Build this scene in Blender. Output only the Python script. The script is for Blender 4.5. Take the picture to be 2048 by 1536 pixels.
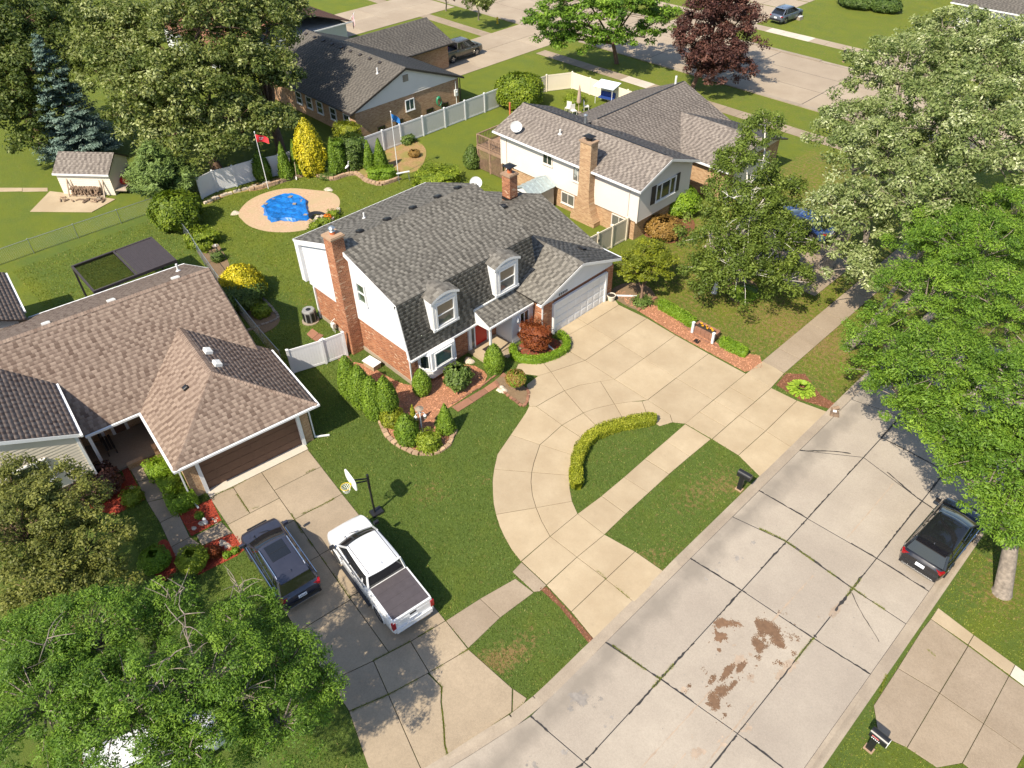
import bpy, bmesh, math, random
import numpy as np
from mathutils import Vector, Matrix

for o in list(bpy.data.objects):
    bpy.data.objects.remove(o)
SC = bpy.context.scene
COL = SC.collection
rnd = random.Random(7)
rng = np.random.default_rng(11)
PI = math.pi
R = math.radians

# ------------------------------------------------------------------ camera
CAM_H, CAM_F = 28.5, 1512.0                    # metres above the street, focal length in photo pixels
_p, _y, _r = R(41.32), R(-46.52), R(1.17)      # pitch down, heading, roll
_F = np.array([math.sin(_y) * math.cos(_p), math.cos(_y) * math.cos(_p), -math.sin(_p)])
_R0 = np.array([math.cos(_y), -math.sin(_y), 0.0])
_D0 = np.cross(_F, _R0)
_R = math.cos(_r) * _R0 + math.sin(_r) * _D0
_D = -math.sin(_r) * _R0 + math.cos(_r) * _D0
cam = bpy.data.cameras.new('camera')
cam.sensor_width = 36.0
cam.lens = CAM_F / 2048 * 36.0
cam.clip_start, cam.clip_end = 0.5, 3000.0
camo = bpy.data.objects.new('camera', cam)
COL.objects.link(camo)
camo.matrix_world = Matrix(((_R[0], -_D[0], -_F[0], 0), (_R[1], -_D[1], -_F[1], 0), (_R[2], -_D[2], -_F[2], CAM_H), (0, 0, 0, 1)))
SC.camera = camo

# ------------------------------------------------------------------ sky, sun, exposure
SUN_AZ, SUN_EL = R(97.5), R(48.5)              # the way shadows run, and the sun's height
W = bpy.data.worlds.new('World')
SC.world = W
W.use_nodes = True
nt = W.node_tree
nt.nodes.clear()
sky = nt.nodes.new('ShaderNodeTexSky')
sky.sky_type = 'NISHITA'
sky.sun_disc = False
sky.sun_elevation = SUN_EL
_to = (-math.cos(SUN_AZ), -math.sin(SUN_AZ))   # horizontal direction towards the sun
sky.sun_rotation = math.atan2(_to[0], _to[1])
bg = nt.nodes.new('ShaderNodeBackground')
bg.inputs['Strength'].default_value = 0.12
wo = nt.nodes.new('ShaderNodeOutputWorld')
nt.links.new(sky.outputs[0], bg.inputs['Color'])
nt.links.new(bg.outputs[0], wo.inputs['Surface'])
sl = bpy.data.lights.new('sun', 'SUN')
sl.energy = 4.6
sl.angle = R(0.53)
sl.color = (1.0, 0.905, 0.745)
so = bpy.data.objects.new('sun', sl)
COL.objects.link(so)
so.location = (0, 0, 60)
_L = Vector((math.cos(SUN_AZ) * math.cos(SUN_EL), math.sin(SUN_AZ) * math.cos(SUN_EL), -math.sin(SUN_EL)))
so.rotation_euler = _L.to_track_quat('-Z', 'Y').to_euler()
SC.view_settings.view_transform = 'Standard'
SC.view_settings.look = 'None'
SC.view_settings.exposure = 0.78
SC.view_settings.gamma = 1.0
SC.view_settings.use_curve_mapping = False


def at(x, y, z=0.0):
    """the point at height z that the photograph shows at pixel (x, y)"""
    d = _F + _R * (x - 1024) / CAM_F + _D * (y - 768) / CAM_F
    t = (z - CAM_H) / d[2]
    return np.array([d[0] * t, d[1] * t, z])


def crop(x0, y0, s):
    return lambda x, y: (x0 + x * s, y0 + y * s)


def mpp(x, y, z=0.0):
    """metres that one photo pixel spans at that point"""
    return float((at(x, y, z) - [0, 0, CAM_H]) @ _F) / CAM_F


# ------------------------------------------------------------------ materials
MATS = {}


def srgb(r, g, b):
    f = lambda c: ((c / 255 + 0.055) / 1.055) ** 2.4 if c > 10 else c / 255 / 12.92
    return (f(r), f(g), f(b))


class NT:
    def __init__(s, name):
        s.m = bpy.data.materials.new(name)
        s.m.use_nodes = True
        s.t = s.m.node_tree
        s.t.nodes.clear()
        s.out = s.n('ShaderNodeOutputMaterial')
        s.pos = None

    def n(s, kind, **kw):
        x = s.t.nodes.new(kind)
        for k, v in kw.items():
            setattr(x, k, v)
        return x

    def l(s, a, b):
        s.t.links.new(a, b)

    def setin(s, node, key, v):
        if hasattr(v, 'is_output') or isinstance(v, bpy.types.NodeSocket):
            s.l(v, node.inputs[key])
        else:
            node.inputs[key].default_value = v

    def P(s):
        if s.pos is None:
            s.pos = s.n('ShaderNodeNewGeometry').outputs['Position']
        return s.pos

    def noise(s, scale, detail=3, rough=0.55, vec=None):
        x = s.n('ShaderNodeTexNoise')
        x.inputs['Scale'].default_value = scale
        x.inputs['Detail'].default_value = detail
        x.inputs['Roughness'].default_value = rough
        s.l(vec if vec is not None else s.P(), x.inputs['Vector'])
        return x.outputs['Fac']

    def ramp(s, fac, stops):
        x = s.n('ShaderNodeValToRGB')
        e = x.color_ramp.elements
        while len(e) < len(stops):
            e.new(0.5)
        for i, (p, c) in enumerate(stops):
            e[i].position = p
            e[i].color = (*c, 1) if len(c) == 3 else c
        s.l(fac, x.inputs['Fac'])
        return x.outputs['Color']

    def maprange(s, v, a, b, c, d):
        x = s.n('ShaderNodeMapRange')
        s.l(v, x.inputs['Value'])
        for k, q in zip(('From Min', 'From Max', 'To Min', 'To Max'), (a, b, c, d)):
            x.inputs[k].default_value = q
        return x.outputs['Result']

    def mix(s, f, a, b, mode='MIX'):
        x = s.n('ShaderNodeMixRGB', blend_type=mode)
        s.setin(x, 'Fac', f)
        for k, v in (('Color1', a), ('Color2', b)):
            s.setin(x, k, (*v, 1) if isinstance(v, tuple) and len(v) == 3 else v)
        return x.outputs['Color']

    def math(s, op, a, b=0.5):
        x = s.n('ShaderNodeMath', operation=op)
        s.setin(x, 0, a)
        s.setin(x, 1, b)
        return x.outputs[0]

    def attr(s, name):
        return s.n('ShaderNodeAttribute', attribute_name=name).outputs['Fac']

    def rand(s):
        return s.n('ShaderNodeObjectInfo').outputs['Random']

    def bump(s, h, strength=0.3, dist=0.02):
        x = s.n('ShaderNodeBump')
        x.inputs['Strength'].default_value = strength
        x.inputs['Distance'].default_value = dist
        s.l(h, x.inputs['Height'])
        return x.outputs['Normal']

    def bsdf(s, color, rough=0.7, normal=None, metal=0.0, spec=0.5, coat=0.0, **kw):
        b = s.n('ShaderNodeBsdfPrincipled')
        s.setin(b, 'Base Color', (*color, 1) if isinstance(color, tuple) and len(color) == 3 else color)
        s.setin(b, 'Roughness', rough)
        b.inputs['Metallic'].default_value = metal
        b.inputs['Specular IOR Level'].default_value = spec
        b.inputs['Coat Weight'].default_value = coat
        b.inputs['Coat Roughness'].default_value = 0.03
        for k, v in kw.items():
            b.inputs[k].default_value = v
        if normal is not None:
            s.l(normal, b.inputs['Normal'])
        return b.outputs[0]

    def done(s, sh):
        s.l(sh, s.out.inputs['Surface'])
        MATS[s.m.name] = s.m
        return s.m


def plain(name, col, rough=0.6, var=0.12, scale=3.0, bump=0.0, metal=0.0, spec=0.5, coat=0.0, tone=0.0, objvar=0.0):
    """paint, plastic, wood, metal: colour with uneven wear and a little grain"""
    t = NT(name)
    n = t.noise(scale, 4)
    c = t.mix(t.maprange(n, 0.3, 0.7, 0, 1), tuple(v * (1 - var) for v in col), tuple(min(1, v * (1 + var)) for v in col))
    if tone:
        c = t.mix(1.0, c, t.ramp(t.attr('tone'), [(0, (1 - tone,) * 3), (1, (1 + tone,) * 3)]), 'MULTIPLY')
    if objvar:
        c = t.mix(1.0, c, t.ramp(t.rand(), [(0, (1 - objvar,) * 3), (1, (1 + objvar,) * 3)]), 'MULTIPLY')
    nm = t.bump(t.noise(scale * 14, 3), bump, 0.01) if bump else None
    return t.done(t.bsdf(c, rough, nm, metal, spec, coat))


def concrete(name, col, stain, speck=0.10, scale=0.5, rough=0.85, objvar=0.06, grime=None):
    col, stain = (col[0] * 0.75, col[1] * 0.715, col[2] * 0.68), (stain[0] * 0.74, stain[1] * 0.70, stain[2] * 0.67)
    t = NT(name)
    big = t.noise(scale, 5, 0.6)
    mid = t.noise(scale * 7, 4, 0.65)
    fine = t.noise(38, 2, 0.7)
    c = t.mix(t.maprange(big, 0.38, 0.68, 0, 1), stain, col)
    c = t.mix(t.maprange(mid, 0.35, 0.75, 0, 0.40), c, tuple(v * 0.80 for v in col))
    c = t.mix(t.maprange(t.noise(1.7, 6, 0.7), 0.60, 0.74, 0, 0.35), c, tuple(v * 0.55 for v in col))
    c = t.mix(t.maprange(fine, 0.30, 0.70, -speck * 4, speck * 4), c, tuple(min(1, v * 1.25) for v in col))
    c = t.mix(t.maprange(t.noise(13, 3, 0.75), 0.42, 0.66, 0, min(0.6, speck * 2.2)), c, tuple(v * 0.62 for v in stain))
    c = t.mix(1.0, c, t.ramp(t.rand(), [(0, (1 - objvar,) * 3), (1, (1 + objvar, 1 + objvar, 1 + objvar * 0.7))]), 'MULTIPLY')
    if grime:                                   # dirt that rain leaves along the gutters
        sx = t.n('ShaderNodeSeparateXYZ')
        t.l(t.P(), sx.inputs[0])
        wv = t.math('ADD', t.math('ABSOLUTE', t.math('SUBTRACT', sx.outputs['X'], grime)), t.maprange(t.noise(0.8, 4), 0.3, 0.7, -0.35, 0.35))
        c = t.mix(t.maprange(wv, 0.0, 0.75, 0.75, 0.0), c, tuple(v * 0.52 for v in col))
    vor = t.n('ShaderNodeTexVoronoi')
    vor.inputs['Scale'].default_value = 26
    t.l(t.P(), vor.inputs['Vector'])
    c = t.mix(t.maprange(vor.outputs['Distance'], 0.05, 0.16, speck * 2.2, 0), c, tuple(v * 0.35 for v in col))
    nm = t.bump(t.math('ADD', fine, mid), 0.22, 0.012)
    return t.done(t.bsdf(c, rough, nm, spec=0.25))


concrete('drive_concrete', (0.56, 0.47, 0.335), (0.46, 0.375, 0.255), 0.05)
concrete('drive_concrete_old', (0.48, 0.40, 0.30), (0.365, 0.305, 0.225), 0.13)
concrete('walk_concrete_old', (0.43, 0.36, 0.28), (0.335, 0.275, 0.205), 0.13)
concrete('street_concrete', (0.50, 0.455, 0.395), (0.405, 0.365, 0.315), 0.10, 0.30, grime=-8.85)
concrete('curb_concrete', (0.47, 0.41, 0.335), (0.36, 0.31, 0.25), 0.10, 0.8)
concrete('far_concrete', (0.50, 0.43, 0.34), (0.41, 0.345, 0.265), 0.08, 0.3)
concrete('new_concrete', (0.72, 0.67, 0.60), (0.64, 0.59, 0.52), 0.03)
concrete('paver_red', (0.40, 0.205, 0.14), (0.31, 0.17, 0.115), 0.10, 2.0, objvar=0.16)
concrete('block_tan', (0.58, 0.42, 0.30), (0.44, 0.31, 0.215), 0.10, 2.0, objvar=0.18)
concrete('stone_grey', (0.40, 0.35, 0.29), (0.27, 0.23, 0.19), 0.10, 2.0, objvar=0.2)


def soil(name, a, b, c, scale=18, bump=0.8):
    t = NT(name)
    n = t.noise(scale, 4, 0.7)
    m = t.noise(scale * 0.12, 3)
    col = t.mix(t.maprange(m, 0.42, 0.62, 0, 1), t.ramp(n, [(0.3, a), (0.7, b)]), c)
    return t.done(t.bsdf(col, 0.95, t.bump(n, bump, 0.04), spec=0.1))


soil('joint_soil', (0.035, 0.026, 0.016), (0.075, 0.055, 0.035), (0.055, 0.06, 0.02))
soil('mulch_orange', (0.22, 0.10, 0.055), (0.42, 0.215, 0.125), (0.32, 0.155, 0.085), 16)
soil('mulch_brown', (0.105, 0.045, 0.025), (0.24, 0.11, 0.06), (0.16, 0.075, 0.04), 22)
soil('mulch_red', (0.19, 0.03, 0.016), (0.36, 0.065, 0.035), (0.27, 0.045, 0.025), 22)
soil('bed_soil', (0.13, 0.085, 0.05), (0.26, 0.18, 0.11), (0.20, 0.14, 0.085), 12)
soil('sand', (0.34, 0.225, 0.135), (0.52, 0.37, 0.25), (0.40, 0.30, 0.18), 7, 0.5)
soil('dry_bank', (0.20, 0.12, 0.055), (0.38, 0.25, 0.12), (0.22, 0.19, 0.06), 7, 0.6)


def grass_mat():
    t = NT('grass')
    fine = t.noise(34, 3, 0.75)
    mid = t.noise(4.5, 4, 0.6)
    big = t.noise(0.55, 4, 0.6)
    dry = t.attr('dry')
    warm = t.attr('warm')
    g = t.ramp(fine, [(0.25, (0.052, 0.080, 0.016)), (0.55, (0.096, 0.140, 0.029)), (0.8, (0.16, 0.205, 0.050))])
    w = t.ramp(fine, [(0.25, (0.085, 0.105, 0.010)), (0.55, (0.155, 0.180, 0.020)), (0.8, (0.23, 0.235, 0.04))])
    c = t.mix(t.math('ADD', warm, t.maprange(big, 0.3, 0.7, -0.30, 0.30)), g, w)
    d = t.ramp(fine, [(0.25, (0.13, 0.088, 0.030)), (0.6, (0.27, 0.185, 0.080)), (0.85, (0.42, 0.31, 0.155))])
    f = t.math('ADD', t.maprange(mid, 0.36, 0.70, -0.45, 0.45), dry)
    f = t.math('ADD', f, t.maprange(t.noise(14, 4, 0.7), 0.3, 0.7, -0.28, 0.28))
    c = t.mix(t.maprange(f, 0.35, 0.85, 0, 1), c, d)
    nm = t.bump(t.math('ADD', fine, t.math('MULTIPLY', mid, 0.6)), 0.9, 0.06)
    return t.done(t.bsdf(c, 0.9, nm, spec=0.12))


grass_mat()


def shingle(name, stops, var=0.12):
    t = NT(name)
    c = t.ramp(t.attr('tone'), stops)
    c = t.mix(t.maprange(t.noise(0.7, 3), 0.35, 0.7, 0.0, 0.16), c, tuple(v * 0.72 for v in stops[1][1]))
    g = t.noise(70, 2, 0.8)
    c = t.mix(t.maprange(g, 0.3, 0.7, -var, var * 2), c, tuple(min(1, v * 1.5) for v in stops[-1][1]))
    return t.done(t.bsdf(c, 0.93, t.bump(g, 0.35, 0.006), spec=0.18))


shingle('shingle_grey', [(0.0, (0.058, 0.053, 0.046)), (0.45, (0.112, 0.103, 0.090)), (1.0, (0.205, 0.190, 0.165))])
shingle('shingle_brown', [(0.0, (0.100, 0.066, 0.051)), (0.45, (0.195, 0.143, 0.113)), (1.0, (0.265, 0.202, 0.160))])
shingle('shingle_taupe', [(0.0, (0.085, 0.072, 0.064)), (0.45, (0.145, 0.124, 0.110)), (1.0, (0.235, 0.204, 0.178))])
shingle('shingle_dark', [(0.0, (0.055, 0.050, 0.046)), (0.45, (0.085, 0.078, 0.070)), (1.0, (0.130, 0.118, 0.104))])
shingle('shingle_rust', [(0.0, (0.13, 0.055, 0.035)), (0.5, (0.19, 0.085, 0.055)), (1.0, (0.25, 0.13, 0.085))])


def brick(name, a, b, c, mortar, scale=1.0, spot=None, wall='x'):
    """running bond laid on the wall's own plane (wall = the world axis that the wall runs along)"""
    t = NT(name)
    sep = t.n('ShaderNodeSeparateXYZ')
    t.l(t.P(), sep.inputs[0])
    com = t.n('ShaderNodeCombineXYZ')
    if wall == 'xy':
        t.l(t.math('ADD', sep.outputs['X'], sep.outputs['Y']), com.inputs['X'])
    else:
        t.l(sep.outputs['X' if wall == 'x' else 'Y'], com.inputs['X'])
    t.l(sep.outputs['Z'], com.inputs['Y'])
    x = t.n('ShaderNodeTexBrick')
    t.l(com.outputs[0], x.inputs['Vector'])
    for k, v in (('Scale', 1.0), ('Mortar Size', 0.011), ('Brick Width', 0.235 * scale), ('Row Height', 0.085 * scale), ('Bias', 0.0), ('Mortar Smooth', 0.2)):
        x.inputs[k].default_value = v
    x.inputs['Color1'].default_value = (0, 0, 0, 1)
    x.inputs['Color2'].default_value = (1, 1, 1, 1)
    x.inputs['Mortar'].default_value = (0.5, 0.5, 0.5, 1)
    col = t.ramp(x.outputs['Color'], [(0.0, a), (0.5, b), (0.93, c), (1.0, spot or c)])
    col = t.mix(t.maprange(t.noise(6, 3), 0.35, 0.7, 0, 0.35), col, a)
    col = t.mix(x.outputs['Fac'], col, mortar)
    inv = t.math('SUBTRACT', 1.0, x.outputs['Fac'])
    return t.done(t.bsdf(col, 0.9, t.bump(inv, 0.6, 0.012), spec=0.2))


for ax in ('x', 'y', 'xy'):
    brick('brick_orange_' + ax, (0.20, 0.060, 0.026), (0.36, 0.120, 0.052), (0.44, 0.18, 0.085), (0.40, 0.27, 0.18), 1.0, (0.62, 0.45, 0.31), ax)
    brick('brick_tan_' + ax, (0.30, 0.165, 0.085), (0.42, 0.25, 0.135), (0.50, 0.33, 0.19), (0.46, 0.35, 0.23), 1.0, None, ax)
    brick('brick_brown_' + ax, (0.30, 0.155, 0.085), (0.42, 0.235, 0.13), (0.48, 0.30, 0.18), (0.38, 0.28, 0.19), 1.0, None, ax)

plain('white_paint', (0.70, 0.70, 0.70), 0.45, 0.03, 1.2)
plain('white_siding', (0.64, 0.65, 0.67), 0.5, 0.03, 0.8)
plain('cream_siding', (0.66, 0.60, 0.54), 0.5, 0.03, 0.8)
plain('beige_siding', (0.68, 0.60, 0.50), 0.5, 0.04, 0.8)
plain('grey_siding', (0.55, 0.56, 0.57), 0.5, 0.04, 0.8)
plain('white_vinyl', (0.66, 0.66, 0.67), 0.35, 0.03, 0.9)
plain('grey_vinyl', (0.58, 0.56, 0.53), 0.4, 0.03, 0.9)
plain('cream_vinyl', (0.70, 0.62, 0.49), 0.4, 0.03, 0.9)
plain('tan_vinyl', (0.47, 0.42, 0.335), 0.45, 0.04, 0.9)
plain('garage_brown', (0.115, 0.058, 0.037), 0.55, 0.10, 2.0, 0.15)
plain('red_paint', (0.50, 0.012, 0.012), 0.35, 0.06)
plain('black_plastic', (0.016, 0.016, 0.018), 0.35, 0.15, 5)
plain('black_metal', (0.014, 0.014, 0.015), 0.4, 0.15, 5)
plain('dark_trim', (0.035, 0.028, 0.025), 0.5, 0.2)
plain('shutter_dark', (0.030, 0.024, 0.030), 0.5, 0.1)
plain('galvanised', (0.42, 0.45, 0.47), 0.38, 0.12, 6, 0.1, metal=0.75)
plain('pale_metal', (0.62, 0.62, 0.60), 0.45, 0.08)
plain('dish_grey', (0.56, 0.57, 0.57), 0.5, 0.06)
plain('shed_roof_metal', (0.36, 0.42, 0.43), 0.4, 0.18, 5, 0.1, metal=0.3)
plain('shed_wall', (0.44, 0.385, 0.33), 0.55, 0.05)
plain('chrome', (0.75, 0.76, 0.78), 0.12, 0.03, metal=1.0)
plain('wood_deck', (0.25, 0.16, 0.105), 0.8, 0.28, 5, 0.4, objvar=0.12)
plain('wood_weathered', (0.36, 0.29, 0.22), 0.85, 0.25, 5, 0.4, objvar=0.15)
plain('wood_pale', (0.45, 0.35, 0.24), 0.85, 0.2, 5, 0.3, objvar=0.15)
plain('log_bark', (0.22, 0.15, 0.10), 0.9, 0.35, 8, 0.6, objvar=0.35)
plain('bark_grey', (0.23, 0.19, 0.155), 0.92, 0.35, 6, 0.9)
plain('bark_brown', (0.14, 0.085, 0.055), 0.92, 0.35, 6, 0.9)
plain('bark_white', (0.62, 0.58, 0.53), 0.8, 0.20, 7, 0.4)
plain('stem_green', (0.09, 0.13, 0.03), 0.8, 0.2)
plain('tarp_blue', (0.010, 0.130, 0.42), 0.35, 0.35, 3.5, 0.4)
plain('flag_red', (0.55, 0.02, 0.03), 0.7, 0.1)
plain('flag_blue', (0.01, 0.14, 0.42), 0.7, 0.1)
plain('flag_white', (0.75, 0.75, 0.76), 0.7, 0.05)
plain('flag_stripe', (0.45, 0.04, 0.06), 0.7, 0.05)
plain('flag_navy', (0.02, 0.03, 0.10), 0.7, 0.05)
plain('terracotta', (0.45, 0.13, 0.05), 0.75, 0.15)
plain('hose_green', (0.02, 0.24, 0.12), 0.4, 0.1)
plain('pot_cream', (0.64, 0.58, 0.48), 0.5, 0.06)
plain('pot_soil', (0.03, 0.022, 0.016), 0.95, 0.3, 20)
plain('cover_grey', (0.06, 0.05, 0.055), 0.65, 0.10, 4)
plain('awning_dark', (0.045, 0.036, 0.038), 0.6, 0.12, 4)
plain('umbrella_tan', (0.36, 0.27, 0.21), 0.85, 0.1)
plain('canopy_pale', (0.62, 0.68, 0.76), 0.6, 0.05)
plain('blue_plastic', (0.02, 0.05, 0.22), 0.45, 0.1)
plain('hivis', (0.62, 0.85, 0.0), 0.5, 0.1)
plain('lens_red', (0.26, 0.008, 0.012), 0.15, 0.05)
plain('lens_clear', (0.62, 0.64, 0.66), 0.1, 0.05)
plain('plate_white', (0.72, 0.74, 0.78), 0.4, 0.05)
plain('plate_ink', (0.03, 0.04, 0.12), 0.5, 0.05)
plain('label_red', (0.55, 0.03, 0.04), 0.4, 0.05)
plain('rubber', (0.022, 0.022, 0.023), 0.85, 0.2, 8)
plain('rim_alloy', (0.42, 0.43, 0.45), 0.28, 0.05, metal=0.9)
plain('rim_dark', (0.05, 0.05, 0.055), 0.35, 0.1, metal=0.7)
plain('hoop_yellow', (0.62, 0.42, 0.02), 0.45, 0.1)
plain('net_white', (0.75, 0.74, 0.70), 0.8, 0.05)
plain('ac_grey', (0.24, 0.24, 0.23), 0.5, 0.1)
plain('tar', (0.028, 0.026, 0.025), 0.75, 0.4, 9)
plain('stain_brown', (0.155, 0.088, 0.048), 0.75, 0.22, 5, objvar=0.18)
plain('stain_pale', (0.33, 0.255, 0.19), 0.85, 0.15, 5, objvar=0.15)
plain('stain_grey', (0.24, 0.215, 0.19), 0.85, 0.18, 6, objvar=0.12)
plain('flower_yellow', (0.75, 0.38, 0.01), 0.7, 0.1, tone=0.2)
plain('flower_orange', (0.80, 0.20, 0.01), 0.7, 0.1, tone=0.2)
plain('rock_pale', (0.45, 0.38, 0.30), 0.9, 0.3, 6, 0.6, objvar=0.2)
plain('chip_red', (0.30, 0.05, 0.028), 0.9, 0.2, 9, tone=0.45)
plain('chip_orange', (0.47, 0.22, 0.125), 0.9, 0.2, 9, tone=0.45)
plain('chip_brown', (0.215, 0.095, 0.055), 0.9, 0.2, 9, tone=0.5)
plain('blind_tan', (0.26, 0.20, 0.135), 0.6, 0.05)
plain('car_interior', (0.03, 0.03, 0.032), 0.8, 0.1)
plain('bed_junk', (0.12, 0.02, 0.14), 0.6, 0.5, 3)


def paint(name, col, rough=0.22, metal=0.0, coat=0.8):
    t = NT(name)
    n = t.noise(2.0, 3)
    c = t.mix(t.maprange(n, 0.3, 0.7, 0, 1), tuple(v * 0.95 for v in col), tuple(min(1, v * 1.05) for v in col))
    return t.done(t.bsdf(c, t.maprange(n, 0.3, 0.7, rough * 0.9, rough * 1.3), None, metal, 0.5, coat))


paint('paint_white', (0.62, 0.625, 0.64), 0.3)
paint('paint_navy', (0.045, 0.047, 0.068), 0.30, 0.4)
paint('paint_black', (0.010, 0.010, 0.014), 0.22, 0.2)
paint('paint_olive', (0.115, 0.105, 0.085), 0.28, 0.5)
paint('paint_bluegrey', (0.135, 0.16, 0.21), 0.28, 0.5)
paint('paint_blue', (0.03, 0.07, 0.22), 0.25, 0.4)


def glass(name, col, rough=0.05):
    t = NT(name)
    n = t.noise(0.9, 2)
    c = t.mix(n, tuple(v * 0.6 for v in col), tuple(v * 1.4 for v in col))
    return t.done(t.bsdf(c, rough, None, 0.0, 0.6, 0.5))


glass('car_glass', (0.012, 0.013, 0.015))
glass('window_glass', (0.022, 0.030, 0.030))
glass('window_green', (0.045, 0.085, 0.050))
glass('window_teal', (0.055, 0.095, 0.090))
glass('window_grey', (0.11, 0.11, 0.10))
glass('tonneau', (0.040, 0.030, 0.030), 0.45)
glass('skylight_glass', (0.10, 0.14, 0.20))


def leafmat(name, stops, trans=0.30, rough=0.55, spec=0.30):
    stops = [(p, (c[0] * 1.18, c[1] * 1.20, c[2] * 1.10)) for p, c in stops]
    t = NT(name)
    c = t.ramp(t.attr('tone'), stops)
    c = t.mix(1.0, c, t.ramp(t.noise(0.6, 2), [(0.3, (0.86, 0.88, 0.86)), (0.7, (1.14, 1.1, 1.05))]), 'MULTIPLY')
    a = t.bsdf(c, rough, None, spec=spec)
    tr = t.n('ShaderNodeBsdfTranslucent')
    t.l(t.mix(1.0, c, (1.05, 1.15, 0.45), 'MULTIPLY'), tr.inputs['Color'])
    m = t.n('ShaderNodeMixShader')
    m.inputs[0].default_value = trans
    t.l(a, m.inputs[1])
    t.l(tr.outputs[0], m.inputs[2])
    return t.done(m.outputs[0])


leafmat('leaf_locust', [(0.0, (0.040, 0.085, 0.010)), (0.5, (0.095, 0.175, 0.018)), (1.0, (0.19, 0.29, 0.035))])
leafmat('leaf_olive', [(0.0, (0.055, 0.068, 0.014)), (0.5, (0.115, 0.125, 0.026)), (1.0, (0.21, 0.215, 0.055))])
leafmat('leaf_silver', [(0.0, (0.060, 0.095, 0.024)), (0.5, (0.165, 0.205, 0.070)), (0.8, (0.30, 0.33, 0.17)), (1.0, (0.52, 0.54, 0.38))])
leafmat('leaf_maple', [(0.0, (0.035, 0.058, 0.012)), (0.5, (0.090, 0.118, 0.026)), (0.8, (0.17, 0.19, 0.055)), (1.0, (0.36, 0.38, 0.19))])
leafmat('leaf_birch', [(0.0, (0.050, 0.075, 0.012)), (0.5, (0.100, 0.142, 0.022)), (1.0, (0.19, 0.235, 0.050))])
leafmat('leaf_purple', [(0.0, (0.026, 0.010, 0.009)), (0.5, (0.060, 0.023, 0.019)), (1.0, (0.135, 0.062, 0.050))], 0.15)
leafmat('leaf_red', [(0.0, (0.060, 0.013, 0.005)), (0.5, (0.16, 0.040, 0.012)), (1.0, (0.27, 0.085, 0.028))], 0.25)
leafmat('leaf_spruce', [(0.0, (0.030, 0.058, 0.048)), (0.5, (0.075, 0.118, 0.105)), (1.0, (0.17, 0.235, 0.215))], 0.05)
leafmat('leaf_pine', [(0.0, (0.055, 0.092, 0.020)), (0.5, (0.120, 0.175, 0.042)), (1.0, (0.16, 0.22, 0.075))], 0.12)
leafmat('leaf_arbor', [(0.0, (0.042, 0.080, 0.006)), (0.5, (0.098, 0.162, 0.012)), (1.0, (0.19, 0.27, 0.030))], 0.15)
leafmat('leaf_box', [(0.0, (0.055, 0.105, 0.006)), (0.5, (0.130, 0.215, 0.012)), (1.0, (0.24, 0.34, 0.035))], 0.2)
leafmat('leaf_dark', [(0.0, (0.030, 0.055, 0.010)), (0.5, (0.070, 0.110, 0.020)), (1.0, (0.15, 0.20, 0.050))], 0.15)
leafmat('leaf_gold', [(0.0, (0.15, 0.15, 0.008)), (0.5, (0.38, 0.33, 0.012)), (1.0, (0.62, 0.50, 0.035))], 0.2)
leafmat('leaf_lime', [(0.0, (0.070, 0.110, 0.008)), (0.5, (0.165, 0.215, 0.015)), (1.0, (0.31, 0.36, 0.05))], 0.25)
leafmat('leaf_hedge', [(0.0, (0.085, 0.105, 0.007)), (0.5, (0.185, 0.205, 0.013)), (1.0, (0.32, 0.32, 0.035))], 0.2)
leafmat('leaf_hosta', [(0.0, (0.090, 0.16, 0.016)), (0.5, (0.20, 0.30, 0.030)), (1.0, (0.36, 0.45, 0.07))], 0.25)
leafmat('leaf_rust', [(0.0, (0.105, 0.060, 0.016)), (0.5, (0.20, 0.115, 0.030)), (1.0, (0.30, 0.19, 0.06))], 0.15)
leafmat('grass_blade', [(0.0, (0.058, 0.092, 0.016)), (0.5, (0.108, 0.160, 0.030)), (0.85, (0.185, 0.235, 0.055)), (1.0, (0.36, 0.29, 0.12))], 0.35)
leafmat('grass_blade_warm', [(0.0, (0.085, 0.110, 0.011)), (0.5, (0.150, 0.185, 0.023)), (0.85, (0.24, 0.255, 0.048)), (1.0, (0.40, 0.30, 0.12))], 0.35)
# ------------------------------------------------------------------ building helpers
FRAME = {}                      # object name -> (location, rz) of the thing it belongs to


def tag(o, label=None, cat=None, group=None, kind=None):
    for k, v in (('label', label), ('category', cat), ('group', group), ('kind', kind)):
        if v:
            o[k] = v
    return o


def thing(name, label, cat, loc=(0, 0, 0), rz=0.0, group=None):
    o = bpy.data.objects.new(name, None)
    o.empty_display_size = 0.3
    COL.objects.link(o)
    o.location = [float(v) for v in loc]
    o.rotation_euler = (0, 0, rz)
    FRAME[o.name] = (np.array([float(v) for v in loc]), rz)
    return tag(o, label, cat, group)


def to_local(v, parent):
    loc, rz = FRAME.get(parent.name, (np.zeros(3), 0.0))
    v = np.asarray(v, float) - loc
    c, s = math.cos(-rz), math.sin(-rz)
    return np.stack([v[:, 0] * c - v[:, 1] * s, v[:, 0] * s + v[:, 1] * c, v[:, 2]], 1)


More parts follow.
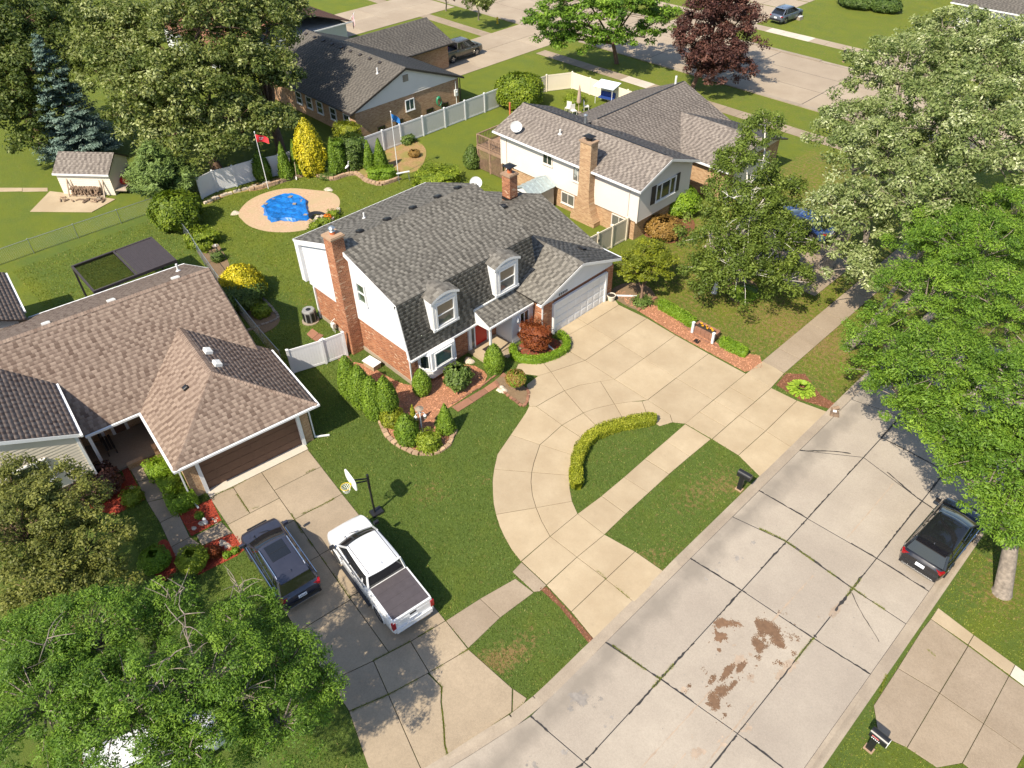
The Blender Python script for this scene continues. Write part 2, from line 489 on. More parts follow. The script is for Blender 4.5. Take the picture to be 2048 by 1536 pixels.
def add_mesh(name, v, faces, mat, parent=None, local=False, tone=None, smooth=False, attrs=None, origin=None, sharp=None):
    """one mesh object; v is in world metres unless local"""
    v = np.asarray(v, float).reshape(-1, 3)
    loc = np.zeros(3)
    if parent is not None:
        if not local:
            v = to_local(v, parent)
    elif origin is not None:
        loc = np.asarray(origin, float)
        v = v - loc
    elif not local:
        lo, hi = v.min(0), v.max(0)
        loc = np.array([(lo[0] + hi[0]) / 2, (lo[1] + hi[1]) / 2, lo[2]])
        v = v - loc
    me = bpy.data.meshes.new(name)
    if isinstance(faces, np.ndarray):
        nf, k = faces.shape
        me.vertices.add(len(v))
        me.vertices.foreach_set('co', v.astype(np.float32).ravel())
        me.loops.add(nf * k)
        me.loops.foreach_set('vertex_index', faces.astype(np.int32).ravel())
        me.polygons.add(nf)
        me.polygons.foreach_set('loop_start', np.arange(0, nf * k, k, dtype=np.int32))
        me.polygons.foreach_set('loop_total', np.full(nf, k, dtype=np.int32))
        me.update(calc_edges=True)
    else:
        me.from_pydata([tuple(p) for p in v], [], faces)
        me.update()
    if tone is not None:
        a = me.attributes.new('tone', 'FLOAT', 'FACE')
        a.data.foreach_set('value', np.asarray(tone, np.float32))
    for k, arr in (attrs or {}).items():
        a = me.attributes.new(k, 'FLOAT', 'POINT')
        a.data.foreach_set('value', np.asarray(arr, np.float32))
    if smooth:
        me.polygons.foreach_set('use_smooth', np.ones(len(me.polygons), dtype=bool))
        if sharp:
            me.set_sharp_from_angle(angle=R(sharp))
    me.materials.append(MATS[mat])
    o = bpy.data.objects.new(name, me)
    COL.objects.link(o)
    o.location = [float(q) for q in loc]
    if parent is not None:
        o.parent = parent
        FRAME[o.name] = FRAME.get(parent.name, (np.zeros(3), 0.0))
    return o


class MB:
    """collects shapes of one part"""
    def __init__(s):
        s.v, s.f, s.t = [], [], []

    def add(s, v, f, tone=0.5):
        k = len(s.v)
        s.v += [tuple(float(c) for c in p) for p in v]
        for q in f:
            s.f.append(tuple(i + k for i in q))
            s.t.append(tone)
        return s

    def box(s, x0, x1, y0, y1, z0, z1, tone=0.5):
        v = [(x, y, z) for z in (z0, z1) for x, y in ((x0, y0), (x1, y0), (x1, y1), (x0, y1))]
        return s.add(v, [(3, 2, 1, 0), (4, 5, 6, 7), (0, 1, 5, 4), (1, 2, 6, 5), (2, 3, 7, 6), (3, 0, 4, 7)], tone)

    def obox(s, c, size, rz=0.0, tone=0.5, taper=1.0, ax=None):
        """box resting on c (its bottom centre)"""
        x, y, z = (q / 2 for q in size)
        ca, sa = math.cos(rz), math.sin(rz)
        v = []
        for k, zz in ((1, 0), (taper, size[2])):
            for a, b in ((-x, -y), (x, -y), (x, y), (-x, y)):
                a, b = a * k, b * k
                v.append((c[0] + a * ca - b * sa, c[1] + a * sa + b * ca, c[2] + zz))
        return s.add(v, [(3, 2, 1, 0), (4, 5, 6, 7), (0, 1, 5, 4), (1, 2, 6, 5), (2, 3, 7, 6), (3, 0, 4, 7)], tone)

    def prism(s, poly, z0, z1, tone=0.5, chamfer=0.0):
        n = len(poly)
        p = [(q[0], q[1]) for q in poly]
        if sum(p[i][0] * p[(i + 1) % n][1] - p[(i + 1) % n][0] * p[i][1] for i in range(n)) < 0:
            p = p[::-1]
        v = [(a, b, z0) for a, b in p]
        if chamfer:
            q = inset(p, chamfer)
            v += [(a, b, z1 - chamfer * 0.8) for a, b in p] + [(a, b, z1) for a, b in q]
        else:
            v += [(a, b, z1) for a, b in p]
        L = len(v) // n
        f = [tuple(range(n))[::-1], tuple(range((L - 1) * n, L * n))]
        for k in range(L - 1):
            for i in range(n):
                j = (i + 1) % n
                f.append((k * n + i, k * n + j, (k + 1) * n + j, (k + 1) * n + i))
        return s.add(v, f, tone)

    def slab(s, pts, th, tone=0.5, d=None):
        """planar polygon thickened by th against its normal (or along d)"""
        p = np.asarray(pts, float)
        nrm = np.zeros(3)
        for i in range(len(p)):
            nrm += np.cross(p[i], p[(i + 1) % len(p)])
        nrm /= np.linalg.norm(nrm)
        q = p - (np.asarray(d, float) if d is not None else nrm) * th
        n = len(p)
        f = [tuple(range(n)), tuple(range(n, 2 * n))[::-1]]
        f += [(i, i + n, (i + 1) % n + n, (i + 1) % n) for i in range(n)]
        return s.add(list(p) + list(q), f, tone)

    def beam(s, a, b, w, h, tone=0.5, up=(0, 0, 1)):
        a, b = np.asarray(a, float), np.asarray(b, float)
        d = b - a
        d /= np.linalg.norm(d)
        u = np.asarray(up, float)
        if abs(d @ u) > 0.98:
            u = np.array([1.0, 0, 0])
        sd = np.cross(d, u)
        sd /= np.linalg.norm(sd)
        u = np.cross(sd, d)
        v = [p + sd * i * w / 2 + u * j * h / 2 for p in (a, b) for i, j in ((-1, -1), (1, -1), (1, 1), (-1, 1))]
        return s.add(v, [(0, 1, 2, 3)[::-1], (4, 5, 6, 7)[::1], (0, 4, 5, 1)[::-1], (1, 5, 6, 2)[::-1], (2, 6, 7, 3)[::-1], (3, 7, 4, 0)[::-1]], tone)

    def tube(s, pts, r, n=7, tone=0.5, cap=True):
        pts = [np.asarray(p, float) for p in pts]
        rr = r if hasattr(r, '__len__') else [r] * len(pts)
        ref = np.array([0.31, 0.17, 0.93])
        v, f = [], []
        for i, p in enumerate(pts):
            d = pts[min(i + 1, len(pts) - 1)] - pts[max(i - 1, 0)]
            d = d / (np.linalg.norm(d) + 1e-9)
            a = np.cross(d, ref)
            if np.linalg.norm(a) < 0.1:
                a = np.cross(d, np.array([1.0, 0, 0]))
            a /= np.linalg.norm(a)
            b = np.cross(d, a)
            v += [p + rr[i] * (a * math.cos(2 * PI * k / n) + b * math.sin(2 * PI * k / n)) for k in range(n)]
        for i in range(len(pts) - 1):
            for k in range(n):
                j = (k + 1) % n
                f.append((i * n + k, i * n + j, (i + 1) * n + j, (i + 1) * n + k))
        if cap:
            f += [tuple(range(n))[::-1], tuple(range((len(pts) - 1) * n, len(pts) * n))]
        return s.add(v, f, tone)

    def lathe(s, c, prof, n=14, tone=0.5, sx=1.0, sy=1.0, rz=0.0):
        v, f = [], []
        for r_, z in prof:
            for k in range(n):
                a, b = r_ * sx * math.cos(2 * PI * k / n), r_ * sy * math.sin(2 * PI * k / n)
                v.append((c[0] + a * math.cos(rz) - b * math.sin(rz), c[1] + a * math.sin(rz) + b * math.cos(rz), c[2] + z))
        m = len(prof)
        for i in range(m - 1):
            for k in range(n):
                j = (k + 1) % n
                f.append((i * n + k, i * n + j, (i + 1) * n + j, (i + 1) * n + k))
        f += [tuple(range(n))[::-1], tuple(range((m - 1) * n, m * n))]
        return s.add(v, f, tone)

    def build(s, name, mat, parent=None, local=False, smooth=False, sharp=40, tone=False, origin=None):
        return add_mesh(name, s.v, s.f, mat, parent, local, s.t if tone else None, smooth, origin=origin, sharp=sharp)


def inset(p, d):
    """polygon (counter-clockwise) moved inwards by d"""
    n, out = len(p), []
    for i in range(n):
        a, b, c = (np.array(p[(i + k) % n][:2], float) for k in (-1, 0, 1))
        e1, e2 = b - a, c - b
        e1 /= np.linalg.norm(e1) + 1e-9
        e2 /= np.linalg.norm(e2) + 1e-9
        n1, n2 = np.array([-e1[1], e1[0]]), np.array([-e2[1], e2[0]])
        m = n1 + n2
        k = 1 + n1 @ n2
        out.append(tuple(b + m * d / max(k, 0.45)))
    return out


def ccw(p):
    a = sum(p[i][0] * p[(i + 1) % len(p)][1] - p[(i + 1) % len(p)][0] * p[i][1] for i in range(len(p)))
    return p if a > 0 else p[::-1]


def copy_tree(o, parent=None):
    c = o.copy()
    COL.objects.link(c)
    c.parent = parent
    for ch in list(o.children):
        copy_tree(ch, c)
    return c


def jitter(n, s):
    return [(rnd.uniform(-s, s), rnd.uniform(-s, s)) for _ in range(n)]


def smooth_path(pts, step=0.25, closed=False):
    """Catmull-Rom through pts, sampled about every step metres"""
    P = [np.asarray(p, float) for p in pts]
    n = len(P)
    out = []
    for i in range(n if closed else n - 1):
        p0, p1, p2, p3 = (P[(i + k) % n] if closed else P[min(max(i + k, 0), n - 1)] for k in (-1, 0, 1, 2))
        m = max(2, int(np.linalg.norm(p2 - p1) / step))
        for k in range(m):
            t = k / m
            out.append(0.5 * (2 * p1 + (p2 - p0) * t + (2 * p0 - 5 * p1 + 4 * p2 - p3) * t * t + (3 * p1 - p0 - 3 * p2 + p3) * t ** 3))
    if not closed:
        out.append(P[-1])
    return out


def inside(px, py, poly):
    c = np.zeros(len(px), bool)
    n = len(poly)
    for i in range(n):
        x1, y1 = poly[i][:2]
        x2, y2 = poly[(i + 1) % n][:2]
        if y1 == y2:
            continue
        k = ((y1 > py) != (y2 > py)) & (px < (x2 - x1) * (py - y1) / (y2 - y1) + x1)
        c ^= k
    return c


# ------------------------------------------------------------------ roofs, siding, windows
def plane_axes(pts):
    p = [np.asarray(q, float) for q in pts]
    u = p[1] - p[0]
    u /= np.linalg.norm(u)
    n = np.zeros(3)
    for i in range(len(p)):
        n += np.cross(p[i], p[(i + 1) % len(p)])
    n /= np.linalg.norm(n)
    return p[0], u, np.cross(n, u), n


def spans(poly, v):
    xs = []
    for i in range(len(poly)):
        (a, b), (c, d) = poly[i], poly[(i + 1) % len(poly)]
        if (b > v) != (d > v):
            xs.append(a + (v - b) * (c - a) / (d - b))
    xs.sort()
    return list(zip(xs[::2], xs[1::2]))


def roof_plane(parent, pts, mat, deck='dark_trim', e=0.21, tw=(0.15, 0.26), th=0.10, name='roof_slope', local=False):
    """pts counter-clockwise seen from outside, first edge = the eave; returns the slope part with its shingles"""
    o, u, v, n = plane_axes(pts)
    pp = [((np.asarray(q, float) - o) @ u, (np.asarray(q, float) - o) @ v) for q in pts]
    sl_ = MB().slab(pts, th).build(name, deck, parent, local)
    vs = [q[1] for q in pp]
    rows = int(math.ceil((max(vs) - min(vs)) / e))
    V, F, T = [], [], []
    k = 0
    band = rnd.uniform(0, 9)
    for i in range(rows):
        v0 = min(vs) + i * e
        v1 = min(v0 + e, max(vs) - 1e-4)
        if v1 - v0 < 0.02:
            continue
        for a, b in spans(pp, (v0 + v1) / 2):
            s0, s1 = spans(pp, v0 + 1e-3), spans(pp, v1 - 1e-3)
            lo = (s0[0][0], s1[0][0]) if len(s0) == 1 and len(s1) == 1 else (a, a)
            hi = (s0[0][1], s1[0][1]) if len(s0) == 1 and len(s1) == 1 else (b, b)
            x = a - rnd.uniform(0, 0.3)
            lift = False
            while x < b:
                w = rnd.uniform(*tw)
                x0, x1 = max(x, a), min(x + w, b)
                x += w
                lift = not lift
                if x1 - x0 < 0.02:
                    continue
                h = 0.010 if lift else 0.003
                tone = min(1, max(0, (0.82 if lift else 0.24) + rnd.gauss(0, 0.12) + 0.05 * math.sin(v0 * 1.3 + band + x0 * 0.35)))
                l0, l1 = (lo if x0 <= a + 1e-6 else (x0, x0)), (hi if x1 >= b - 1e-6 else (x1, x1))
                for (q, r_, z) in ((l0[0], v0, h), (l1[0], v0, h), (l1[1], v1, 0.003), (l0[1], v1, 0.003), (l0[0], v0, 0.0), (l1[0], v0, 0.0)):
                    V.append(o + u * q + v * r_ + n * z)
                F += [(k, k + 1, k + 2, k + 3), (k + 4, k + 5, k + 1, k)]
                T += [tone, tone * 0.8]
                k += 6
    g = add_mesh('shingles', V, np.array(F), mat, sl_, local, T)
    g['kind'] = 'stuff'
    return sl_


def ridge_caps(parent, a, b, mat, w=0.17, drop=0.07, name='ridge_cap', local=False):
    a, b = np.asarray(a, float), np.asarray(b, float)
    d = b - a
    L = np.linalg.norm(d)
    d /= L
    sd = np.cross(d, (0, 0, 1))
    sd /= np.linalg.norm(sd)
    m = MB()
    n = int(L / 0.16)
    for i in range(n):
        p, q = a + d * L * i / n, a + d * L * (i + 1.15) / n
        zz = np.array([0, 0, 0.028])
        z2 = np.array([0, 0, 0.016])
        dn = np.array([0, 0, drop])
        v = [p - sd * w + z2 - dn, p + zz * 1.4, p + sd * w + z2 - dn, q - sd * w - dn, q + z2, q + sd * w - dn]
        m.add(v, [(0, 1, 4, 3), (1, 2, 5, 4), (0, 2, 1)], min(1, max(0, rnd.gauss(0.5, 0.2))))
    o = m.build(name, mat, parent, local, tone=True)
    o['kind'] = 'stuff'
    return o


def siding(parent, pts, mat, e=0.16, proud=0.02, name='siding', local=False):
    """lapped boards over a vertical polygon; first edge = the bottom, counter-clockwise seen from outside"""
    o, u, v, n = plane_axes(pts)
    pp = [((np.asarray(q, float) - o) @ u, (np.asarray(q, float) - o) @ v) for q in pts]
    vs = [q[1] for q in pp]
    m = MB()
    v0 = min(vs)
    while v0 < max(vs) - 0.01:
        v1 = min(v0 + e, max(vs) - 1e-4)
        s0, s1 = spans(pp, v0 + 1e-3), spans(pp, v1 - 1e-3)
        if s0 and s1:
            (a0, b0), (a1, b1) = s0[0], s1[0]
            P = [o + u * a0 + v * v0 + n * proud, o + u * b0 + v * v0 + n * proud, o + u * b1 + v * v1 + n * 0.004, o + u * a1 + v * v1 + n * 0.004,
                 o + u * a0 + v * v0, o + u * b0 + v * v0]
            m.add(P, [(0, 1, 2, 3), (4, 5, 1, 0), (4, 0, 3), (5, 2, 1)])
        v0 += e
    g = m.build(name, mat, parent, local)
    g['kind'] = 'stuff'
    return g


def window(parent, c, face, w, h, style='double', frame='white_paint', pane='window_glass', fw=0.07, depth=0.07, local=False, name='window', shade=None, trim=0.0):
    """framed window on a wall; c = its centre on the wall's face, face = direction the wall looks (radians)"""
    c = np.asarray(c, float)
    n = np.array([math.cos(face), math.sin(face), 0])
    u = np.array([-n[1], n[0], 0])
    z = np.array([0, 0, 1.0])
    m = MB()

    def bar(a0, a1, b0, b1, d0, d1):
        v = [c + u * a + z * b + n * d for d in (d0, d1) for a, b in ((a0, b0), (a1, b0), (a1, b1), (a0, b1))]
        m.add(v, [(3, 2, 1, 0), (4, 5, 6, 7), (0, 1, 5, 4), (1, 2, 6, 5), (2, 3, 7, 6), (3, 0, 4, 7)])
    W, Hh = w / 2, h / 2
    bar(-W, -W + fw, -Hh, Hh, -0.02, depth)
    bar(W - fw, W, -Hh, Hh, -0.02, depth)
    bar(-W + fw, W - fw, Hh - fw, Hh, -0.02, depth - 0.003)
    bar(-W + fw, W - fw, -Hh, -Hh + fw, -0.02, depth - 0.003)
    bar(-W - 0.03, W + 0.03, -Hh - 0.05, -Hh - 0.002, -0.02, depth + 0.03)
    if style == 'double':
        bar(-W + fw, W - fw, -0.025, 0.025, -0.02, depth * 0.7)
    elif style == 'slider':
        bar(-0.025, 0.025, -Hh + fw, Hh - fw, -0.02, depth * 0.7)
    elif style == 'triple':
        for k in (-1, 1):
            bar(k * w * 0.22 - 0.03, k * w * 0.22 + 0.03, -Hh + fw, Hh - fw, -0.02, depth * 0.8)
    f = m.build(name, frame, parent, local)
    cells = {'double': [(-W + fw, W - fw, 0.025, Hh - fw), (-W + fw, W - fw, -Hh + fw, -0.025)],
             'slider': [(-W + fw, -0.025, -Hh + fw, Hh - fw), (0.025, W - fw, -Hh + fw, Hh - fw)],
             'triple': [(-W + fw, -w * 0.22 - 0.03, -Hh + fw, Hh - fw), (-w * 0.22 + 0.03, w * 0.22 - 0.03, -Hh + fw, Hh - fw), (w * 0.22 + 0.03, W - fw, -Hh + fw, Hh - fw)],
             'single': [(-W + fw, W - fw, -Hh + fw, Hh - fw)]}[style]
    for i, (a0, a1, b0, b1) in enumerate(cells):
        m = MB()
        bar(a0, a1, b0, b1, -0.01, 0.014)
        m.build('pane', pane if not (shade and i == 0) else shade, f, local)
    return f


def downspout(parent, x, y, z1, mat, out=(1, 0), toe=0.5, z0=0.06, local=False, name='downspout'):
    m = MB()
    m.beam((x, y, z0), (x, y, z1), 0.07, 0.06)
    m.beam((x, y, z0 + 0.03), (x + out[0] * toe, y + out[1] * toe, z0 + 0.01), 0.08, 0.07)
    return m.build(name, mat, parent, local)


# ------------------------------------------------------------------ foliage
def unit(v):
    return v / (np.linalg.norm(v, axis=1, keepdims=True) + 1e-9)


def rand_dirs(n):
    return unit(rng.normal(size=(n, 3)))


def leaf_mesh(c, nrm, size, asp=0.5, flat=0.0):
    """rhombic leaves: centres, face normals, half lengths"""
    n = len(c)
    t1 = np.cross(nrm, rand_dirs(n))
    t1 = unit(t1)
    t2 = np.cross(nrm, t1)
    s = np.asarray(size).reshape(-1, 1)
    v = np.empty((n, 4, 3))
    v[:, 0] = c - t1 * s
    v[:, 1] = c + t2 * s * asp + nrm * s * flat
    v[:, 2] = c + t1 * s
    v[:, 3] = c - t2 * s * asp + nrm * s * flat
    return v.reshape(-1, 3), np.arange(n * 4).reshape(n, 4)


def lobe(px, py, z, rpx, squash=0.75):
    """a rounded mass of a crown as the photograph shows it, put at height z at its real size"""
    r_ = rpx * mpp(px, py, z)
    return (at(px, py, z), np.array([r_, r_, r_ * squash]))


def limb_path(a, b, sag=0.15, n=4):
    a, b = np.asarray(a, float), np.asarray(b, float)
    L = np.linalg.norm(b - a)
    off = np.array([rnd.uniform(-1, 1), rnd.uniform(-1, 1), rnd.uniform(0, 1)]) * L * sag
    return [a + (b - a) * t + off * math.sin(PI * t) for t in np.linspace(0, 1, n)]


def tree(name, label, base, lobes, leaf, bark, trunk_r=0.2, fork=2.2, clumps=200, per=90, ls=0.13, cr=0.55, group=None, cat='tree', tone=(0.5, 0.16),
         droop=0.0, bare=0, asp=0.5, up=0.9, interior=0.2, low=-0.35, cflat=0.7):
    base = np.asarray(base, float)
    t = thing(name, label, cat, base, 0, group)
    wts = np.array([l[1][0] * l[1][1] for l in lobes])
    wts /= wts.sum()
    pick = rng.choice(len(lobes), clumps, p=wts)
    d = rand_dirs(clumps)
    d[:, 2] = np.where(d[:, 2] < low, -d[:, 2], d[:, 2])
    rr = np.where(rng.random(clumps) < interior, rng.uniform(0.25, 0.7, clumps), rng.uniform(0.78, 1.04, clumps))
    cc = np.array([lobes[i][0] for i in pick]) + d * rr[:, None] * np.array([lobes[i][1] for i in pick])
    cc[:, 2] -= droop * (1 - np.abs(d[:, 2])) * rng.random(clumps)
    cc[:, 2] = np.maximum(cc[:, 2], 0.5)
    crs = cr * rng.uniform(0.65, 1.35, clumps)
    ctone = rng.normal(0, tone[1], clumps)
    N = clumps * per
    idx = np.repeat(np.arange(clumps), per)
    ld = rand_dirs(N)
    lp = cc[idx] + ld * (rng.random(N) ** 0.45)[:, None] * crs[idx][:, None] * np.array([1, 1, cflat])
    if droop:
        lp[:, 2] -= droop * 0.5 * rng.random(N) ** 2
    nr = unit(ld * 0.7 + np.array([0, 0, up]) + rng.normal(0, 0.55, (N, 3)))
    tn = np.clip(tone[0] + ctone[idx] + rng.normal(0, 0.17, N), 0, 1)
    v, f = leaf_mesh(lp, nr, ls * rng.uniform(0.7, 1.35, N), asp, -0.12)
    m = MB()
    top = np.mean([l[0] for l in lobes], axis=0)
    fk = base + (top - base) * np.array([0.25, 0.25, 0]) + np.array([0, 0, fork])
    m.tube([base - [0, 0, 0.1], base + [0, 0, 0.15], base + (fk - base) * 0.55 + [0.03, 0.02, 0], fk], [trunk_r * 1.45, trunk_r * 1.1, trunk_r * 0.95, trunk_r * 0.8], 10)
    for i, (c, r_) in enumerate(lobes):
        m.tube(limb_path(fk - [0, 0, 0.1], c, 0.12, 5), np.linspace(trunk_r * 0.6, trunk_r * 0.26, 5), 7)
        own = np.where(pick == i)[0]
        for k in own[:max(4, int(len(own) * 0.35))]:
            m.tube(limb_path(c, cc[k], 0.1, 4), np.linspace(trunk_r * 0.13, 0.010, 4), 4, cap=False)
    for k in range(bare):
        i = rnd.randrange(len(lobes))
        c, r_ = lobes[i]
        a = rnd.uniform(0, 2 * PI)
        tip = c + np.array([math.cos(a) * 0.8, math.sin(a) * 0.8, 0.75 + rnd.random() * 0.45]) * r_
        pth = limb_path(c, tip, 0.12, 6)
        m.tube(pth, np.linspace(0.05, 0.012, 6), 5, cap=False)
        for q in pth[2:]:
            for _ in range(3):
                m.tube(limb_path(q, q + np.array([rnd.uniform(-1, 1), rnd.uniform(-1, 1), rnd.uniform(-0.1, 0.8)]) * 0.8, 0.15, 4), np.linspace(0.02, 0.006, 4), 4, cap=False)
    m.build('trunk', bark, t, smooth=True, sharp=60)
    cr_ = add_mesh('crown', v, f, leaf, t, tone=tn)
    return t


PROFILE = {
    'ball': lambda t: np.sqrt(np.clip(1 - (2 * t - 1) ** 2, 0, 1)) ** 0.75,
    'dome': lambda t: np.sqrt(np.clip(1 - t ** 2.4, 0, 1)) * np.clip(0.75 + t * 2, 0, 1),
    'egg': lambda t: np.clip(np.sin(PI * np.clip(t * 0.93 + 0.07, 0, 1) ** 0.72), 0, 1) ** 0.62,
    'cone': lambda t: (1 - t) ** 0.72 * np.clip(0.62 + t * 3.0, 0, 1),
    'column': lambda t: np.clip((1 - t) * 3.2, 0, 1) ** 0.55 * np.clip(0.7 + t * 2, 0, 1),
    'boxy': lambda t: np.clip((1 - t) * 9, 0, 1) ** 0.5 * np.clip(0.86 + t * 2, 0, 1),
}


def shrub(name, label, base, rx, ry, h, prof='ball', leaf='leaf_dark', ls=0.05, dens=330, z0=0.0, tone=(0.5, 0.1), lump=0.10, group=None, cat='shrub', rz=0.0, square=0.0, upl=0.35, asp=0.5, stem=True, tips=None):
    """clipped or rounded shrub: a leafy skin over a twiggy core, on a short stem"""
    base = np.asarray(base, float)
    t_ = thing(name, label, cat, base, 0, group)
    pf = PROFILE[prof]
    ph = rng.uniform(0, 6.28, 6)

    def rad(th, t):
        k = 1 + lump * (np.sin(3 * th + 4 * t + ph[0]) * 0.5 + np.sin(5 * th - 7 * t + ph[1]) * 0.35 + np.sin(9 * th + 11 * t + ph[2]) * 0.3)
        if square:
            q = (np.abs(np.cos(th)) ** 8 + np.abs(np.sin(th)) ** 8) ** (-1 / 8)
            k = k * (1 + square * (q - 1))
        return pf(t) * k
    area = PI * (rx + ry) * h * 0.85 + PI * rx * ry
    n = int(area * dens)
    t = rng.random(n * 2)
    th = rng.random(n * 2) * 2 * PI
    keep = rng.random(n * 2) < np.clip(pf(t), 0.25, 1) * 0.75
    t, th = t[keep][:n], th[keep][:n]
    if prof in ('boxy', 'dome', 'column'):                 # leaves over the top as well
        k = len(t) // 3
        rr = np.sqrt(rng.random(k))
        t[:k] = 0.965
        sc = np.ones(len(t))
        sc[:k] = rr / np.clip(pf(t[:k]), 0.3, 1)
    else:
        sc = np.ones(len(t))
    r_ = rad(th, t) * sc * rng.uniform(0.88, 1.05, len(t))
    x, y = r_ * np.cos(th) * rx, r_ * np.sin(th) * ry
    z = z0 + t * h + rng.normal(0, 0.02, len(t)) * h
    out = np.stack([np.cos(th) / rx, np.sin(th) / ry, (t - 0.42) * 2.2 / h], 1)
    nr = unit(unit(out) + np.array([0, 0, upl]) + rng.normal(0, 0.45, (len(t), 3)))
    c, s = math.cos(rz), math.sin(rz)
    rot = lambda a: np.stack([a[:, 0] * c - a[:, 1] * s, a[:, 0] * s + a[:, 1] * c, a[:, 2]], 1)
    P = rot(np.stack([x, y, z], 1))
    tn = np.clip(tone[0] + tone[1] * (np.sin(th * 4 + t * 9 + ph[3]) * 0.7 + np.sin(th * 7 - t * 15 + ph[4]) * 0.5) + rng.normal(0, 0.16, len(t)), 0, 1)
    v, f = leaf_mesh(P, rot(nr), ls * rng.uniform(0.7, 1.4, len(t)), asp, -0.1)
    kn, km = 12, 8                                          # twiggy core
    tv = np.linspace(0.03, 0.95, km)
    cv = []
    for tt in tv:
        for k in range(kn):
            a = 2 * PI * k / kn
            q = float(rad(np.array([a]), np.array([tt]))[0]) * 0.80
            cv.append((q * math.cos(a) * rx, q * math.sin(a) * ry, z0 + tt * h * 0.95))
    cv = rot(np.array(cv))
    cf = [(i * kn + k, i * kn + (k + 1) % kn, (i + 1) * kn + (k + 1) % kn, (i + 1) * kn + k) for i in range(km - 1) for k in range(kn)]
    cf = np.array(cf + [((km - 1) * kn + k, (km - 1) * kn + (k + 1) % kn, (km - 1) * kn + (k + 2) % kn, (km - 1) * kn + (k + 3) % kn) for k in (0, 3, 6, 9)])
    nv = len(v)
    o = add_mesh('foliage', np.vstack([v, cv]), np.vstack([f, cf + nv]), leaf, t_, True, tone=np.concatenate([tn, np.full(len(cf), 0.35)]))
    if stem:
        m = MB()
        for k in range(3 if z0 < 0.25 else 1):
            a = k * 2.1
            q = 0.06 if z0 < 0.25 else 0.0
            m.tube([(math.cos(a) * q, math.sin(a) * q, -0.05), (0, 0, z0 + h * 0.45)], [0.035, 0.02], 6)
        m.build('stem', 'bark_brown', t_, True)
    return t_


def hedge(name, label, path, w, h, leaf, dens=300, ls=0.05, tone=(0.5, 0.1), group=None, base=None, step=0.2):
    """clipped hedge along a ground path"""
    pts = smooth_path(path, step)
    base = np.asarray(pts[len(pts) // 2], float) if base is None else base
    t_ = thing(name, label, 'hedge', (base[0], base[1], 0.0), 0, group)
    P = np.array([[p[0], p[1]] for p in pts])
    seg = np.diff(P, axis=0)
    L = np.linalg.norm(seg, axis=1)
    cum = np.concatenate([[0], np.cumsum(L)])
    n = int(cum[-1] * (w + 2 * h) * dens)
    s = rng.random(n) * cum[-1]
    i = np.clip(np.searchsorted(cum, s) - 1, 0, len(seg) - 1)
    fr = (s - cum[i]) / L[i]
    c = P[i] + seg[i] * fr[:, None]
    nrm = np.stack([-seg[i][:, 1], seg[i][:, 0]], 1) / L[i][:, None]
    a = rng.random(n) * (w + 2 * h)
    wob = 1 + 0.07 * np.sin(s * 3.1) + 0.05 * np.sin(s * 7.3 + 1)
    endf = np.clip(np.minimum(s, cum[-1] - s) / (w * 0.4), 0.25, 1) ** 0.5
    off = np.where(a < h, -w / 2, np.where(a < h + w, a - h - w / 2, w / 2)) * wob * endf
    z = np.where(a < h, a, np.where(a < h + w, h, h + w + h - a))
    side = np.where(a < h, -1.0, np.where(a < h + w, 0.0, 1.0))
    edge = np.clip((np.abs(off) - w * 0.32) / (w * 0.2), 0, 1)
    z = z - np.where(side == 0, edge * h * 0.12, 0) + rng.normal(0, 0.018, n)
    off = off + rng.normal(0, 0.02, n)
    q = np.stack([c[:, 0] + nrm[:, 0] * off, c[:, 1] + nrm[:, 1] * off, np.maximum(z, 0.03)], 1)
    nn = np.stack([nrm[:, 0] * side, nrm[:, 1] * side, np.where(side == 0, 1.0, 0.25)], 1)
    nn = unit(nn + rng.normal(0, 0.45, (n, 3)))
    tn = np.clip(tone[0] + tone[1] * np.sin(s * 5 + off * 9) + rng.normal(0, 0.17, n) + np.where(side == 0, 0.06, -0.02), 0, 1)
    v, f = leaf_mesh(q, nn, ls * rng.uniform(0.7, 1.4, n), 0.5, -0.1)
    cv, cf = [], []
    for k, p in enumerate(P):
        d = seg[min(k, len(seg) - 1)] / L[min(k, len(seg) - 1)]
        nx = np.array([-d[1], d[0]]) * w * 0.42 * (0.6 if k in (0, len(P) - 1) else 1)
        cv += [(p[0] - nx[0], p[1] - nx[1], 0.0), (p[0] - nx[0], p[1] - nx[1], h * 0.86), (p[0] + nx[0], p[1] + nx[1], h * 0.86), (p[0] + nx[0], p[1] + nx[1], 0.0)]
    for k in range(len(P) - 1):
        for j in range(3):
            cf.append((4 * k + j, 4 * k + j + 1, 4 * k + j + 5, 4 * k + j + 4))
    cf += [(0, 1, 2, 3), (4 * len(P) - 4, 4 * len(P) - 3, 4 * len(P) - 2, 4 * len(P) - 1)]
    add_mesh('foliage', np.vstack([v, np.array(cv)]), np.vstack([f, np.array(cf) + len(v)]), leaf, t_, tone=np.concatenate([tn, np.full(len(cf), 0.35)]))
    return t_


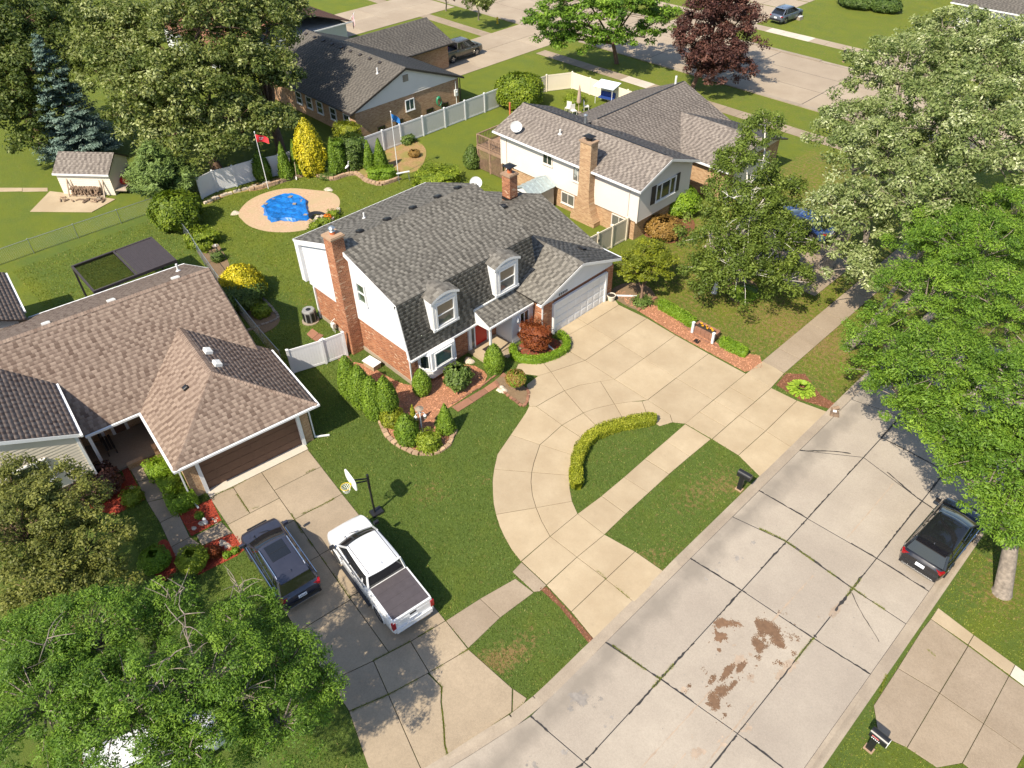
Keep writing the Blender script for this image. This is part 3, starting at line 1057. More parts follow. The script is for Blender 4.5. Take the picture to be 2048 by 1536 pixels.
def conifer(name, label, base, h, r, leaf, whorls=24, per=13, ls=0.16, droop=0.25, cat='tree', soft=False, lean=(0, 0)):
    base = np.asarray(base, float)
    t_ = thing(name, label, cat, base)
    m = MB()
    m.tube([(0, 0, -0.1), (lean[0] * 0.5, lean[1] * 0.5, h * 0.5), (lean[0], lean[1], h * 0.98)], [0.16 + h * 0.01, 0.1, 0.02], 8)
    C, Nn, S = [], [], []
    for i in range(whorls):
        t = (i + 0.5) / whorls
        z = h * (0.06 + 0.93 * t)
        L = r * (1 - t) ** 0.85 + 0.12
        for k in range(max(5, int(per * (1 - t * 0.55)))):
            a = rnd.uniform(0, 2 * PI)
            LL = L * rnd.uniform(0.75, 1.1)
            dz = -droop * LL * rnd.uniform(0.6, 1.2) + (0.35 * LL if soft else 0)
            n = max(5, int(LL / (0.075 if not soft else 0.06)))
            q = np.linspace(0.12, 1, n)
            ax = np.stack([q * LL * math.cos(a), q * LL * math.sin(a), z + dz * q + 0.22 * LL * q ** 2.5], 1)
            if k % 3 == 0:
                m.tube([(lean[0] * t, lean[1] * t, z), (ax[-1][0] * 0.8 + lean[0] * t, ax[-1][1] * 0.8 + lean[1] * t, ax[-1][2])], [0.03, 0.008], 4, cap=False)
            for _ in range(5 if not soft else 6):
                j = ax + rng.normal(0, 1, ax.shape) * np.array([0.11, 0.11, 0.05 if not soft else 0.11]) * (0.6 + LL * 0.3)
                j[:, 0] += lean[0] * t
                j[:, 1] += lean[1] * t
                C.append(j)
                Nn.append(unit(np.tile([math.cos(a) * 0.35, math.sin(a) * 0.35, 1.0], (n, 1)) + rng.normal(0, 0.4, (n, 3))))
    C, Nn = np.vstack(C), np.vstack(Nn)
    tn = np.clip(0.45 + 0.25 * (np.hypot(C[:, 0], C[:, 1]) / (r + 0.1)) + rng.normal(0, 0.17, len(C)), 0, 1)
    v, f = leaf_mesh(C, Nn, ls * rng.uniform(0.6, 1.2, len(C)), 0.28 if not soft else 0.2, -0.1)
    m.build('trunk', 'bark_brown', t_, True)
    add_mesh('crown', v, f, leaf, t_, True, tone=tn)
    return t_
# ------------------------------------------------------------------ the setting: paving first, its outlines keep grass out
EXCL = []                       # ground polygons where no grass grows


def W2(q, z=0.0):
    p = at(q[0], q[1], z)
    return (float(p[0]), float(p[1]))


def paved(name, polys, mat, ztop=0.03, gap=0.010, kind='structure', bed='joint_soil', piece='slab', parent=None, mats=None):
    """a paved surface: soil bed that shows in the joints, every slab a piece of its own"""
    m = MB()
    for p in polys:
        q = ccw(list(p))
        EXCL.append(q)
        m.add([(a, b, 0.008) for a, b in q], [tuple(range(len(q)))])
    bedo = m.build(name, bed, parent)
    if parent is None:
        bedo['kind'] = kind
        FRAME[bedo.name] = (np.array(bedo.location), 0.0)
    for i, p in enumerate(polys):
        q = inset(ccw(list(p)), gap + rnd.uniform(0, 0.004))
        MB().prism(q, -0.06, ztop + rnd.uniform(-0.006, 0.006), chamfer=0.010).build(piece, mats[i] if mats else mat, bedo)
    return bedo


cA, cB, cC = crop(980, 560, 0.24414), crop(960, 840, 0.24414), crop(1340, 620, 0.1953)
cD, cE, cG, cH = crop(400, 860, 0.24414), crop(600, 1160, 0.24414), crop(1000, 1136, 0.42), crop(1500, 1136, 0.42)
PX = lambda f, pts: [W2(f(*p)) for p in pts]
FP = lambda pts: [W2(p) for p in pts]
BA = lambda x, y: (x - 81.9, y + 1146.9)          # second crop's coordinates in the first one's

drive = [
    [(695, 300), (935, 175), (1025, 165), (1055, 205), (800, 365)], [(800, 365), (1055, 205), (1285, 315), (1020, 497)],
    [(1020, 497), (1285, 315), (1520, 455), (1260, 645)], [(1260, 645), (1520, 455), (1790, 605), (1525, 805)],
    [(1525, 805), (1790, 605), (2095, 770), (1830, 985)], [(695, 300), (800, 365), (605, 475), (520, 415)],
    [(800, 365), (1020, 497), (780, 660), (670, 597), (560, 500), (605, 475)], [(1020, 497), (1260, 645), (1020, 815), (780, 660)],
    [(1260, 645), (1525, 805), (1290, 985), (1020, 815)], [(1525, 805), (1830, 985), (1600, 1180), (1495, 1168), (1475, 1105), (1290, 985)],
    [(780, 660), (670, 597), (600, 560), (420, 660), (500, 755)], [(500, 755), (420, 660), (230, 690), (200, 760), (395, 787)],
    [(1020, 815), (780, 660), (500, 755), (610, 908), (740, 862), (905, 833)],
    [(610, 908), (500, 755), (395, 787), (300, 860), (320, 1035), (380, 1038), (470, 985)],
    [(1290, 985), (1020, 815), (905, 833), (1020, 1018), (1160, 998)], [(1020, 1018), (905, 833), (740, 862), (610, 908), (765, 1090), (860, 1055)],
    [(765, 1090), (610, 908), (470, 985), (380, 1038), (590, 1190)], [(590, 1190), (380, 1038), (320, 1035), (290, 1095), (170, 1270), (410, 1350), (480, 1290)],
    [(410, 1350), (170, 1270), (60, 1430), (33, 1552), (343, 1577), (360, 1500)],
    [BA(425, 430), BA(115, 405), BA(103, 500), BA(105, 600), BA(112, 690), BA(130, 775), BA(460, 720), BA(430, 620), BA(418, 510)],
    [BA(460, 720), BA(130, 775), BA(160, 870), BA(200, 960), BA(260, 1065), BA(335, 1160), BA(575, 955), BA(505, 830)],
    [(1475, 1105), (1290, 985), (1245, 995), (1300, 1140), (1390, 1200), (1495, 1168)], [(1245, 995), (1160, 998), (1020, 1018), (1100, 1155), (1300, 1140)],
    [(1020, 1018), (860, 1055), (765, 1090), (895, 1220), (1100, 1155)], [(765, 1090), (590, 1190), (775, 1310), (895, 1220)],
    [(590, 1190), (480, 1290), (410, 1350), (690, 1440), (720, 1380), (775, 1310)],
    [(410, 1350), (360, 1500), (343, 1577), (658, 1602), (660, 1536), (690, 1440)],
    [BA(425, 430), BA(418, 510), BA(430, 620), BA(460, 720), BA(755, 668), BA(735, 560), BA(740, 455)], [BA(460, 720), BA(505, 830), BA(575, 955), BA(800, 770), BA(755, 668)],
]
polys = [PX(cA, p) for p in drive]
polys += [PX(cC, p) for p in ([(430, 1325), (710, 1080), (980, 1240), (700, 1490)], [(710, 1080), (1035, 800), (1300, 930), (980, 1240)],
                              [(700, 1490), (980, 1240), (1250, 1410), (927, 1715)], [(980, 1240), (1300, 930), (1610, 1045), (1250, 1410)])]
polys += [FP(p) for p in ([(1093, 1171), (1154, 1114.7), (1211.5, 1158.6), (1142.8, 1224)], [(1154, 1114.7), (1209, 1069.5), (1270, 1103.7), (1211.5, 1158.6)],
                          [(1142.8, 1224), (1211.5, 1158.6), (1268.8, 1205), (1191, 1283)], [(1211.5, 1158.6), (1270, 1103.7), (1329, 1144.5), (1268.8, 1205)])]
mats_ = ['drive_concrete'] * len(polys)
polys.append([W2(cA(*q)) for q in ((520, 400), (480, 360), (920, 125), (937, 172))])
mats_.append('new_concrete')
paved('driveway', polys, '', mats=mats_)

up = [(340, 1160), (575, 955), (800, 770), (995, 625), (1180, 470), (1350, 320), (1520, 175), (1680, 35)]
lo_ = [(545, 1352), (795, 1125), (1020, 940), (1195, 770), (1380, 600), (1550, 445), (1720, 300), (1890, 160)]
polys = [PX(cB, [up[i], up[i + 1], lo_[i + 1], lo_[i]]) for i in range(7)]
mats_ = ['drive_concrete'] * 7
up2 = [(155, 1165), (300, 1045), (445, 925), (610, 790), (775, 655), (950, 520)]
lo2 = [(430, 1325), (570, 1202), (710, 1080), (872, 940), (1035, 800), (1170, 650)]
polys += [PX(cC, [up2[i], up2[i + 1], lo2[i + 1], lo2[i]]) for i in range(5)]
mats_ += ['drive_concrete'] * 5
xa, xb, ys = W2(cC(950, 520))[0], W2(cC(1170, 650))[0], W2(cC(1060, 590))[1]
for i in range(14):                                                     # old walk running on under the trees
    polys.append([(xa, ys + i * 1.75), (xb, ys + i * 1.75), (xb, ys + 1.75 + i * 1.75), (xa, ys + 1.75 + i * 1.75)])
    mats_.append('walk_concrete_old')
polys += [PX(cB, [(265, 1245), (340, 1165), (545, 1355), (490, 1405), (440, 1410)]), PX(cE, [(1195, 335), (1475, 155), (1640, 310), (1380, 560)]),
          PX(cE, [(1475, 155), (1765, -10), (1915, 105), (1640, 310)])]
mats_ += ['walk_concrete_old'] * 3
paved('sidewalk', polys, '', mats=mats_)

# neighbour's drive, its walk crossing and flared apron
_lo = at(634, 808, 2.6)


def NB(x, y):
    c, s_ = math.cos(R(-6.6)), math.sin(R(-6.6))
    return (_lo[0] + x * c - y * s_, _lo[1] + x * s_ + y * c)


nbl = [[(0.05, -5.17), (0.05, -3.65), (2.19, -3.65), (2.19, -5.17)], [(0.05, -6.35), (0.05, -5.17), (2.19, -5.17), (2.19, -6.3)], [(2.19, -6.3), (2.19, -3.65), (3.9, -3.65), (3.9, -6.27)],
       [(3.9, -6.27), (3.9, -3.65), (6.5, -3.65), (6.5, -6.18)], [(6.5, -6.18), (6.5, -3.65), (9.43, -3.65), (9.43, -6.15)], [(9.43, -6.15), (9.43, -3.65), (12.6, -3.62), (12.52, -4.3), (12.2, -6.12)],
       [(0.05, -3.65), (0.05, -1.08), (1.57, -1.08), (1.57, -3.65)], [(1.57, -3.65), (1.57, -1.08), (3.87, -1.1), (3.87, -3.65)], [(3.87, -3.65), (3.87, -1.1), (6.48, -1.08), (6.48, -3.65)],
       [(6.48, -3.65), (6.48, -1.08), (9.3, -1.03), (9.3, -3.65)], [(9.3, -3.65), (9.3, -1.03), (12.82, -0.99), (12.72, -2.67), (12.6, -3.62)],
       [(12.2, -6.12), (12.52, -4.3), (14.12, -4.55), (13.75, -6.08)], [(12.52, -4.3), (12.72, -2.67), (14.34, -2.8), (14.12, -4.55)], [(12.72, -2.67), (12.82, -0.99), (14.48, -0.99), (14.34, -2.8)],
       [(13.75, -6.08), (14.12, -4.55), (17.3, -5.05), (18.3, -5.3), (18.0, -6.9), (16.03, -6.53)]]
nb = [[NB(*q) for q in p] for p in nbl]
nb += [[NB(14.12, -4.55), NB(14.33, -2.86)] + PX(cE, [(1160, 880), (1155, 1000), (1175, 1180), (1185, 1350), (1210, 1445), (1050, 1530)]) + [NB(17.3, -5.05)],
       [NB(14.33, -2.82), NB(14.48, -0.99)] + PX(cE, [(1740, 890), (1735, 1085), (1440, 1290), (1215, 1440), (1190, 1350), (1180, 1180), (1160, 1000), (1165, 880)]),
       PX(cE, [(1745, 890), (1860, 970), (1835, 1015), (1740, 1085)])]
paved('driveway', nb, 'drive_concrete_old', gap=0.014)
paved('garage_apron', [[NB(-0.55, -6.35), NB(-0.55, -0.98), NB(0.04, -1.04), NB(0.04, -6.35)]], 'new_concrete')

# neighbour's front walk
paved('front_walk', [PX(crop(60, 860, 0.3152), p) for p in ([(615, 215), (735, 155), (830, 300), (680, 330)], [(680, 330), (830, 300), (900, 420), (745, 460)],
      [(745, 460), (895, 425), (945, 530), (825, 590)], [(825, 590), (945, 530), (1015, 680), (895, 745)], [(895, 745), (1015, 680), (1080, 725), (960, 830), (930, 820)],
      [(1055, 670), (1215, 585), (1285, 655), (1090, 735)])], 'walk_concrete_old', gap=0.014)
# drive over the road
paved('driveway', [PX(cH, p) for p in ([(815, 300), (860, 243), (1038, 372), (902, 597), (703, 478)], [(1038, 372), (1232, 516), (1112, 742), (902, 597)],
      [(703, 478), (902, 597), (747, 857), (610, 792), (588, 655)], [(902, 597), (1112, 742), (1010, 930), (890, 952), (747, 857)],
      [(1232, 516), (1420, 650), (1310, 880), (1112, 742)], [(1112, 742), (1310, 880), (1200, 1080), (1010, 930)],
      [(860, 243), (895, 190), (1065, 320), (1038, 366)], [(1038, 366), (1065, 320), (1262, 462), (1236, 512)], [(1236, 512), (1262, 462), (1450, 600), (1420, 650)])],
      'walk_concrete_old', mats=['walk_concrete_old'] * 6 + ['drive_concrete', 'drive_concrete', 'new_concrete'])


# ------------------------------------------------------------------ the street
def bend(x, y):
    d = max(0.0, 9.5 - y)
    return (x - 0.20 * d - 0.004 * d * d, y)


XN, XF = -9.30, -1.05
tj = [(44.5, 44.8, 45, 45), (39.5, 39.8, 40, 40), (34.6, 35.2, 35.2, 35.2), (29.1, 30.95, 30.2, 30.0), (25.3, 25.4, 25.55, 25.5), (23.0, 23.5, 23.33, 23.3), (19.65, 19.86, 19.98, 20.16),
      (13.8, 14.13, 14.46, 14.6), (9.44, 9.63, 9.9, 10.0), (4.4, 4.5, 4.6, 4.7), (-1, -1, -1, -1), (-7, -7, -7, -7)]
lx = (XN, -6.75, -3.43, XF)
polys = []
for i in range(len(tj) - 1):
    for k in range(3):
        a, b = tj[i], tj[i + 1]
        ring = [(lx[k], a[k]), (lx[k + 1], a[k + 1])] + [(lx[k + 1], a[k + 1] + (b[k + 1] - a[k + 1]) * t) for t in (0.5, 1)] + [(lx[k], b[k])] + [(lx[k], b[k] + (a[k] - b[k]) * 0.5)]
        polys.append([bend(*q) for q in ring])
street = paved('street', polys, 'street_concrete', 0.016, 0.016, bed='tar')


def ribbon(parent, path, w, mat, z, name, wob=0.5, skip=0.0, step=0.12):
    """a thin uneven strip lying on the paving (tar in a joint, a crack)"""
    m = MB()
    pts = smooth_path([(p[0], p[1]) for p in path], step)
    k = rnd.uniform(0, 9)
    prev = None
    for i, p in enumerate(pts):
        d = pts[min(i + 1, len(pts) - 1)] - pts[max(i - 1, 0)]
        d = d / (np.linalg.norm(d) + 1e-9)
        n = np.array([-d[1], d[0]])
        ww = w * (1 + wob * (math.sin(i * 0.7 + k) * 0.5 + rnd.uniform(-0.6, 0.6)))
        jog = n * rnd.uniform(-0.3, 0.3) * w
        cur = (p + n * ww / 2 + jog, p - n * ww / 2 + jog)
        if prev is not None and not (math.sin(i * 0.11 + k) < -1 + 2 * skip):
            m.add([(*prev[0], z), (*prev[1], z), (*cur[1], z), (*cur[0], z)], [(0, 1, 2, 3)])
        prev = cur
    if m.v:
        o = m.build(name, mat, parent)
        return o


for k, w in ((1, 0.085), (2, 0.095)):                                     # tar along the lengthwise joints
    for i in range(len(tj) - 1):
        ribbon(street, [bend(lx[k] + rnd.uniform(-.02, .02), tj[i][k] - 0.1), bend(lx[k] + rnd.uniform(-.03, .03), (tj[i][k] + tj[i + 1][k]) / 2), bend(lx[k], tj[i + 1][k] + 0.1)],
               w * rnd.uniform(0.45, 1.2), 'tar', 0.0285, 'joint_tar', 0.75, 0.12)
for i in range(3, len(tj) - 1):
    ribbon(street, [bend(lx[k], tj[i][k]) for k in range(4)], 0.055, 'tar', 0.0275, 'joint_tar', 0.8, 0.2)
ribbon(street, FP([(1703, 1186), (1722, 1225), (1745, 1262), (1758, 1284)]), 0.03, 'tar', 0.0275, 'crack')
ribbon(street, FP([(1762, 876), (1815, 902), (1875, 935)]), 0.06, 'tar', 0.0275, 'joint_tar')


def blot(x, y, r_, n=9):
    return [(x + r_ * rnd.uniform(0.6, 1.2) * math.cos(2 * PI * k / n), y + r_ * rnd.uniform(0.6, 1.2) * math.sin(2 * PI * k / n)) for k in range(n)]


def blots(parent, spots, mat, z, name='stain', cell=0.028, ragged=0.30):
    """ragged dried puddles: cells of a lumpy field, denser inside, frayed and streaked at the rim"""
    m = MB()
    for px, py, r_, asp, rz in spots:
        p = at(px, py)
        E_ = r_ * asp * 1.9
        n = int(2 * E_ / cell)
        gx_, gy_ = np.meshgrid((np.arange(n) - n / 2) * cell, (np.arange(n) - n / 2) * cell, indexing='ij')
        a = (gx_ * math.cos(rz) + gy_ * math.sin(rz)) / asp
        b = -gx_ * math.sin(rz) + gy_ * math.cos(rz)
        f_ = np.exp(-(a * a + b * b) / (r_ * r_) * 0.9)
        for s_, w_ in ((r_ * 0.45, 0.38), (r_ * 0.2, 0.22)):
            for _ in range(26):
                cx_, cy_ = rnd.uniform(-E_, E_), rnd.uniform(-E_, E_)
                f_ = f_ + rnd.choice((-1, 1)) * w_ * np.exp(-((gx_ - cx_) ** 2 + (gy_ - cy_) ** 2) / (s_ * s_))
        f_ = f_ + rng.normal(0, ragged * 0.35, f_.shape)
        for i, k in zip(*np.where(f_ > 0.55)):
            x, y = p[0] + gx_[i, k], p[1] + gy_[i, k]
            h = cell * 0.62
            m.add([(x - h, y - h, z), (x + h, y - h, z + 0.0002), (x + h, y + h, z), (x - h, y + h, z + 0.0003)], [(0, 1, 2, 3)])
    return m.build(name, mat, parent) if m.v else None


U = PI / 2
blots(street, [(1452, 1248, 0.36, 1.2, U), (1437, 1279, 0.22, 1.1, U)], 'stain_brown', 0.026)
blots(street, [(1545, 1267, 0.46, 1.45, U + .9), (1520, 1252, 0.20, 2.2, U + .9), (1516, 1289, 0.28, 1.4, U + 1.0)], 'stain_brown', 0.026)
blots(street, [(1436, 1388, 0.36, 1.7, U), (1455, 1345, 0.14, 4.2, U), (1482, 1335, 0.13, 3.0, U), (1430, 1412, 0.24, 1.2, U), (1424, 1360, 0.11, 3.0, U), (1466, 1370, 0.10, 4.0, U)], 'stain_brown', 0.026)
for sp in ([(1368, 1380, 0.10, 1.5, U)], [(1497, 1459, 0.14, 1.7, U)], [(1580, 1330, 0.20, 2.2, U)], [(1393, 1506, 0.17, 1.6, U)], [(1446, 1486, 0.11, 1.3, 0)],
           [(1500, 1355, 0.12, 1.5, U)], [(1480, 1320, 0.2, 1.5, U)], [(1670, 1222, 0.16, 3.0, U)], [(1560, 1350, .12, 2.5, U)]):
    blots(street, sp, 'stain_pale', 0.0245)
for sp in ([(1413, 1160, 0.08, 1.1, 0)], [(1474, 1117, 0.11, 1.1, 0)], [(1506, 1086, 0.08, 1.1, 0)], [(1434, 1142, 0.05, 1.5, 0)], [(1440, 1127, 0.06, 1, 0)], [(1223, 1434, 0.06, 1.3, 0)],
           [(1211, 1453, 0.05, 1.3, 0)], [(1127, 1505, 0.10, 1.2, 0)], [(1069, 1531, 0.10, 1.2, 0)], [(1160, 1395, .3, 1.6, .4)]):
    blots(street, sp, 'stain_grey', 0.0245)
m = MB()
for _ in range(170):                                                      # drips and small spots
    x, y = rnd.uniform(-8.6, -1.6), rnd.uniform(6, 31)
    m.add([(a, b, 0.0248) for a, b in blot(x, y, rnd.uniform(0.012, 0.035), 7)], [tuple(range(7))])
m.build('drip_spots', 'stain_grey', street)['kind'] = 'stuff'
for x0, y0, x1, y1, w in ((-5.35, 5.0, -5.0, 21, 0.045), (-5.0, 21.0, -4.9, 31, 0.035), (-4.55, 5, -4.35, 12.5, 0.03), (-3.7, 5, -3.62, 16, 0.035)):   # dribble lines left by leaking cars
    ribbon(street, [(x0, y0), ((x0 + x1) / 2 + .05, (y0 + y1) / 2), (x1, y1)], w, 'stain_pale', 0.0243, 'dribble', 0.9, 0.3)


def curb_run(name, line, side, lows, mat='curb_concrete', w=0.46, h=0.11):
    """rolled curb in cast lengths; low where drives cross"""
    par = None
    pts = smooth_path(line, 0.9)
    L = 3
    for s in range(0, len(pts) - 1, L):
        seg = pts[s:s + L + 1]
        if len(seg) < 2:
            break
        m = MB()
        for j in range(len(seg) - 1):
            prof = []
            for p in (seg[j], seg[j + 1]):
                hh = h
                for a, b in lows:
                    k = min(max((p[1] - a) / 0.7 + 0.5, 0), 1) * min(max((b - p[1]) / 0.7 + 0.5, 0), 1)
                    hh = hh + (0.034 - hh) * k
                d = seg[min(j + 1, len(seg) - 1)] - seg[j]
                d = d / np.linalg.norm(d)
                n = np.array([-d[1], d[0]]) * side
                prof.append([(*(p + n * a), b) for a, b in ((0.0, 0.017), (0.16, 0.026), (0.27, hh * 0.75), (0.34, hh), (w, hh), (w, -0.05), (0, -0.05))])
            e = 0.006 if j == 0 else 0
            v = prof[0] + prof[1]
            m.add(v, [(k, (k + 1) % 7, (k + 1) % 7 + 7, k + 7) for k in range(7)] + [tuple(range(7)), tuple(range(13, 6, -1))])
        if par is None:
            par = m.build(name, mat)
            par['kind'] = 'structure'
            FRAME[par.name] = (np.array(par.location), 0.0)
        else:
            m.build('curb_length', mat, par)
    a = [pts[i] for i in range(0, len(pts), 2)]
    EXCL.append([tuple(p) for p in pts] + [(p[0] - side * 0.5, p[1]) for p in pts[::-1]])


curb_run('curb', [bend(XN + 0.005, y) for y in (50, 40, 30, 25, 20, 15, 10, 8, 6, 4, 2, 0, -3, -7)], -1, [(26.2, 32.9), (13.6, 18.3), (-1.0, 6.6)])
curb_run('curb', [bend(XF - 0.005, y) for y in (50, 40, 30, 25, 20, 15, 10, 8, 6, 4, 2, 0, -3, -7)], 1, [(18.5, 24.9)])
EXCL.append([(-9.8, 50), (-0.5, 50), (-0.5, 10), bend(-0.5, 5), bend(-0.5, -7), bend(-9.8, -7), bend(-9.8, 5), (-9.8, 10)])

# ------------------------------------------------------------------ the cross street behind
polys, mats_ = [], []
for i in range(18):
    for k in range(3):
        x0, y0 = -128 + i * 9.5, 70.6 + k * 4.1
        polys.append([(x0, y0), (x0 + 9.5, y0), (x0 + 9.5, y0 + 4.1), (x0, y0 + 4.1)])
paved('cross_street', polys, 'far_concrete', 0.016, 0.03, bed='tar')
m = MB()
for y in (70.35, 83.15):
    for i in range(36):
        x0 = -128 + i * 4.75
        h = 0.035 if (y < 75 and (-71.5 < x0 < -63 or -90 < x0 < -80)) or (y > 75 and (-60 < x0 < -48 or -38 < x0 < -28)) else 0.10
        m.box(x0 + 0.006, x0 + 4.744, y - 0.24, y + 0.24, -0.05, h)
m.build('curb', 'curb_concrete')['kind'] = 'structure'
EXCL.append([(-130, 70.1), (44, 70.1), (44, 83.4), (-130, 83.4)])
polys, mats_ = [], []
for i in range(60):
    x0 = -120 + i * 1.75
    if -71.6 < x0 + 0.8 < -62.8:
        continue
    polys.append([(x0, 63.8), (x0 + 1.75, 63.8), (x0 + 1.75, 65.35), (x0, 65.35)])
    mats_.append('new_concrete' if -50.2 < x0 < -46.6 else 'walk_concrete_old')
paved('sidewalk', polys, '', mats=mats_)
ya, yb = W2((1572, 60))[1], W2((1566, 70))[1]
polys, mats_ = [], []
for i in range(46):
    x0 = -82 + i * 1.9
    polys.append([(x0, 88.2), (x0 + 1.9, 88.2), (x0 + 1.9, 89.9), (x0, 89.9)])
    mats_.append('new_concrete' if -49.6 < x0 < -43.5 else 'far_concrete')
paved('sidewalk', polys, '', mats=mats_)
polys = [[(-71.3 + k * 4.1, 51.8 + i * 4.6), (-67.2 + k * 4.1, 51.8 + i * 4.6), (-67.2 + k * 4.1, 56.4 + i * 4.6), (-71.3 + k * 4.1, 56.4 + i * 4.6)] for i in range(4) for k in range(2)]
paved('driveway', polys, 'far_concrete', 0.035, 0.02)
paved('driveway', [[(-92 + k * 4.5, 50.5 + i * 4.8), (-87.5 + k * 4.5, 50.5 + i * 4.8), (-87.5 + k * 4.5, 55.3 + i * 4.8), (-92 + k * 4.5, 55.3 + i * 4.8)] for i in range(4) for k in range(2)], 'far_concrete', 0.035, 0.02)
paved('driveway', [[(-58.5 + k * 4.2, 83.4 + i * 4.6), (-54.3 + k * 4.2, 83.4 + i * 4.6), (-54.3 + k * 4.2, 88 + i * 4.6), (-58.5 + k * 4.2, 88 + i * 4.6)] for i in (0, 1.05, 2.1, 3.15, 4.2) for k in range(2)], 'far_concrete', 0.036, 0.02)
paved('driveway', [[(-33.5 + k * 4.2, 83.4 + i * 4.6), (-29.3 + k * 4.2, 83.4 + i * 4.6), (-29.3 + k * 4.2, 88 + i * 4.6), (-33.5 + k * 4.2, 88 + i * 4.6)] for i in (0, 1.05, 2.1, 3.15, 4.2) for k in range(2)], 'far_concrete', 0.036, 0.02)
# drive of the white house by the birch
polys = [[(-24.5 + i * 4.4, 42.2 + k * 3.2), (-20.1 + i * 4.4, 42.2 + k * 3.2), (-20.1 + i * 4.4, 45.4 + k * 3.2), (-24.5 + i * 4.4, 45.4 + k * 3.2)] for i in range(2) for k in range(2)]
paved('driveway', polys, 'walk_concrete_old', 0.03, 0.015)
# shed pad and path
paved('shed_pad', [FP([(60, 424), (100, 383), (205, 395), (232, 399), (184, 425)])], 'drive_concrete', 0.05)
paved('garden_path', [FP([(a, 376), (b, 376), (b, 383), (a, 384)]) for a, b in ((-60, -10), (-10, 45), (45, 96))], 'drive_concrete', 0.03)
# red paver path from the drive to the gate and along the flower bed
cc_ = crop(760, 480, 0.24414)
pav = [(585, 1370), (720, 1290), (850, 1215), (960, 1140), (1010, 1085)]
pav2 = [(640, 1410), (770, 1330), (890, 1250), (985, 1195), (1080, 1130)]
paved('paver_path', [PX(cc_, [pav[i], pav[i + 1], pav2[i + 1], pav2[i]]) for i in range(4)], 'paver_red', 0.035, 0.012)
paved('paver_path', [PX(crop(560, 620, 0.1953), p) for p in ([(590, 510), (700, 465), (740, 520), (680, 575)], [(270, 250), (330, 190), (400, 240), (330, 300)], [(330, 300), (400, 240), (450, 260), (380, 330)])], 'paver_red', 0.035, 0.012)


# ------------------------------------------------------------------ planting beds
def bed(name, pts, mat, z=0.012, chips=None, dens=120, cs=0.05, world=False, smooth=0.4):
    q = [tuple(p) for p in pts] if world else FP(pts)
    if smooth:
        q = [tuple(p) for p in smooth_path(q, smooth, True)]
    q = ccw(q)
    EXCL.append(q)
    o = MB().prism(q, -0.03, z).build(name, mat)
    o['kind'] = 'structure'
    FRAME[o.name] = (np.array(o.location), 0.0)
    if chips:
        a = np.array(q)
        lo, hi = a.min(0), a.max(0)
        n = int((hi - lo).prod() * dens)
        x, y = rng.uniform(lo[0], hi[0], n), rng.uniform(lo[1], hi[1], n)
        k = inside(x, y, q)
        x, y = x[k], y[k]
        c = np.stack([x, y, z + rng.uniform(0.004, 0.03, len(x))], 1)
        v, f = leaf_mesh(c, unit(np.array([0, 0, 1.0]) + rng.normal(0, 0.35, (len(x), 3))), cs * rng.uniform(0.5, 1.4, len(x)), 0.42)
        g = add_mesh('mulch_chips', v, f, chips, o, tone=np.clip(rng.normal(0.5, 0.28, len(x)), 0, 1))
        g['kind'] = 'stuff'
    return o


c4 = crop(560, 620, 0.1953)
bed('mulch_bed', [c4(*p) for p in ((700, 560), (880, 560), (1320, 770), (1700, 640), (1900, 560), (2080, 620), (2100, 740), (1760, 985), (1600, 1090), (1600, 1240), (1810, 1240), (1730, 1370), (1560, 1465), (1400, 1465), (1200, 1370), (1070, 1200), (1020, 1110), (800, 930), (690, 780))], 'mulch_orange', 0.014, 'chip_orange', 170)
bed('mulch_bed', [cA(*p) for p in ((225, 560), (290, 505), (420, 500), (520, 480), (585, 530), (540, 600), (420, 640), (300, 640))], 'mulch_brown', 0.022, 'chip_red', 160)
c3 = crop(780, 560, 0.14648)
bed('planting_bed', [c3(*p) for p in ((1440, 1370), (1560, 1330), (1700, 1400), (1840, 1460), (1880, 1560), (1840, 1700), (1700, 1640), (1560, 1530))], 'bed_soil', 0.05)
bed('mulch_bed', [(1222, 588), (1240, 580), (1345, 628), (1398, 655), (1450, 700), (1520, 712), (1525, 735), (1490, 744), (1350, 668)], 'mulch_orange', 0.016, 'chip_orange', 170, smooth=0)
bed('planting_bed', [(1221, 589), (1245, 568), (1290, 570), (1312, 595), (1296, 612), (1272, 620)], 'bed_soil', 0.03)
bed('mulch_bed', [(1552, 770), (1572, 748), (1610, 748), (1640, 790), (1676, 812), (1660, 818), (1600, 800)], 'mulch_brown', 0.016, 'chip_brown', 170, smooth=0)
bed('mulch_strip', [(1080, 1178), (1093, 1174), (1140, 1226), (1190, 1282), (1182, 1292), (1120, 1215)], 'mulch_brown', 0.016, 'chip_brown', 170, smooth=0)
c6 = crop(60, 860, 0.3152)
bed('mulch_bed', [c6(*p) for p in ((940, 530), (1150, 440), (1215, 575), (1025, 675))], 'mulch_red', 0.014, 'chip_red', 170, smooth=0)
bed('mulch_bed', [c6(*p) for p in ((1090, 745), (1285, 660), (1360, 760), (1230, 840), (1060, 925), (960, 980), (830, 950), (760, 850), (830, 700), (890, 720), (960, 830))], 'mulch_red', 0.014, 'chip_red', 170)
bed('mulch_bed', [c6(*p) for p in ((330, 330), (600, 300), (560, 200), (600, 195), (730, 440), (540, 540), (380, 500))], 'mulch_red', 0.013, 'chip_red', 170, smooth=0)
bed('mulch_bed', [c6(*p) for p in ((735, 145), (770, 130), (1010, 470), (1080, 450), (940, 520), (870, 400))], 'mulch_red', 0.013, 'chip_red', 160, smooth=0)
c5 = crop(380, 230, 0.2197)
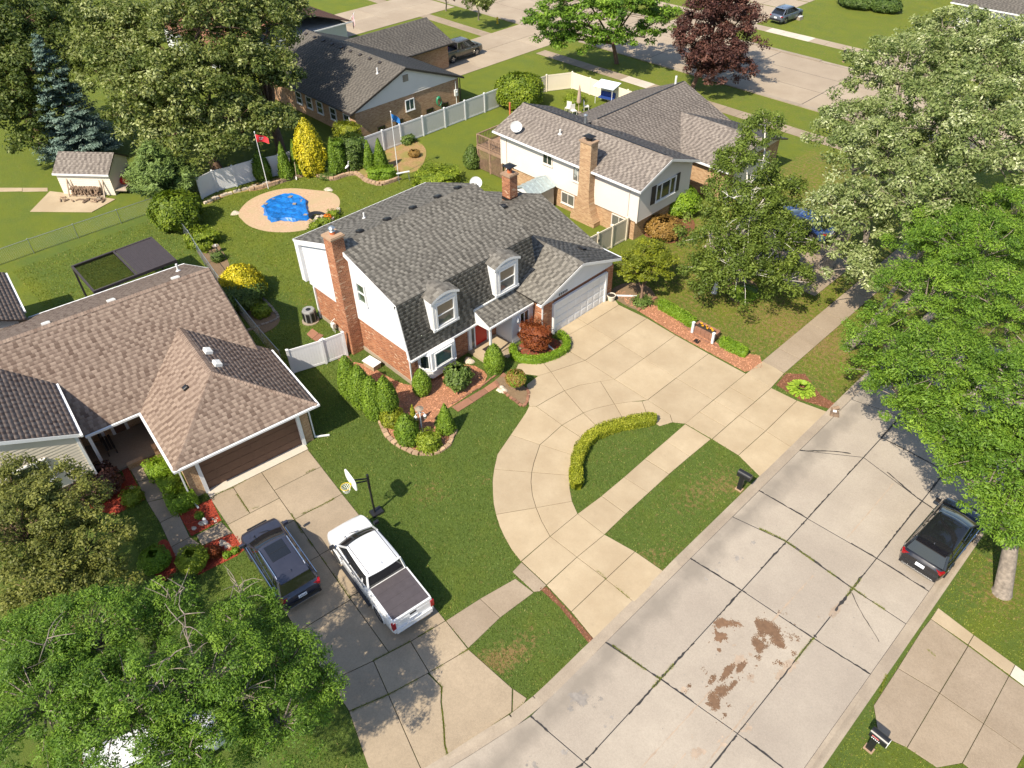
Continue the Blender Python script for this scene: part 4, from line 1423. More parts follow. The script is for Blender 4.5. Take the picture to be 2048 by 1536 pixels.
bed('planting_bed', [c5(*p) for p in ((530, 690), (560, 640), (700, 600), (880, 560), (1000, 530), (1100, 500), (1250, 480), (1500, 440), (1640, 400), (1800, 400), (1830, 500), (1900, 570), (1750, 635), (1690, 630), (1600, 600), (1520, 550), (1430, 550), (1300, 590), (1200, 575), (1100, 545), (1000, 560), (880, 600), (720, 660), (600, 690))], 'dry_bank', 0.05)
bed('planting_bed', [c5(*p) for p in ((1780, 330), (1900, 260), (2060, 240), (2150, 330), (2100, 480), (1980, 530), (1850, 490))], 'dry_bank', 0.02)
bed('sand_ring', [(477, 425), (500, 400), (540, 383), (580, 377), (625, 380), (665, 386), (680, 402), (672, 425), (650, 446), (600, 462), (545, 464), (505, 455), (484, 440)], 'sand', 0.016)
bed('planting_bed', [(372, 470), (400, 455), (430, 480), (455, 520), (470, 560), (520, 600), (560, 640), (520, 668), (490, 640), (455, 600), (425, 545), (395, 505)], 'bed_soil', 0.016)
bed('planting_bed', [(1288, 470), (1300, 440), (1330, 425), (1370, 425), (1390, 450), (1370, 478), (1330, 487)], 'mulch_brown', 0.016)
bed('planting_bed', [(1452, 575), (1470, 560), (1505, 562), (1520, 590), (1500, 608), (1470, 605), (1455, 592)], 'bed_soil', 0.016)
bed('gravel_bed', [(412, 402), (440, 388), (500, 374), (535, 360), (540, 368), (500, 381), (450, 393), (418, 409)], 'dry_bank', 0.02)

# ------------------------------------------------------------------ ground
gx = np.unique(np.concatenate([[-900, -500, -300, -200, -150], np.arange(-125, 30, 0.7), [40, 60, 100, 200, 400, 900]]))
gy = np.unique(np.concatenate([[-900, -400, -200, -100, -60], np.arange(-30, 108, 0.7), [115, 130, 160, 220, 300, 500, 900]]))
X, Y = np.meshgrid(gx, gy, indexing='ij')
warm = np.clip((-(X + 36.5)) / 7, 0, 1) * 0.55
warm = np.maximum(warm, np.clip((Y - 33.5) / 3, 0, 1) * 0.62)
warm = np.where((Y < 18) & (X < -36) & (Y > 6.5) & (X > -58), 0.12, warm)
warm = np.maximum(warm, np.where(X > 0.4, 0.35, 0))
dry = np.full(X.shape, 0.06)
dry = np.where((Y > 33.2) & (X > -27), 0.50, dry)
dry = np.where(Y > 62, 0.26, dry)
dry = np.where((X < -40) & (Y < 34), 0.12, dry)
dry = np.where((X > -13.2) & (X < -9.7) & (Y > 17) & (Y < 27.5), 0.20, dry)
dry = np.where((X > -17.6) & (X < -14.8) & (Y > 18) & (Y < 28), 0.16, dry)


def spot(px, py, r_, amt, asp=1.0, rz=0.0):
    global dry
    p = at(px, py)
    a, b = X - p[0], Y - p[1]
    u_, v_ = (a * math.cos(rz) + b * math.sin(rz)) / asp, -a * math.sin(rz) + b * math.cos(rz)
    dry = dry + amt * np.exp(-(u_ ** 2 + v_ ** 2) / (r_ ** 2))


for s_ in ((862, 983, 0.95, 0.50), (1000, 1318, 0.55, 1.2, 2.2, 1.2), (1060, 1265, 0.9, 0.3), (1395, 990, 0.7, 0.5, 2.0, 1.5), (1340, 1105, 0.8, 0.35), (1290, 1120, 0.5, 0.4), (1240, 900, 0.6, 0.3),
           (1450, 960, 1.0, 0.35), (1480, 975, 0.5, 0.5), (975, 960, 0.5, 0.5), (990, 1060, .5, .3), (1650, 690, 1.6, 0.4), (1560, 640, 2.0, 0.3), (1440, 560, 2.0, 0.25), (1990, 1190, 1.5, 0.55), (2030, 1120, 1.5, 0.4),
           (630, 760, 0.8, 0.25), (770, 835, 0.7, 0.5), (640, 530, 1.2, 0.25), (610, 600, 0.8, 0.4), (820, 290, 1.5, 0.3), (1160, 1040, 1, .1), (1230, 1000, 0.5, 0.3), (1330, 1140, 0.3, 0.7)):
    spot(*s_)
nx, ny = X.shape
V = np.stack([X.ravel(), Y.ravel(), np.zeros(X.size)], 1)
ii, jj = np.meshgrid(np.arange(nx - 1), np.arange(ny - 1), indexing='ij')
q0 = (ii * ny + jj).ravel()
F = np.stack([q0, q0 + ny, q0 + ny + 1, q0 + 1], 1)
g = add_mesh('ground', V, F, 'grass', local=True, attrs={'dry': dry.ravel(), 'warm': warm.ravel()})
g['kind'] = 'structure'


def ground_val(arr, x, y):
    i = np.clip(np.searchsorted(gx, x), 0, nx - 1)
    j = np.clip(np.searchsorted(gy, y), 0, ny - 1)
    return arr[i, j]
# ------------------------------------------------------------------ the main house
def vent_box(parent, p, n, mat='black_metal', s=(0.42, 0.34, 0.17), rz=0.0, name='roof_vent', local=False):
    """low box vent on a slope at p; n = the slope's normal"""
    n = np.asarray(n, float) / np.linalg.norm(n)
    u = np.array([math.cos(rz), math.sin(rz), 0])
    u = u - n * (u @ n)
    u /= np.linalg.norm(u)
    v = np.cross(n, u)
    p = np.asarray(p, float)
    V_ = []
    for k, h in ((1.0, -0.02), (1.0, s[2] * 0.75), (0.72, s[2])):
        V_ += [p + u * a * s[0] / 2 * k + v * b * s[1] / 2 * k + n * h for a, b in ((-1, -1), (1, -1), (1, 1), (-1, 1))]
    f = [(3, 2, 1, 0), (8, 9, 10, 11)] + [(k * 4 + i, k * 4 + (i + 1) % 4, k * 4 + 4 + (i + 1) % 4, k * 4 + 4 + i) for k in range(2) for i in range(4)]
    return MB().add(V_, f).build(name, mat, parent, local)


def pipe_vent(parent, p, h=0.35, r_=0.05, mat='white_paint', local=False):
    m = MB().tube([(p[0], p[1], p[2] - 0.1), (p[0], p[1], p[2] + h)], r_, 10)
    m.lathe((p[0], p[1], p[2] - 0.03), [(r_ * 2.6, 0), (r_ * 1.3, 0.09)], 12)
    return m.build('vent_pipe', mat, parent, local)


def brick_chimney(parent, x0, x1, y0, y1, z0, z1, mx, my, cap='block_tan', steps=()):
    """chimney stack; the faces that run along x and along y get bricks laid their own way"""
    m = MB()
    m.box(x0, x1, y0, y1, z0, z1)
    o = m.build('chimney', mx, parent)
    k = MB()
    k.box(x0 + 0.002, x1 - 0.002, y0 - 0.004, y0 + 0.01, z0, z1 - 0.001)
    t = 0.012
    MB().box(x1 - 0.005, x1 + 0.003, y0 + 0.001, y1 - 0.001, z0 + .001, z1 - 0.002).build('chimney_face', my, o)
    c = MB()
    c.box(x0 - 0.07, x1 + 0.07, y0 - 0.07, y1 + 0.07, z1, z1 + 0.10)
    c.box(x0 - 0.02, x1 + 0.02, y0 - 0.02, y1 + 0.02, z1 + 0.10, z1 + 0.15)
    c.build('chimney_cap', cap, o)
    return o


H1 = thing('main_house', 'red brick and white house with grey shingle gambrel roof, two dormers and attached garage', 'house', (-30.5, 25.0, 0))
YG, YE = 18.25, 28.10           # gable wall, end of the two-storey part
XFr, XBk = -27.45, -36.80       # ground-floor front and back
EXCL.append([(-37.0, 18.2), (-27.3, 18.2), (-27.3, 22.4), (-26.0, 22.4), (-26, 26.4), (-25.1, 26.4), (-25.1, 33.0), (-37, 33.0)])
m = MB()
m.box(XBk, XFr, YG, YE, -0.1, 2.34)
m.build('brick_wall', 'brick_orange_x', H1)
MB().box(XFr - 0.02, XFr + 0.004, YG + 0.001, YE, -0.05, 2.33).build('brick_wall', 'brick_orange_y', H1)
MB().box(XBk, XFr + 0.02, YG - 0.04, YG, -0.1, 0.28).build('foundation', 'curb_concrete', H1)
gab = [(-37.30, 2.36), (-27.20, 2.36), (-27.82, 5.40), (-32.70, 6.93), (-37.30, 5.36)]
m = MB()
m.add([(x, YG - 0.03, z) for x, z in gab] + [(x, YE, z) for x, z in gab], [(0, 1, 2, 3, 4), (9, 8, 7, 6, 5)] + [(i, i + 5, (i + 1) % 5 + 5, (i + 1) % 5) for i in range(5)])
m.build('upper_wall', 'white_siding', H1)
siding(H1, [(x, YG - 0.034, z) for x, z in gab], 'white_siding', 0.20, 0.012)
# roof slopes
roof_plane(H1, [(-27.72, 18.03, 5.50), (-27.72, 28.25, 5.50), (-32.70, 28.25, 7.08), (-32.70, 18.03, 7.08)], 'shingle_grey')
roof_plane(H1, [(-37.70, 28.25, 5.42), (-37.70, 18.03, 5.42), (-32.70, 18.03, 7.08), (-32.70, 28.25, 7.08)], 'shingle_grey')
roof_plane(H1, [(-27.05, 18.03, 2.16), (-27.05, 28.10, 2.16), (-27.73, 28.10, 5.50), (-27.73, 18.03, 5.50)], 'shingle_grey', name='mansard_slope')
ridge_caps(H1, (-32.70, 18.03, 7.09), (-32.70, 28.25, 7.09), 'shingle_grey')
# white rake boards and fascia round the gable
rk = [(-27.05, 2.12), (-27.73, 5.47), (-32.70, 7.05), (-37.70, 5.39)]
for i, wd in ((0, 0.16), (1, 0.24), (2, 0.30)):
    (a, b), (c, d) = rk[i], rk[i + 1]
    dv = np.array([c - a, d - b])
    dv /= np.linalg.norm(dv)
    nn_ = np.array([-dv[1], dv[0]])
    P_ = [np.array([a, b]), np.array([c, d]), np.array([c, d]) + nn_ * wd, np.array([a, b]) + nn_ * wd]
    MB().add([(p[0], y, p[1]) for y in (17.98, 18.20) for p in P_], [(0, 1, 2, 3), (7, 6, 5, 4), (0, 4, 5, 1), (1, 5, 6, 2), (2, 6, 7, 3), (3, 7, 4, 0)]).build('rake_board', 'white_paint', H1)
MB().box(-37.62, -37.22, 17.97, 18.21, 2.62, 5.36).build('corner_board', 'white_paint', H1)
MB().box(-37.78, -37.60, 18.0, 28.25, 5.26, 5.40).build('gutter', 'white_paint', H1)
MB().box(-27.06, -26.96, 18.02, 23.0, 2.06, 2.17).build('gutter', 'white_paint', H1)
MB().box(-27.42, -27.06, 18.05, 23.0, 2.06, 2.10).build('soffit', 'white_paint', H1)
MB().box(-36.86, -36.74, 18.15, 18.24, 0, 2.36).build('corner_board', 'white_paint', H1)
downspout(H1, -27.36, 18.16, 2.1, 'white_paint', (0.6, -0.2), 0.25)
window(H1, (-31.18, YG - 0.05, 4.55), -PI / 2, 0.80, 1.35, 'double', pane='window_green', depth=0.10)
# chimney on the gable wall, with a clay flue and steel cowl
ch = brick_chimney(H1, -32.95, -32.15, 17.45, 18.22, 0, 7.78, 'brick_orange_x', 'brick_orange_y')
MB().lathe((-32.55, 17.83, 7.93), [(0.15, 0), (0.15, 0.14), (0.13, 0.14)], 12).build('flue', 'terracotta', ch)
MB().lathe((-32.55, 17.83, 8.07), [(0.13, 0), (0.17, 0.04), (0.10, 0.10), (0.10, 0.18), (0.19, 0.22), (0.12, 0.30), (0.05, 0.34)], 14).build('cowl', 'galvanised', ch, smooth=True)
for y in (19.9, 21.8, 23.7, 25.6, 27.2):
    vent_box(H1, (-33.15, y, 6.93), (-0.315, 0, 0.95))
pipe_vent(H1, (-35.6, 21.8, 6.12))
# single-storey wing and rear chimney
MB().box(-37.0, -27.46, YE, 32.9, -0.1, 2.9).build('brick_wall', 'brick_orange_x', H1)
roof_plane(H1, [(-26.2, 28.26, 3.05), (-26.2, 33.15, 3.05), (-31.85, 33.15, 4.87), (-31.85, 28.26, 4.87)], 'shingle_grey')
roof_plane(H1, [(-37.5, 33.15, 3.05), (-37.5, 28.26, 3.05), (-31.85, 28.26, 4.87), (-31.85, 33.15, 4.87)], 'shingle_grey')
ridge_caps(H1, (-31.85, 28.3, 4.88), (-31.85, 33.15, 4.88), 'shingle_grey')
MB().add([(-27.5, 32.92, 2.85), (-36.8, 32.92, 2.85), (-31.85, 32.92, 4.75), (-27.5, 32.8, 2.85), (-36.8, 32.8, 2.85), (-31.85, 32.8, 4.75)], [(0, 1, 2), (5, 4, 3), (0, 3, 4, 1), (1, 4, 5, 2), (2, 5, 3, 0)]).build('gable_wall', 'white_siding', H1)
c2_ = brick_chimney(H1, -33.95, -33.2, 31.65, 32.35, 3.7, 6.05, 'brick_orange_x', 'brick_orange_y')
MB().box(-33.97, -33.18, 31.63, 32.37, 4.3, 4.52).build('flashing', 'black_metal', c2_)
MB().lathe((-33.57, 32.0, 6.2), [(0.16, 0), (0.16, 0.26), (0.14, 0.26)], 12).build('flue', 'terracotta', c2_)
m = MB().box(-33.92, -33.22, 31.65, 32.35, 6.64, 6.67)
m.add([(-33.92, 31.65, 6.67), (-33.22, 31.65, 6.67), (-33.22, 32.35, 6.67), (-33.92, 32.35, 6.67), (-33.57, 32.0, 6.8)], [(0, 1, 4), (1, 2, 4), (2, 3, 4), (3, 0, 4)])
for a, b in ((-33.75, 31.82), (-33.39, 31.82), (-33.39, 32.18), (-33.75, 32.18)):
    m.beam((a, b, 6.42), (a, b, 6.65), 0.03, 0.03)
m.build('chimney_cover', 'black_metal', c2_)
vent_box(H1, (-32.35, 30.3, 4.72), (-0.3, 0, 0.95))
# garage
MB().box(-31.0, -25.22, 26.55, 32.9, -0.1, 2.42).build('garage_wall', 'brick_orange_x', H1)
for y0, y1 in ((26.50, 27.42), (32.22, 32.95)):
    MB().box(-25.6, -25.16, y0, y1, -0.1, 2.44).build('brick_pier', 'brick_orange_y', H1)
roof_plane(H1, [(-31.5, 26.02, 2.98), (-24.82, 26.02, 2.98), (-24.82, 29.60, 4.22), (-31.5, 29.60, 4.22)], 'shingle_grey')
roof_plane(H1, [(-24.82, 33.20, 2.98), (-31.5, 33.20, 2.98), (-31.5, 29.60, 4.22), (-24.82, 29.60, 4.22)], 'shingle_grey')
ridge_caps(H1, (-30.0, 29.60, 4.23), (-24.82, 29.60, 4.23), 'shingle_grey')
tri = [(26.4, 2.44), (32.85, 2.44), (32.85, 2.95), (29.60, 4.08), (26.4, 2.97)]
MB().add([(-25.20, y, z) for y, z in tri] + [(-25.4, y, z) for y, z in tri], [(0, 1, 2, 3, 4), (9, 8, 7, 6, 5)] + [(i, i + 5, (i + 1) % 5 + 5, (i + 1) % 5) for i in range(5)]).build('gable_wall', 'white_siding', H1)
siding(H1, [(-25.196, y, z) for y, z in tri], 'white_siding', 0.13, 0.016)
for (a, b), (c, d) in (((25.98, 2.93), (29.60, 4.19)), ((33.24, 2.93), (29.60, 4.19))):
    MB().slab([(-24.79, a, b), (-24.79, c, d), (-24.79, c, d - 0.19), (-24.79, a, b - 0.17)], 0.05, d=(1, 0, 0)).build('rake_board', 'white_paint', H1)
    MB().slab([(-24.83, a, b - 0.13), (-24.83, c, d - 0.13), (-25.2, c, d - 0.13), (-25.2, a, b - 0.13)], 0.02, d=(0, 0, 1)).build('soffit', 'white_paint', H1)
MB().box(-31.0, -24.84, 33.2, 33.3, 2.87, 2.98).build('gutter', 'white_paint', H1)
# garage door, its sections and raised panels
gd = MB().box(-25.24, -25.10, 27.42, 32.22, 0.0, 2.12).build('garage_door', 'white_paint', H1)
for r_ in range(4):
    for k in range(8):
        y0, z0 = 27.50 + k * 0.59, 0.05 + r_ * 0.52
        m = MB()
        m.add([(-25.098, y, z) for y, z in ((y0 + .05, z0 + .06), (y0 + .54, z0 + .06), (y0 + .54, z0 + .46), (y0 + .05, z0 + .46))] +
              [(-25.080, y, z) for y, z in ((y0 + .10, z0 + .11), (y0 + .49, z0 + .11), (y0 + .49, z0 + .41), (y0 + .10, z0 + .41))], [(4, 5, 6, 7), (0, 1, 5, 4), (1, 2, 6, 5), (2, 3, 7, 6), (3, 0, 4, 7)])
        m.build('door_panel', 'white_paint', gd)
    MB().box(-25.12, -25.088, 27.42, 32.22, 0.035 + r_ * 0.52, 0.06 + r_ * 0.52).build('door_seam', 'grey_siding', gd)
for y0, y1, z0, z1 in ((27.30, 27.45, 0, 2.24), (32.10, 32.26, 0, 2.24), (27.46, 32.09, 2.12, 2.26)):
    MB().box(-25.16, -25.0, y0, y1, z0, z1).build('door_frame', 'white_paint', H1)
for k in range(5):
    MB().box(-25.17, -25.15, 27.9 + k * 0.16, 27.98 + k * 0.16, 2.52, 2.66).build('house_number_mark', 'black_metal', H1)
vent_box(H1, (-26.6, 31.5, 3.60), (0, 0.33, 0.94), s=(0.42, 0.36, 0.12))
downspout(H1, -25.05, 26.35, 2.9, 'white_paint', (0.9, -0.15), 1.3)
MB().beam((-24.95, 33.15, 0.06), (-23.9, 34.1, 0.05), 0.09, 0.08).build('downspout', 'white_paint', H1)
# entry: porch roof, vestibule, red door, slab, steps, post
roof_plane(H1, [(-25.88, 22.88, 2.46), (-25.88, 26.5, 2.46), (-27.22, 26.5, 2.98), (-27.22, 22.88, 2.98)], 'shingle_grey', name='porch_roof')
MB().box(-25.90, -25.80, 22.86, 26.4, 2.34, 2.45).build('gutter', 'white_paint', H1)
MB().slab([(-25.88, 22.86, 2.44), (-27.22, 22.86, 2.96), (-27.4, 22.86, 2.10), (-25.88, 22.86, 2.22)], 0.05, d=(0, -1, 0)).build('porch_fascia', 'white_paint', H1)
MB().box(-27.25, -27.12, 22.86, 27.6, 2.97, 3.04).build('flashing', 'pale_metal', H1)
MB().box(-27.45, -26.02, 24.78, 26.6, 0, 2.5).build('vestibule_wall', 'grey_siding', H1)
siding(H1, [(-27.4, 24.776, 0.15), (-26.02, 24.776, 0.15), (-26.02, 24.776, 2.45), (-27.4, 24.776, 2.45)], 'grey_siding', 0.18, 0.012)
siding(H1, [(-26.016, 24.8, 0.15), (-26.016, 26.5, 0.15), (-26.016, 26.5, 2.45), (-26.016, 24.8, 2.45)], 'grey_siding', 0.18, 0.012)
window(H1, (-26.0, 25.75, 1.5), 0.0, 0.8, 1.25, 'slider', pane='car_glass')
MB().lathe((-25.92, 25.15, 1.62), [(0.05, 0), (0.09, 0.06), (0.08, 0.26), (0.03, 0.32)], 10).build('wall_lamp', 'white_paint', H1)
dr = MB().box(-27.46, -27.38, 23.02, 23.95, 0.22, 2.06).build('front_door', 'red_paint', H1)
MB().lathe((-27.35, 23.85, 1.1), [(0.035, 0), (0.035, 0.05)], 8).build('door_handle', 'chrome', dr)
for y0, y1 in ((22.5, 22.72), (22.93, 23.02), (23.95, 24.05)):
    MB().box(-27.46, -27.34, y0, y1, 0.18, 2.12).build('door_frame', 'white_paint', H1)
MB().box(-27.46, -27.37, 22.72, 22.93, 0.2, 2.1).build('side_light', 'window_grey', H1)
MB().box(-27.44, -25.95, 22.45, 24.76, -0.05, 0.18).build('porch_slab', 'drive_concrete', H1)
MB().box(-25.94, -25.35, 23.7, 24.9, -0.05, 0.10).build('step', 'walk_concrete_old', H1)
MB().box(-26.04, -25.92, 22.93, 23.05, 0.18, 2.36).build('porch_post', 'white_paint', H1)
MB().box(-26.9, -26.3, 23.1, 23.8, 0.181, 0.195).build('door_mat', 'dark_trim', H1)
# bay window under the eave
bay = [(-27.45, 18.75), (-26.78, 19.25), (-26.78, 20.95), (-27.45, 21.45)]
MB().prism(bay, 0.32, 2.08).build('bay_window', 'white_paint', H1)
MB().prism([(-27.45, 18.7), (-26.72, 19.22), (-26.72, 20.98), (-27.45, 21.5)], 0.78, 0.86).build('bay_sill', 'white_paint', H1)
window(H1, (-26.78, 20.1, 1.48), 0.0, 1.25, 1.0, 'single', pane='window_teal', depth=0.05, fw=0.06)
fa = math.atan2(0.67, 0.5)
window(H1, (-27.115, 19.0, 1.48), -fa, 0.58, 1.0, 'single', pane='window_glass', depth=0.05, fw=0.06)
window(H1, (-27.115, 21.2, 1.48), fa, 0.58, 1.0, 'single', pane='window_glass', depth=0.05, fw=0.06)


def dormer(y0, y1):
    yc, w = (y0 + y1) / 2, (y1 - y0) / 2
    x0, zb, zt = -27.0, 3.28, 5.12
    d = MB()
    d.add([(x0, y0, zb), (x0, y1, zb), (x0, y1, zt), (x0, y0, zt), (-27.33, y0, zb), (-27.33, y1, zb), (-29.2, y1, zt + 0.45), (-29.2, y0, zt + 0.45)],
          [(0, 1, 2, 3), (4, 0, 3, 7), (1, 5, 6, 2), (3, 2, 6, 7), (0, 4, 5, 1)])
    dm = d.build('dormer', 'white_siding', H1)
    # arched roof: shallow barrel running back into the slope
    n = 10
    A, B_ = [], []
    for k in range(n + 1):
        t = k / n
        y = y0 - 0.14 + (y1 - y0 + 0.28) * t
        z = 5.22 + 0.30 * math.sin(PI * t)
        A.append((-26.86, y, z))
        B_.append((-29.9, y, z + 0.30))
    m = MB()
    T_ = []
    for j in range(18):
        for k in range(n):
            f0, f1 = j / 18, (j + 1.05) / 18
            a, b = np.array(A[k]), np.array(A[k + 1])
            c, e = np.array(B_[k + 1]), np.array(B_[k])
            P_ = [a + (e - a) * f0, b + (c - b) * f0, b + (c - b) * f1, a + (e - a) * f1]
            up_ = np.array([0, 0, 0.016 if (j + k) % 2 else 0.006])
            m.add([P_[0], P_[1], P_[2] + up_, P_[3] + up_], [(0, 1, 2, 3)], min(1, max(0, rnd.gauss(0.55, 0.22))))
    o = m.build('dormer_roof', 'shingle_grey', dm, tone=True)
    m = MB()
    for k in range(n):
        a, b = A[k], A[k + 1]
        m.add([(-26.85, a[1], a[2] - 0.15), (-26.85, b[1], b[2] - 0.15), (-26.85, b[1], b[2] + 0.012), (-26.85, a[1], a[2] + 0.012),
               (-27.05, a[1], a[2] - 0.15), (-27.05, b[1], b[2] - 0.15)], [(0, 1, 2, 3), (4, 5, 1, 0)])
    m.build('arched_fascia', 'white_paint', dm)
    MB().add([(-26.985, y0 + 0.02, 5.02)] + [(-26.985, a[1], a[2] - 0.10) for a in A[1:-1]] + [(-26.985, y1 - 0.02, 5.02)], [tuple(range(n + 1))]).build('tympanum', 'grey_siding', dm)
    for ya, yb, za, zb_ in ((y0, y0 + 0.16, zb, 5.1), (y1 - 0.16, y1, zb, 5.1), (y0 + 0.162, y1 - 0.162, 4.95, 5.15), (y0 - 0.05, y1 + 0.05, zb - 0.06, zb + 0.10)):
        MB().box(-27.02, -26.93 + (0.02 if za < zb else 0), ya, yb, za, zb_).build('dormer_trim', 'white_paint', dm)
    window(dm, (-26.995, yc, 4.15), 0.0, 1.38, 1.58, 'double', pane='window_grey', fw=0.12, depth=0.09, shade='blind_tan')
    return dm


dormer(19.78, 21.52)
dormer(24.45, 26.22)
# things fixed or set at the main house
ac = thing('air_conditioner', 'grey round-cornered air conditioning unit on a pad beside the brick gable wall', 'air conditioner', (-36.95, 17.55, 0))
MB().lathe((0, 0, 0.06), [(0.40, 0), (0.42, 0.04), (0.42, 0.78), (0.38, 0.84), (0.30, 0.84)], 8, rz=0.39).build('casing', 'ac_grey', ac, True)
MB().lathe((0, 0, 0.86), [(0.30, 0), (0.30, 0.02), (0.10, 0.05)], 16).build('fan_guard', 'black_metal', ac, True)
MB().lathe((0, 0, 0), [(0.55, 0), (0.55, 0.06)], 14).build('pad', 'curb_concrete', ac, True)
for k in range(8):
    MB().obox((0.425 * math.cos(k * PI / 4 + .39 + .39), 0.425 * math.sin(k * PI / 4 + .39 + .39), 0.14), (0.02, 0.2, 0.62), k * PI / 4 + .78).build('louvre', 'black_metal', ac, True)
gm = thing('gas_meter', 'small grey gas meter with pipes at the foot of the brick gable wall', 'meter', (-34.9, 17.95, 0))
MB().obox((0, 0, 0.35), (0.28, 0.2, 0.32)).build('meter_body', 'pale_metal', gm, True)
MB().tube([(-0.1, 0, 0), (-0.1, 0, 0.75), (-0.1, 0.25, 0.85)], 0.025, 8).tube([(0.1, 0, 0.0), (0.1, 0, 0.72)], 0.025, 8).build('pipe', 'pale_metal', gm, True)


def dish(name, label, p, aim, r_, parts=True, tilt=0.45):
    t = thing(name, label, 'satellite dish', p)
    n = np.array([math.cos(aim) * math.cos(tilt), math.sin(aim) * math.cos(tilt), math.sin(tilt)])
    u = np.array([-math.sin(aim), math.cos(aim), 0])
    v = np.cross(n, u)
    c = np.array([0, 0, 0.55])
    V_, F_ = [], []
    for i in range(5):
        q = i / 4
        for k in range(20):
            a = 2 * PI * k / 20
            V_.append(c + n * (0.13 * q * q) + (u * math.cos(a) * 1.08 + v * math.sin(a)) * r_ * max(q, 0.02))
    for i in range(4):
        for k in range(20):
            j = (k + 1) % 20
            F_.append((i * 20 + k, (i + 1) * 20 + k, (i + 1) * 20 + j, i * 20 + j))
    add_mesh('reflector', V_, F_, 'dish_grey', t, True, smooth=True)
    m = MB().tube([(0, 0, -0.02), (0, 0, 0.4), c - n * 0.02], 0.03, 8)
    m.tube([(0.12, 0.1, -0.03), (0, 0, 0.3)], 0.015, 6)
    m.build('mast', 'black_metal', t, True)
    q = c + n * (r_ * 1.0) - v * r_ * 0.25
    MB().tube([c - v * r_ * 0.9 + n * 0.1, q], 0.014, 6).obox(q, (0.09, 0.07, 0.1), aim).build('feed_arm', 'pale_metal', t, True)
    return t


dish('satellite_dish', 'pale round satellite dish behind the ridge of the grey gambrel roof', (-32.85, 28.45, 6.45), -0.9, 0.36)
hb = thing('utility_cover', 'pale low box cover against the brick wall behind the columnar evergreens', 'cover', at(745, 733))
MB().obox((0, 0, 0), (0.9, 0.55, 0.35), 0.1).build('box', 'drive_concrete', hb, True)
MB().obox((0, 0, 0.35), (1.0, 0.62, 0.05), 0.1).build('lid', 'white_paint', hb, True)

# ------------------------------------------------------------------ brown-roofed neighbour on the left
RZ = R(-6.6)
LO = at(634, 808, 2.6)
H2 = thing('ranch_house', 'brown-shingled house with dark brown garage door and open porch left of the gambrel house', 'house', (LO[0], LO[1], 0), RZ)
LK = lambda pts: [tuple(p) for p in pts]


def L2W(x, y, z=0.0):
    c, s = math.cos(RZ), math.sin(RZ)
    return (LO[0] + x * c - y * s, LO[1] + x * s + y * c, z)


EXCL.append([L2W(*p)[:2] for p in ((-0.4, -0.5), (-0.4, -7.0), (-4.6, -7.0), (-4.6, -10.2), (-3.4, -10.2), (-3.4, -22), (-22, -22), (-17, -0.9))])
kw = dict(local=True)
ZE = 2.6
sh = 'shingle_brown'
roof_plane(H2, [(0, -7.28, ZE), (0, 0, ZE), (-3.64, -3.64, 4.25)], sh, **kw)
roof_plane(H2, [(0, 0, ZE), (-5.7, 0, ZE), (-9.0, -3.64, 4.25), (-3.64, -3.64, 4.25)], sh, **kw)
roof_plane(H2, [(-9.0, -7.28, ZE), (0, -7.28, ZE), (-3.64, -3.64, 4.25), (-9.0, -3.64, 4.25)], sh, **kw)
for a, b in (((0, 0, ZE), (-3.64, -3.64, 4.25)), ((0, -7.28, ZE), (-3.64, -3.64, 4.25)), ((-3.64, -3.64, 4.26), (-8.3, -3.64, 4.26))):
    ridge_caps(H2, a, b, sh, **kw)
roof_plane(H2, [(-5.05, -14.0, ZE), (-5.05, -0.65, ZE), (-10.9, -0.65, 5.52), (-10.9, -14.0, 5.52)], sh, **kw)
roof_plane(H2, [(-17.5, -0.65, ZE - 0.05), (-17.5, -16.0, ZE - 0.05), (-10.9, -16.0, 5.52), (-10.9, -0.65, 5.52)], sh, **kw)
ridge_caps(H2, (-10.9, -0.65, 5.53), (-10.9, -15, 5.53), sh, **kw)
EW, YW = 4.05, -10.05           # taller left wing
roof_plane(H2, [(-3.48, YW, EW), (-12.0, YW, EW), (-12.0, -14.6, 6.1), (-3.48, -14.6, 6.1)], sh, **kw)
roof_plane(H2, [(-12.0, -19.15, EW), (-3.48, -19.15, EW), (-3.48, -14.6, 6.1), (-12.0, -14.6, 6.1)], sh, **kw)
roof_plane(H2, [(-16.2, -9.95, 3.2), (-22.5, -9.95, 3.2), (-22.5, -14.6, 5.2), (-16.2, -14.6, 5.2)], sh, name='rear_slope', **kw)
MB().box(-22.4, -16.4, -19, -10.4, 0, 3.1).build('rear_wall', 'beige_siding', H2, True)
# gutters
gz = ZE - 0.02
for b_ in ((-0.02, 0.10, -7.36, 0.10, gz - 0.11, gz), (-5.6, -0.03, 0.0, 0.11, gz - 0.11, gz), (-5.1, -0.03, -7.39, -7.28, gz - 0.11, gz), (-5.05, -4.94, -9.95, -7.4, gz - 0.11, gz),
           (-8.0, -3.3, YW, YW + 0.11, EW - 0.13, EW - 0.02), (-17.61, -17.5, -9.9, -0.6, gz - 0.15, gz - 0.04), (-22.4, -17.2, -9.95, -9.84, 3.07, 3.18)):
    MB().box(*b_).build('gutter', 'white_paint', H2, True)
MB().slab([(-5.05, -0.64, ZE), (-10.9, -0.64, 5.52), (-10.9, -0.64, 5.36), (-5.05, -0.64, ZE - 0.15)], 0.04, d=(0, -1, 0)).build('rake_board', 'dark_trim', H2, True)
MB().slab([(-10.9, -0.64, 5.52), (-17.5, -0.64, ZE - .05), (-17.5, -0.64, ZE - 0.2), (-10.9, -0.64, 5.36)], 0.04, d=(0, -1, 0)).build('rake_board', 'white_paint', H2, True)
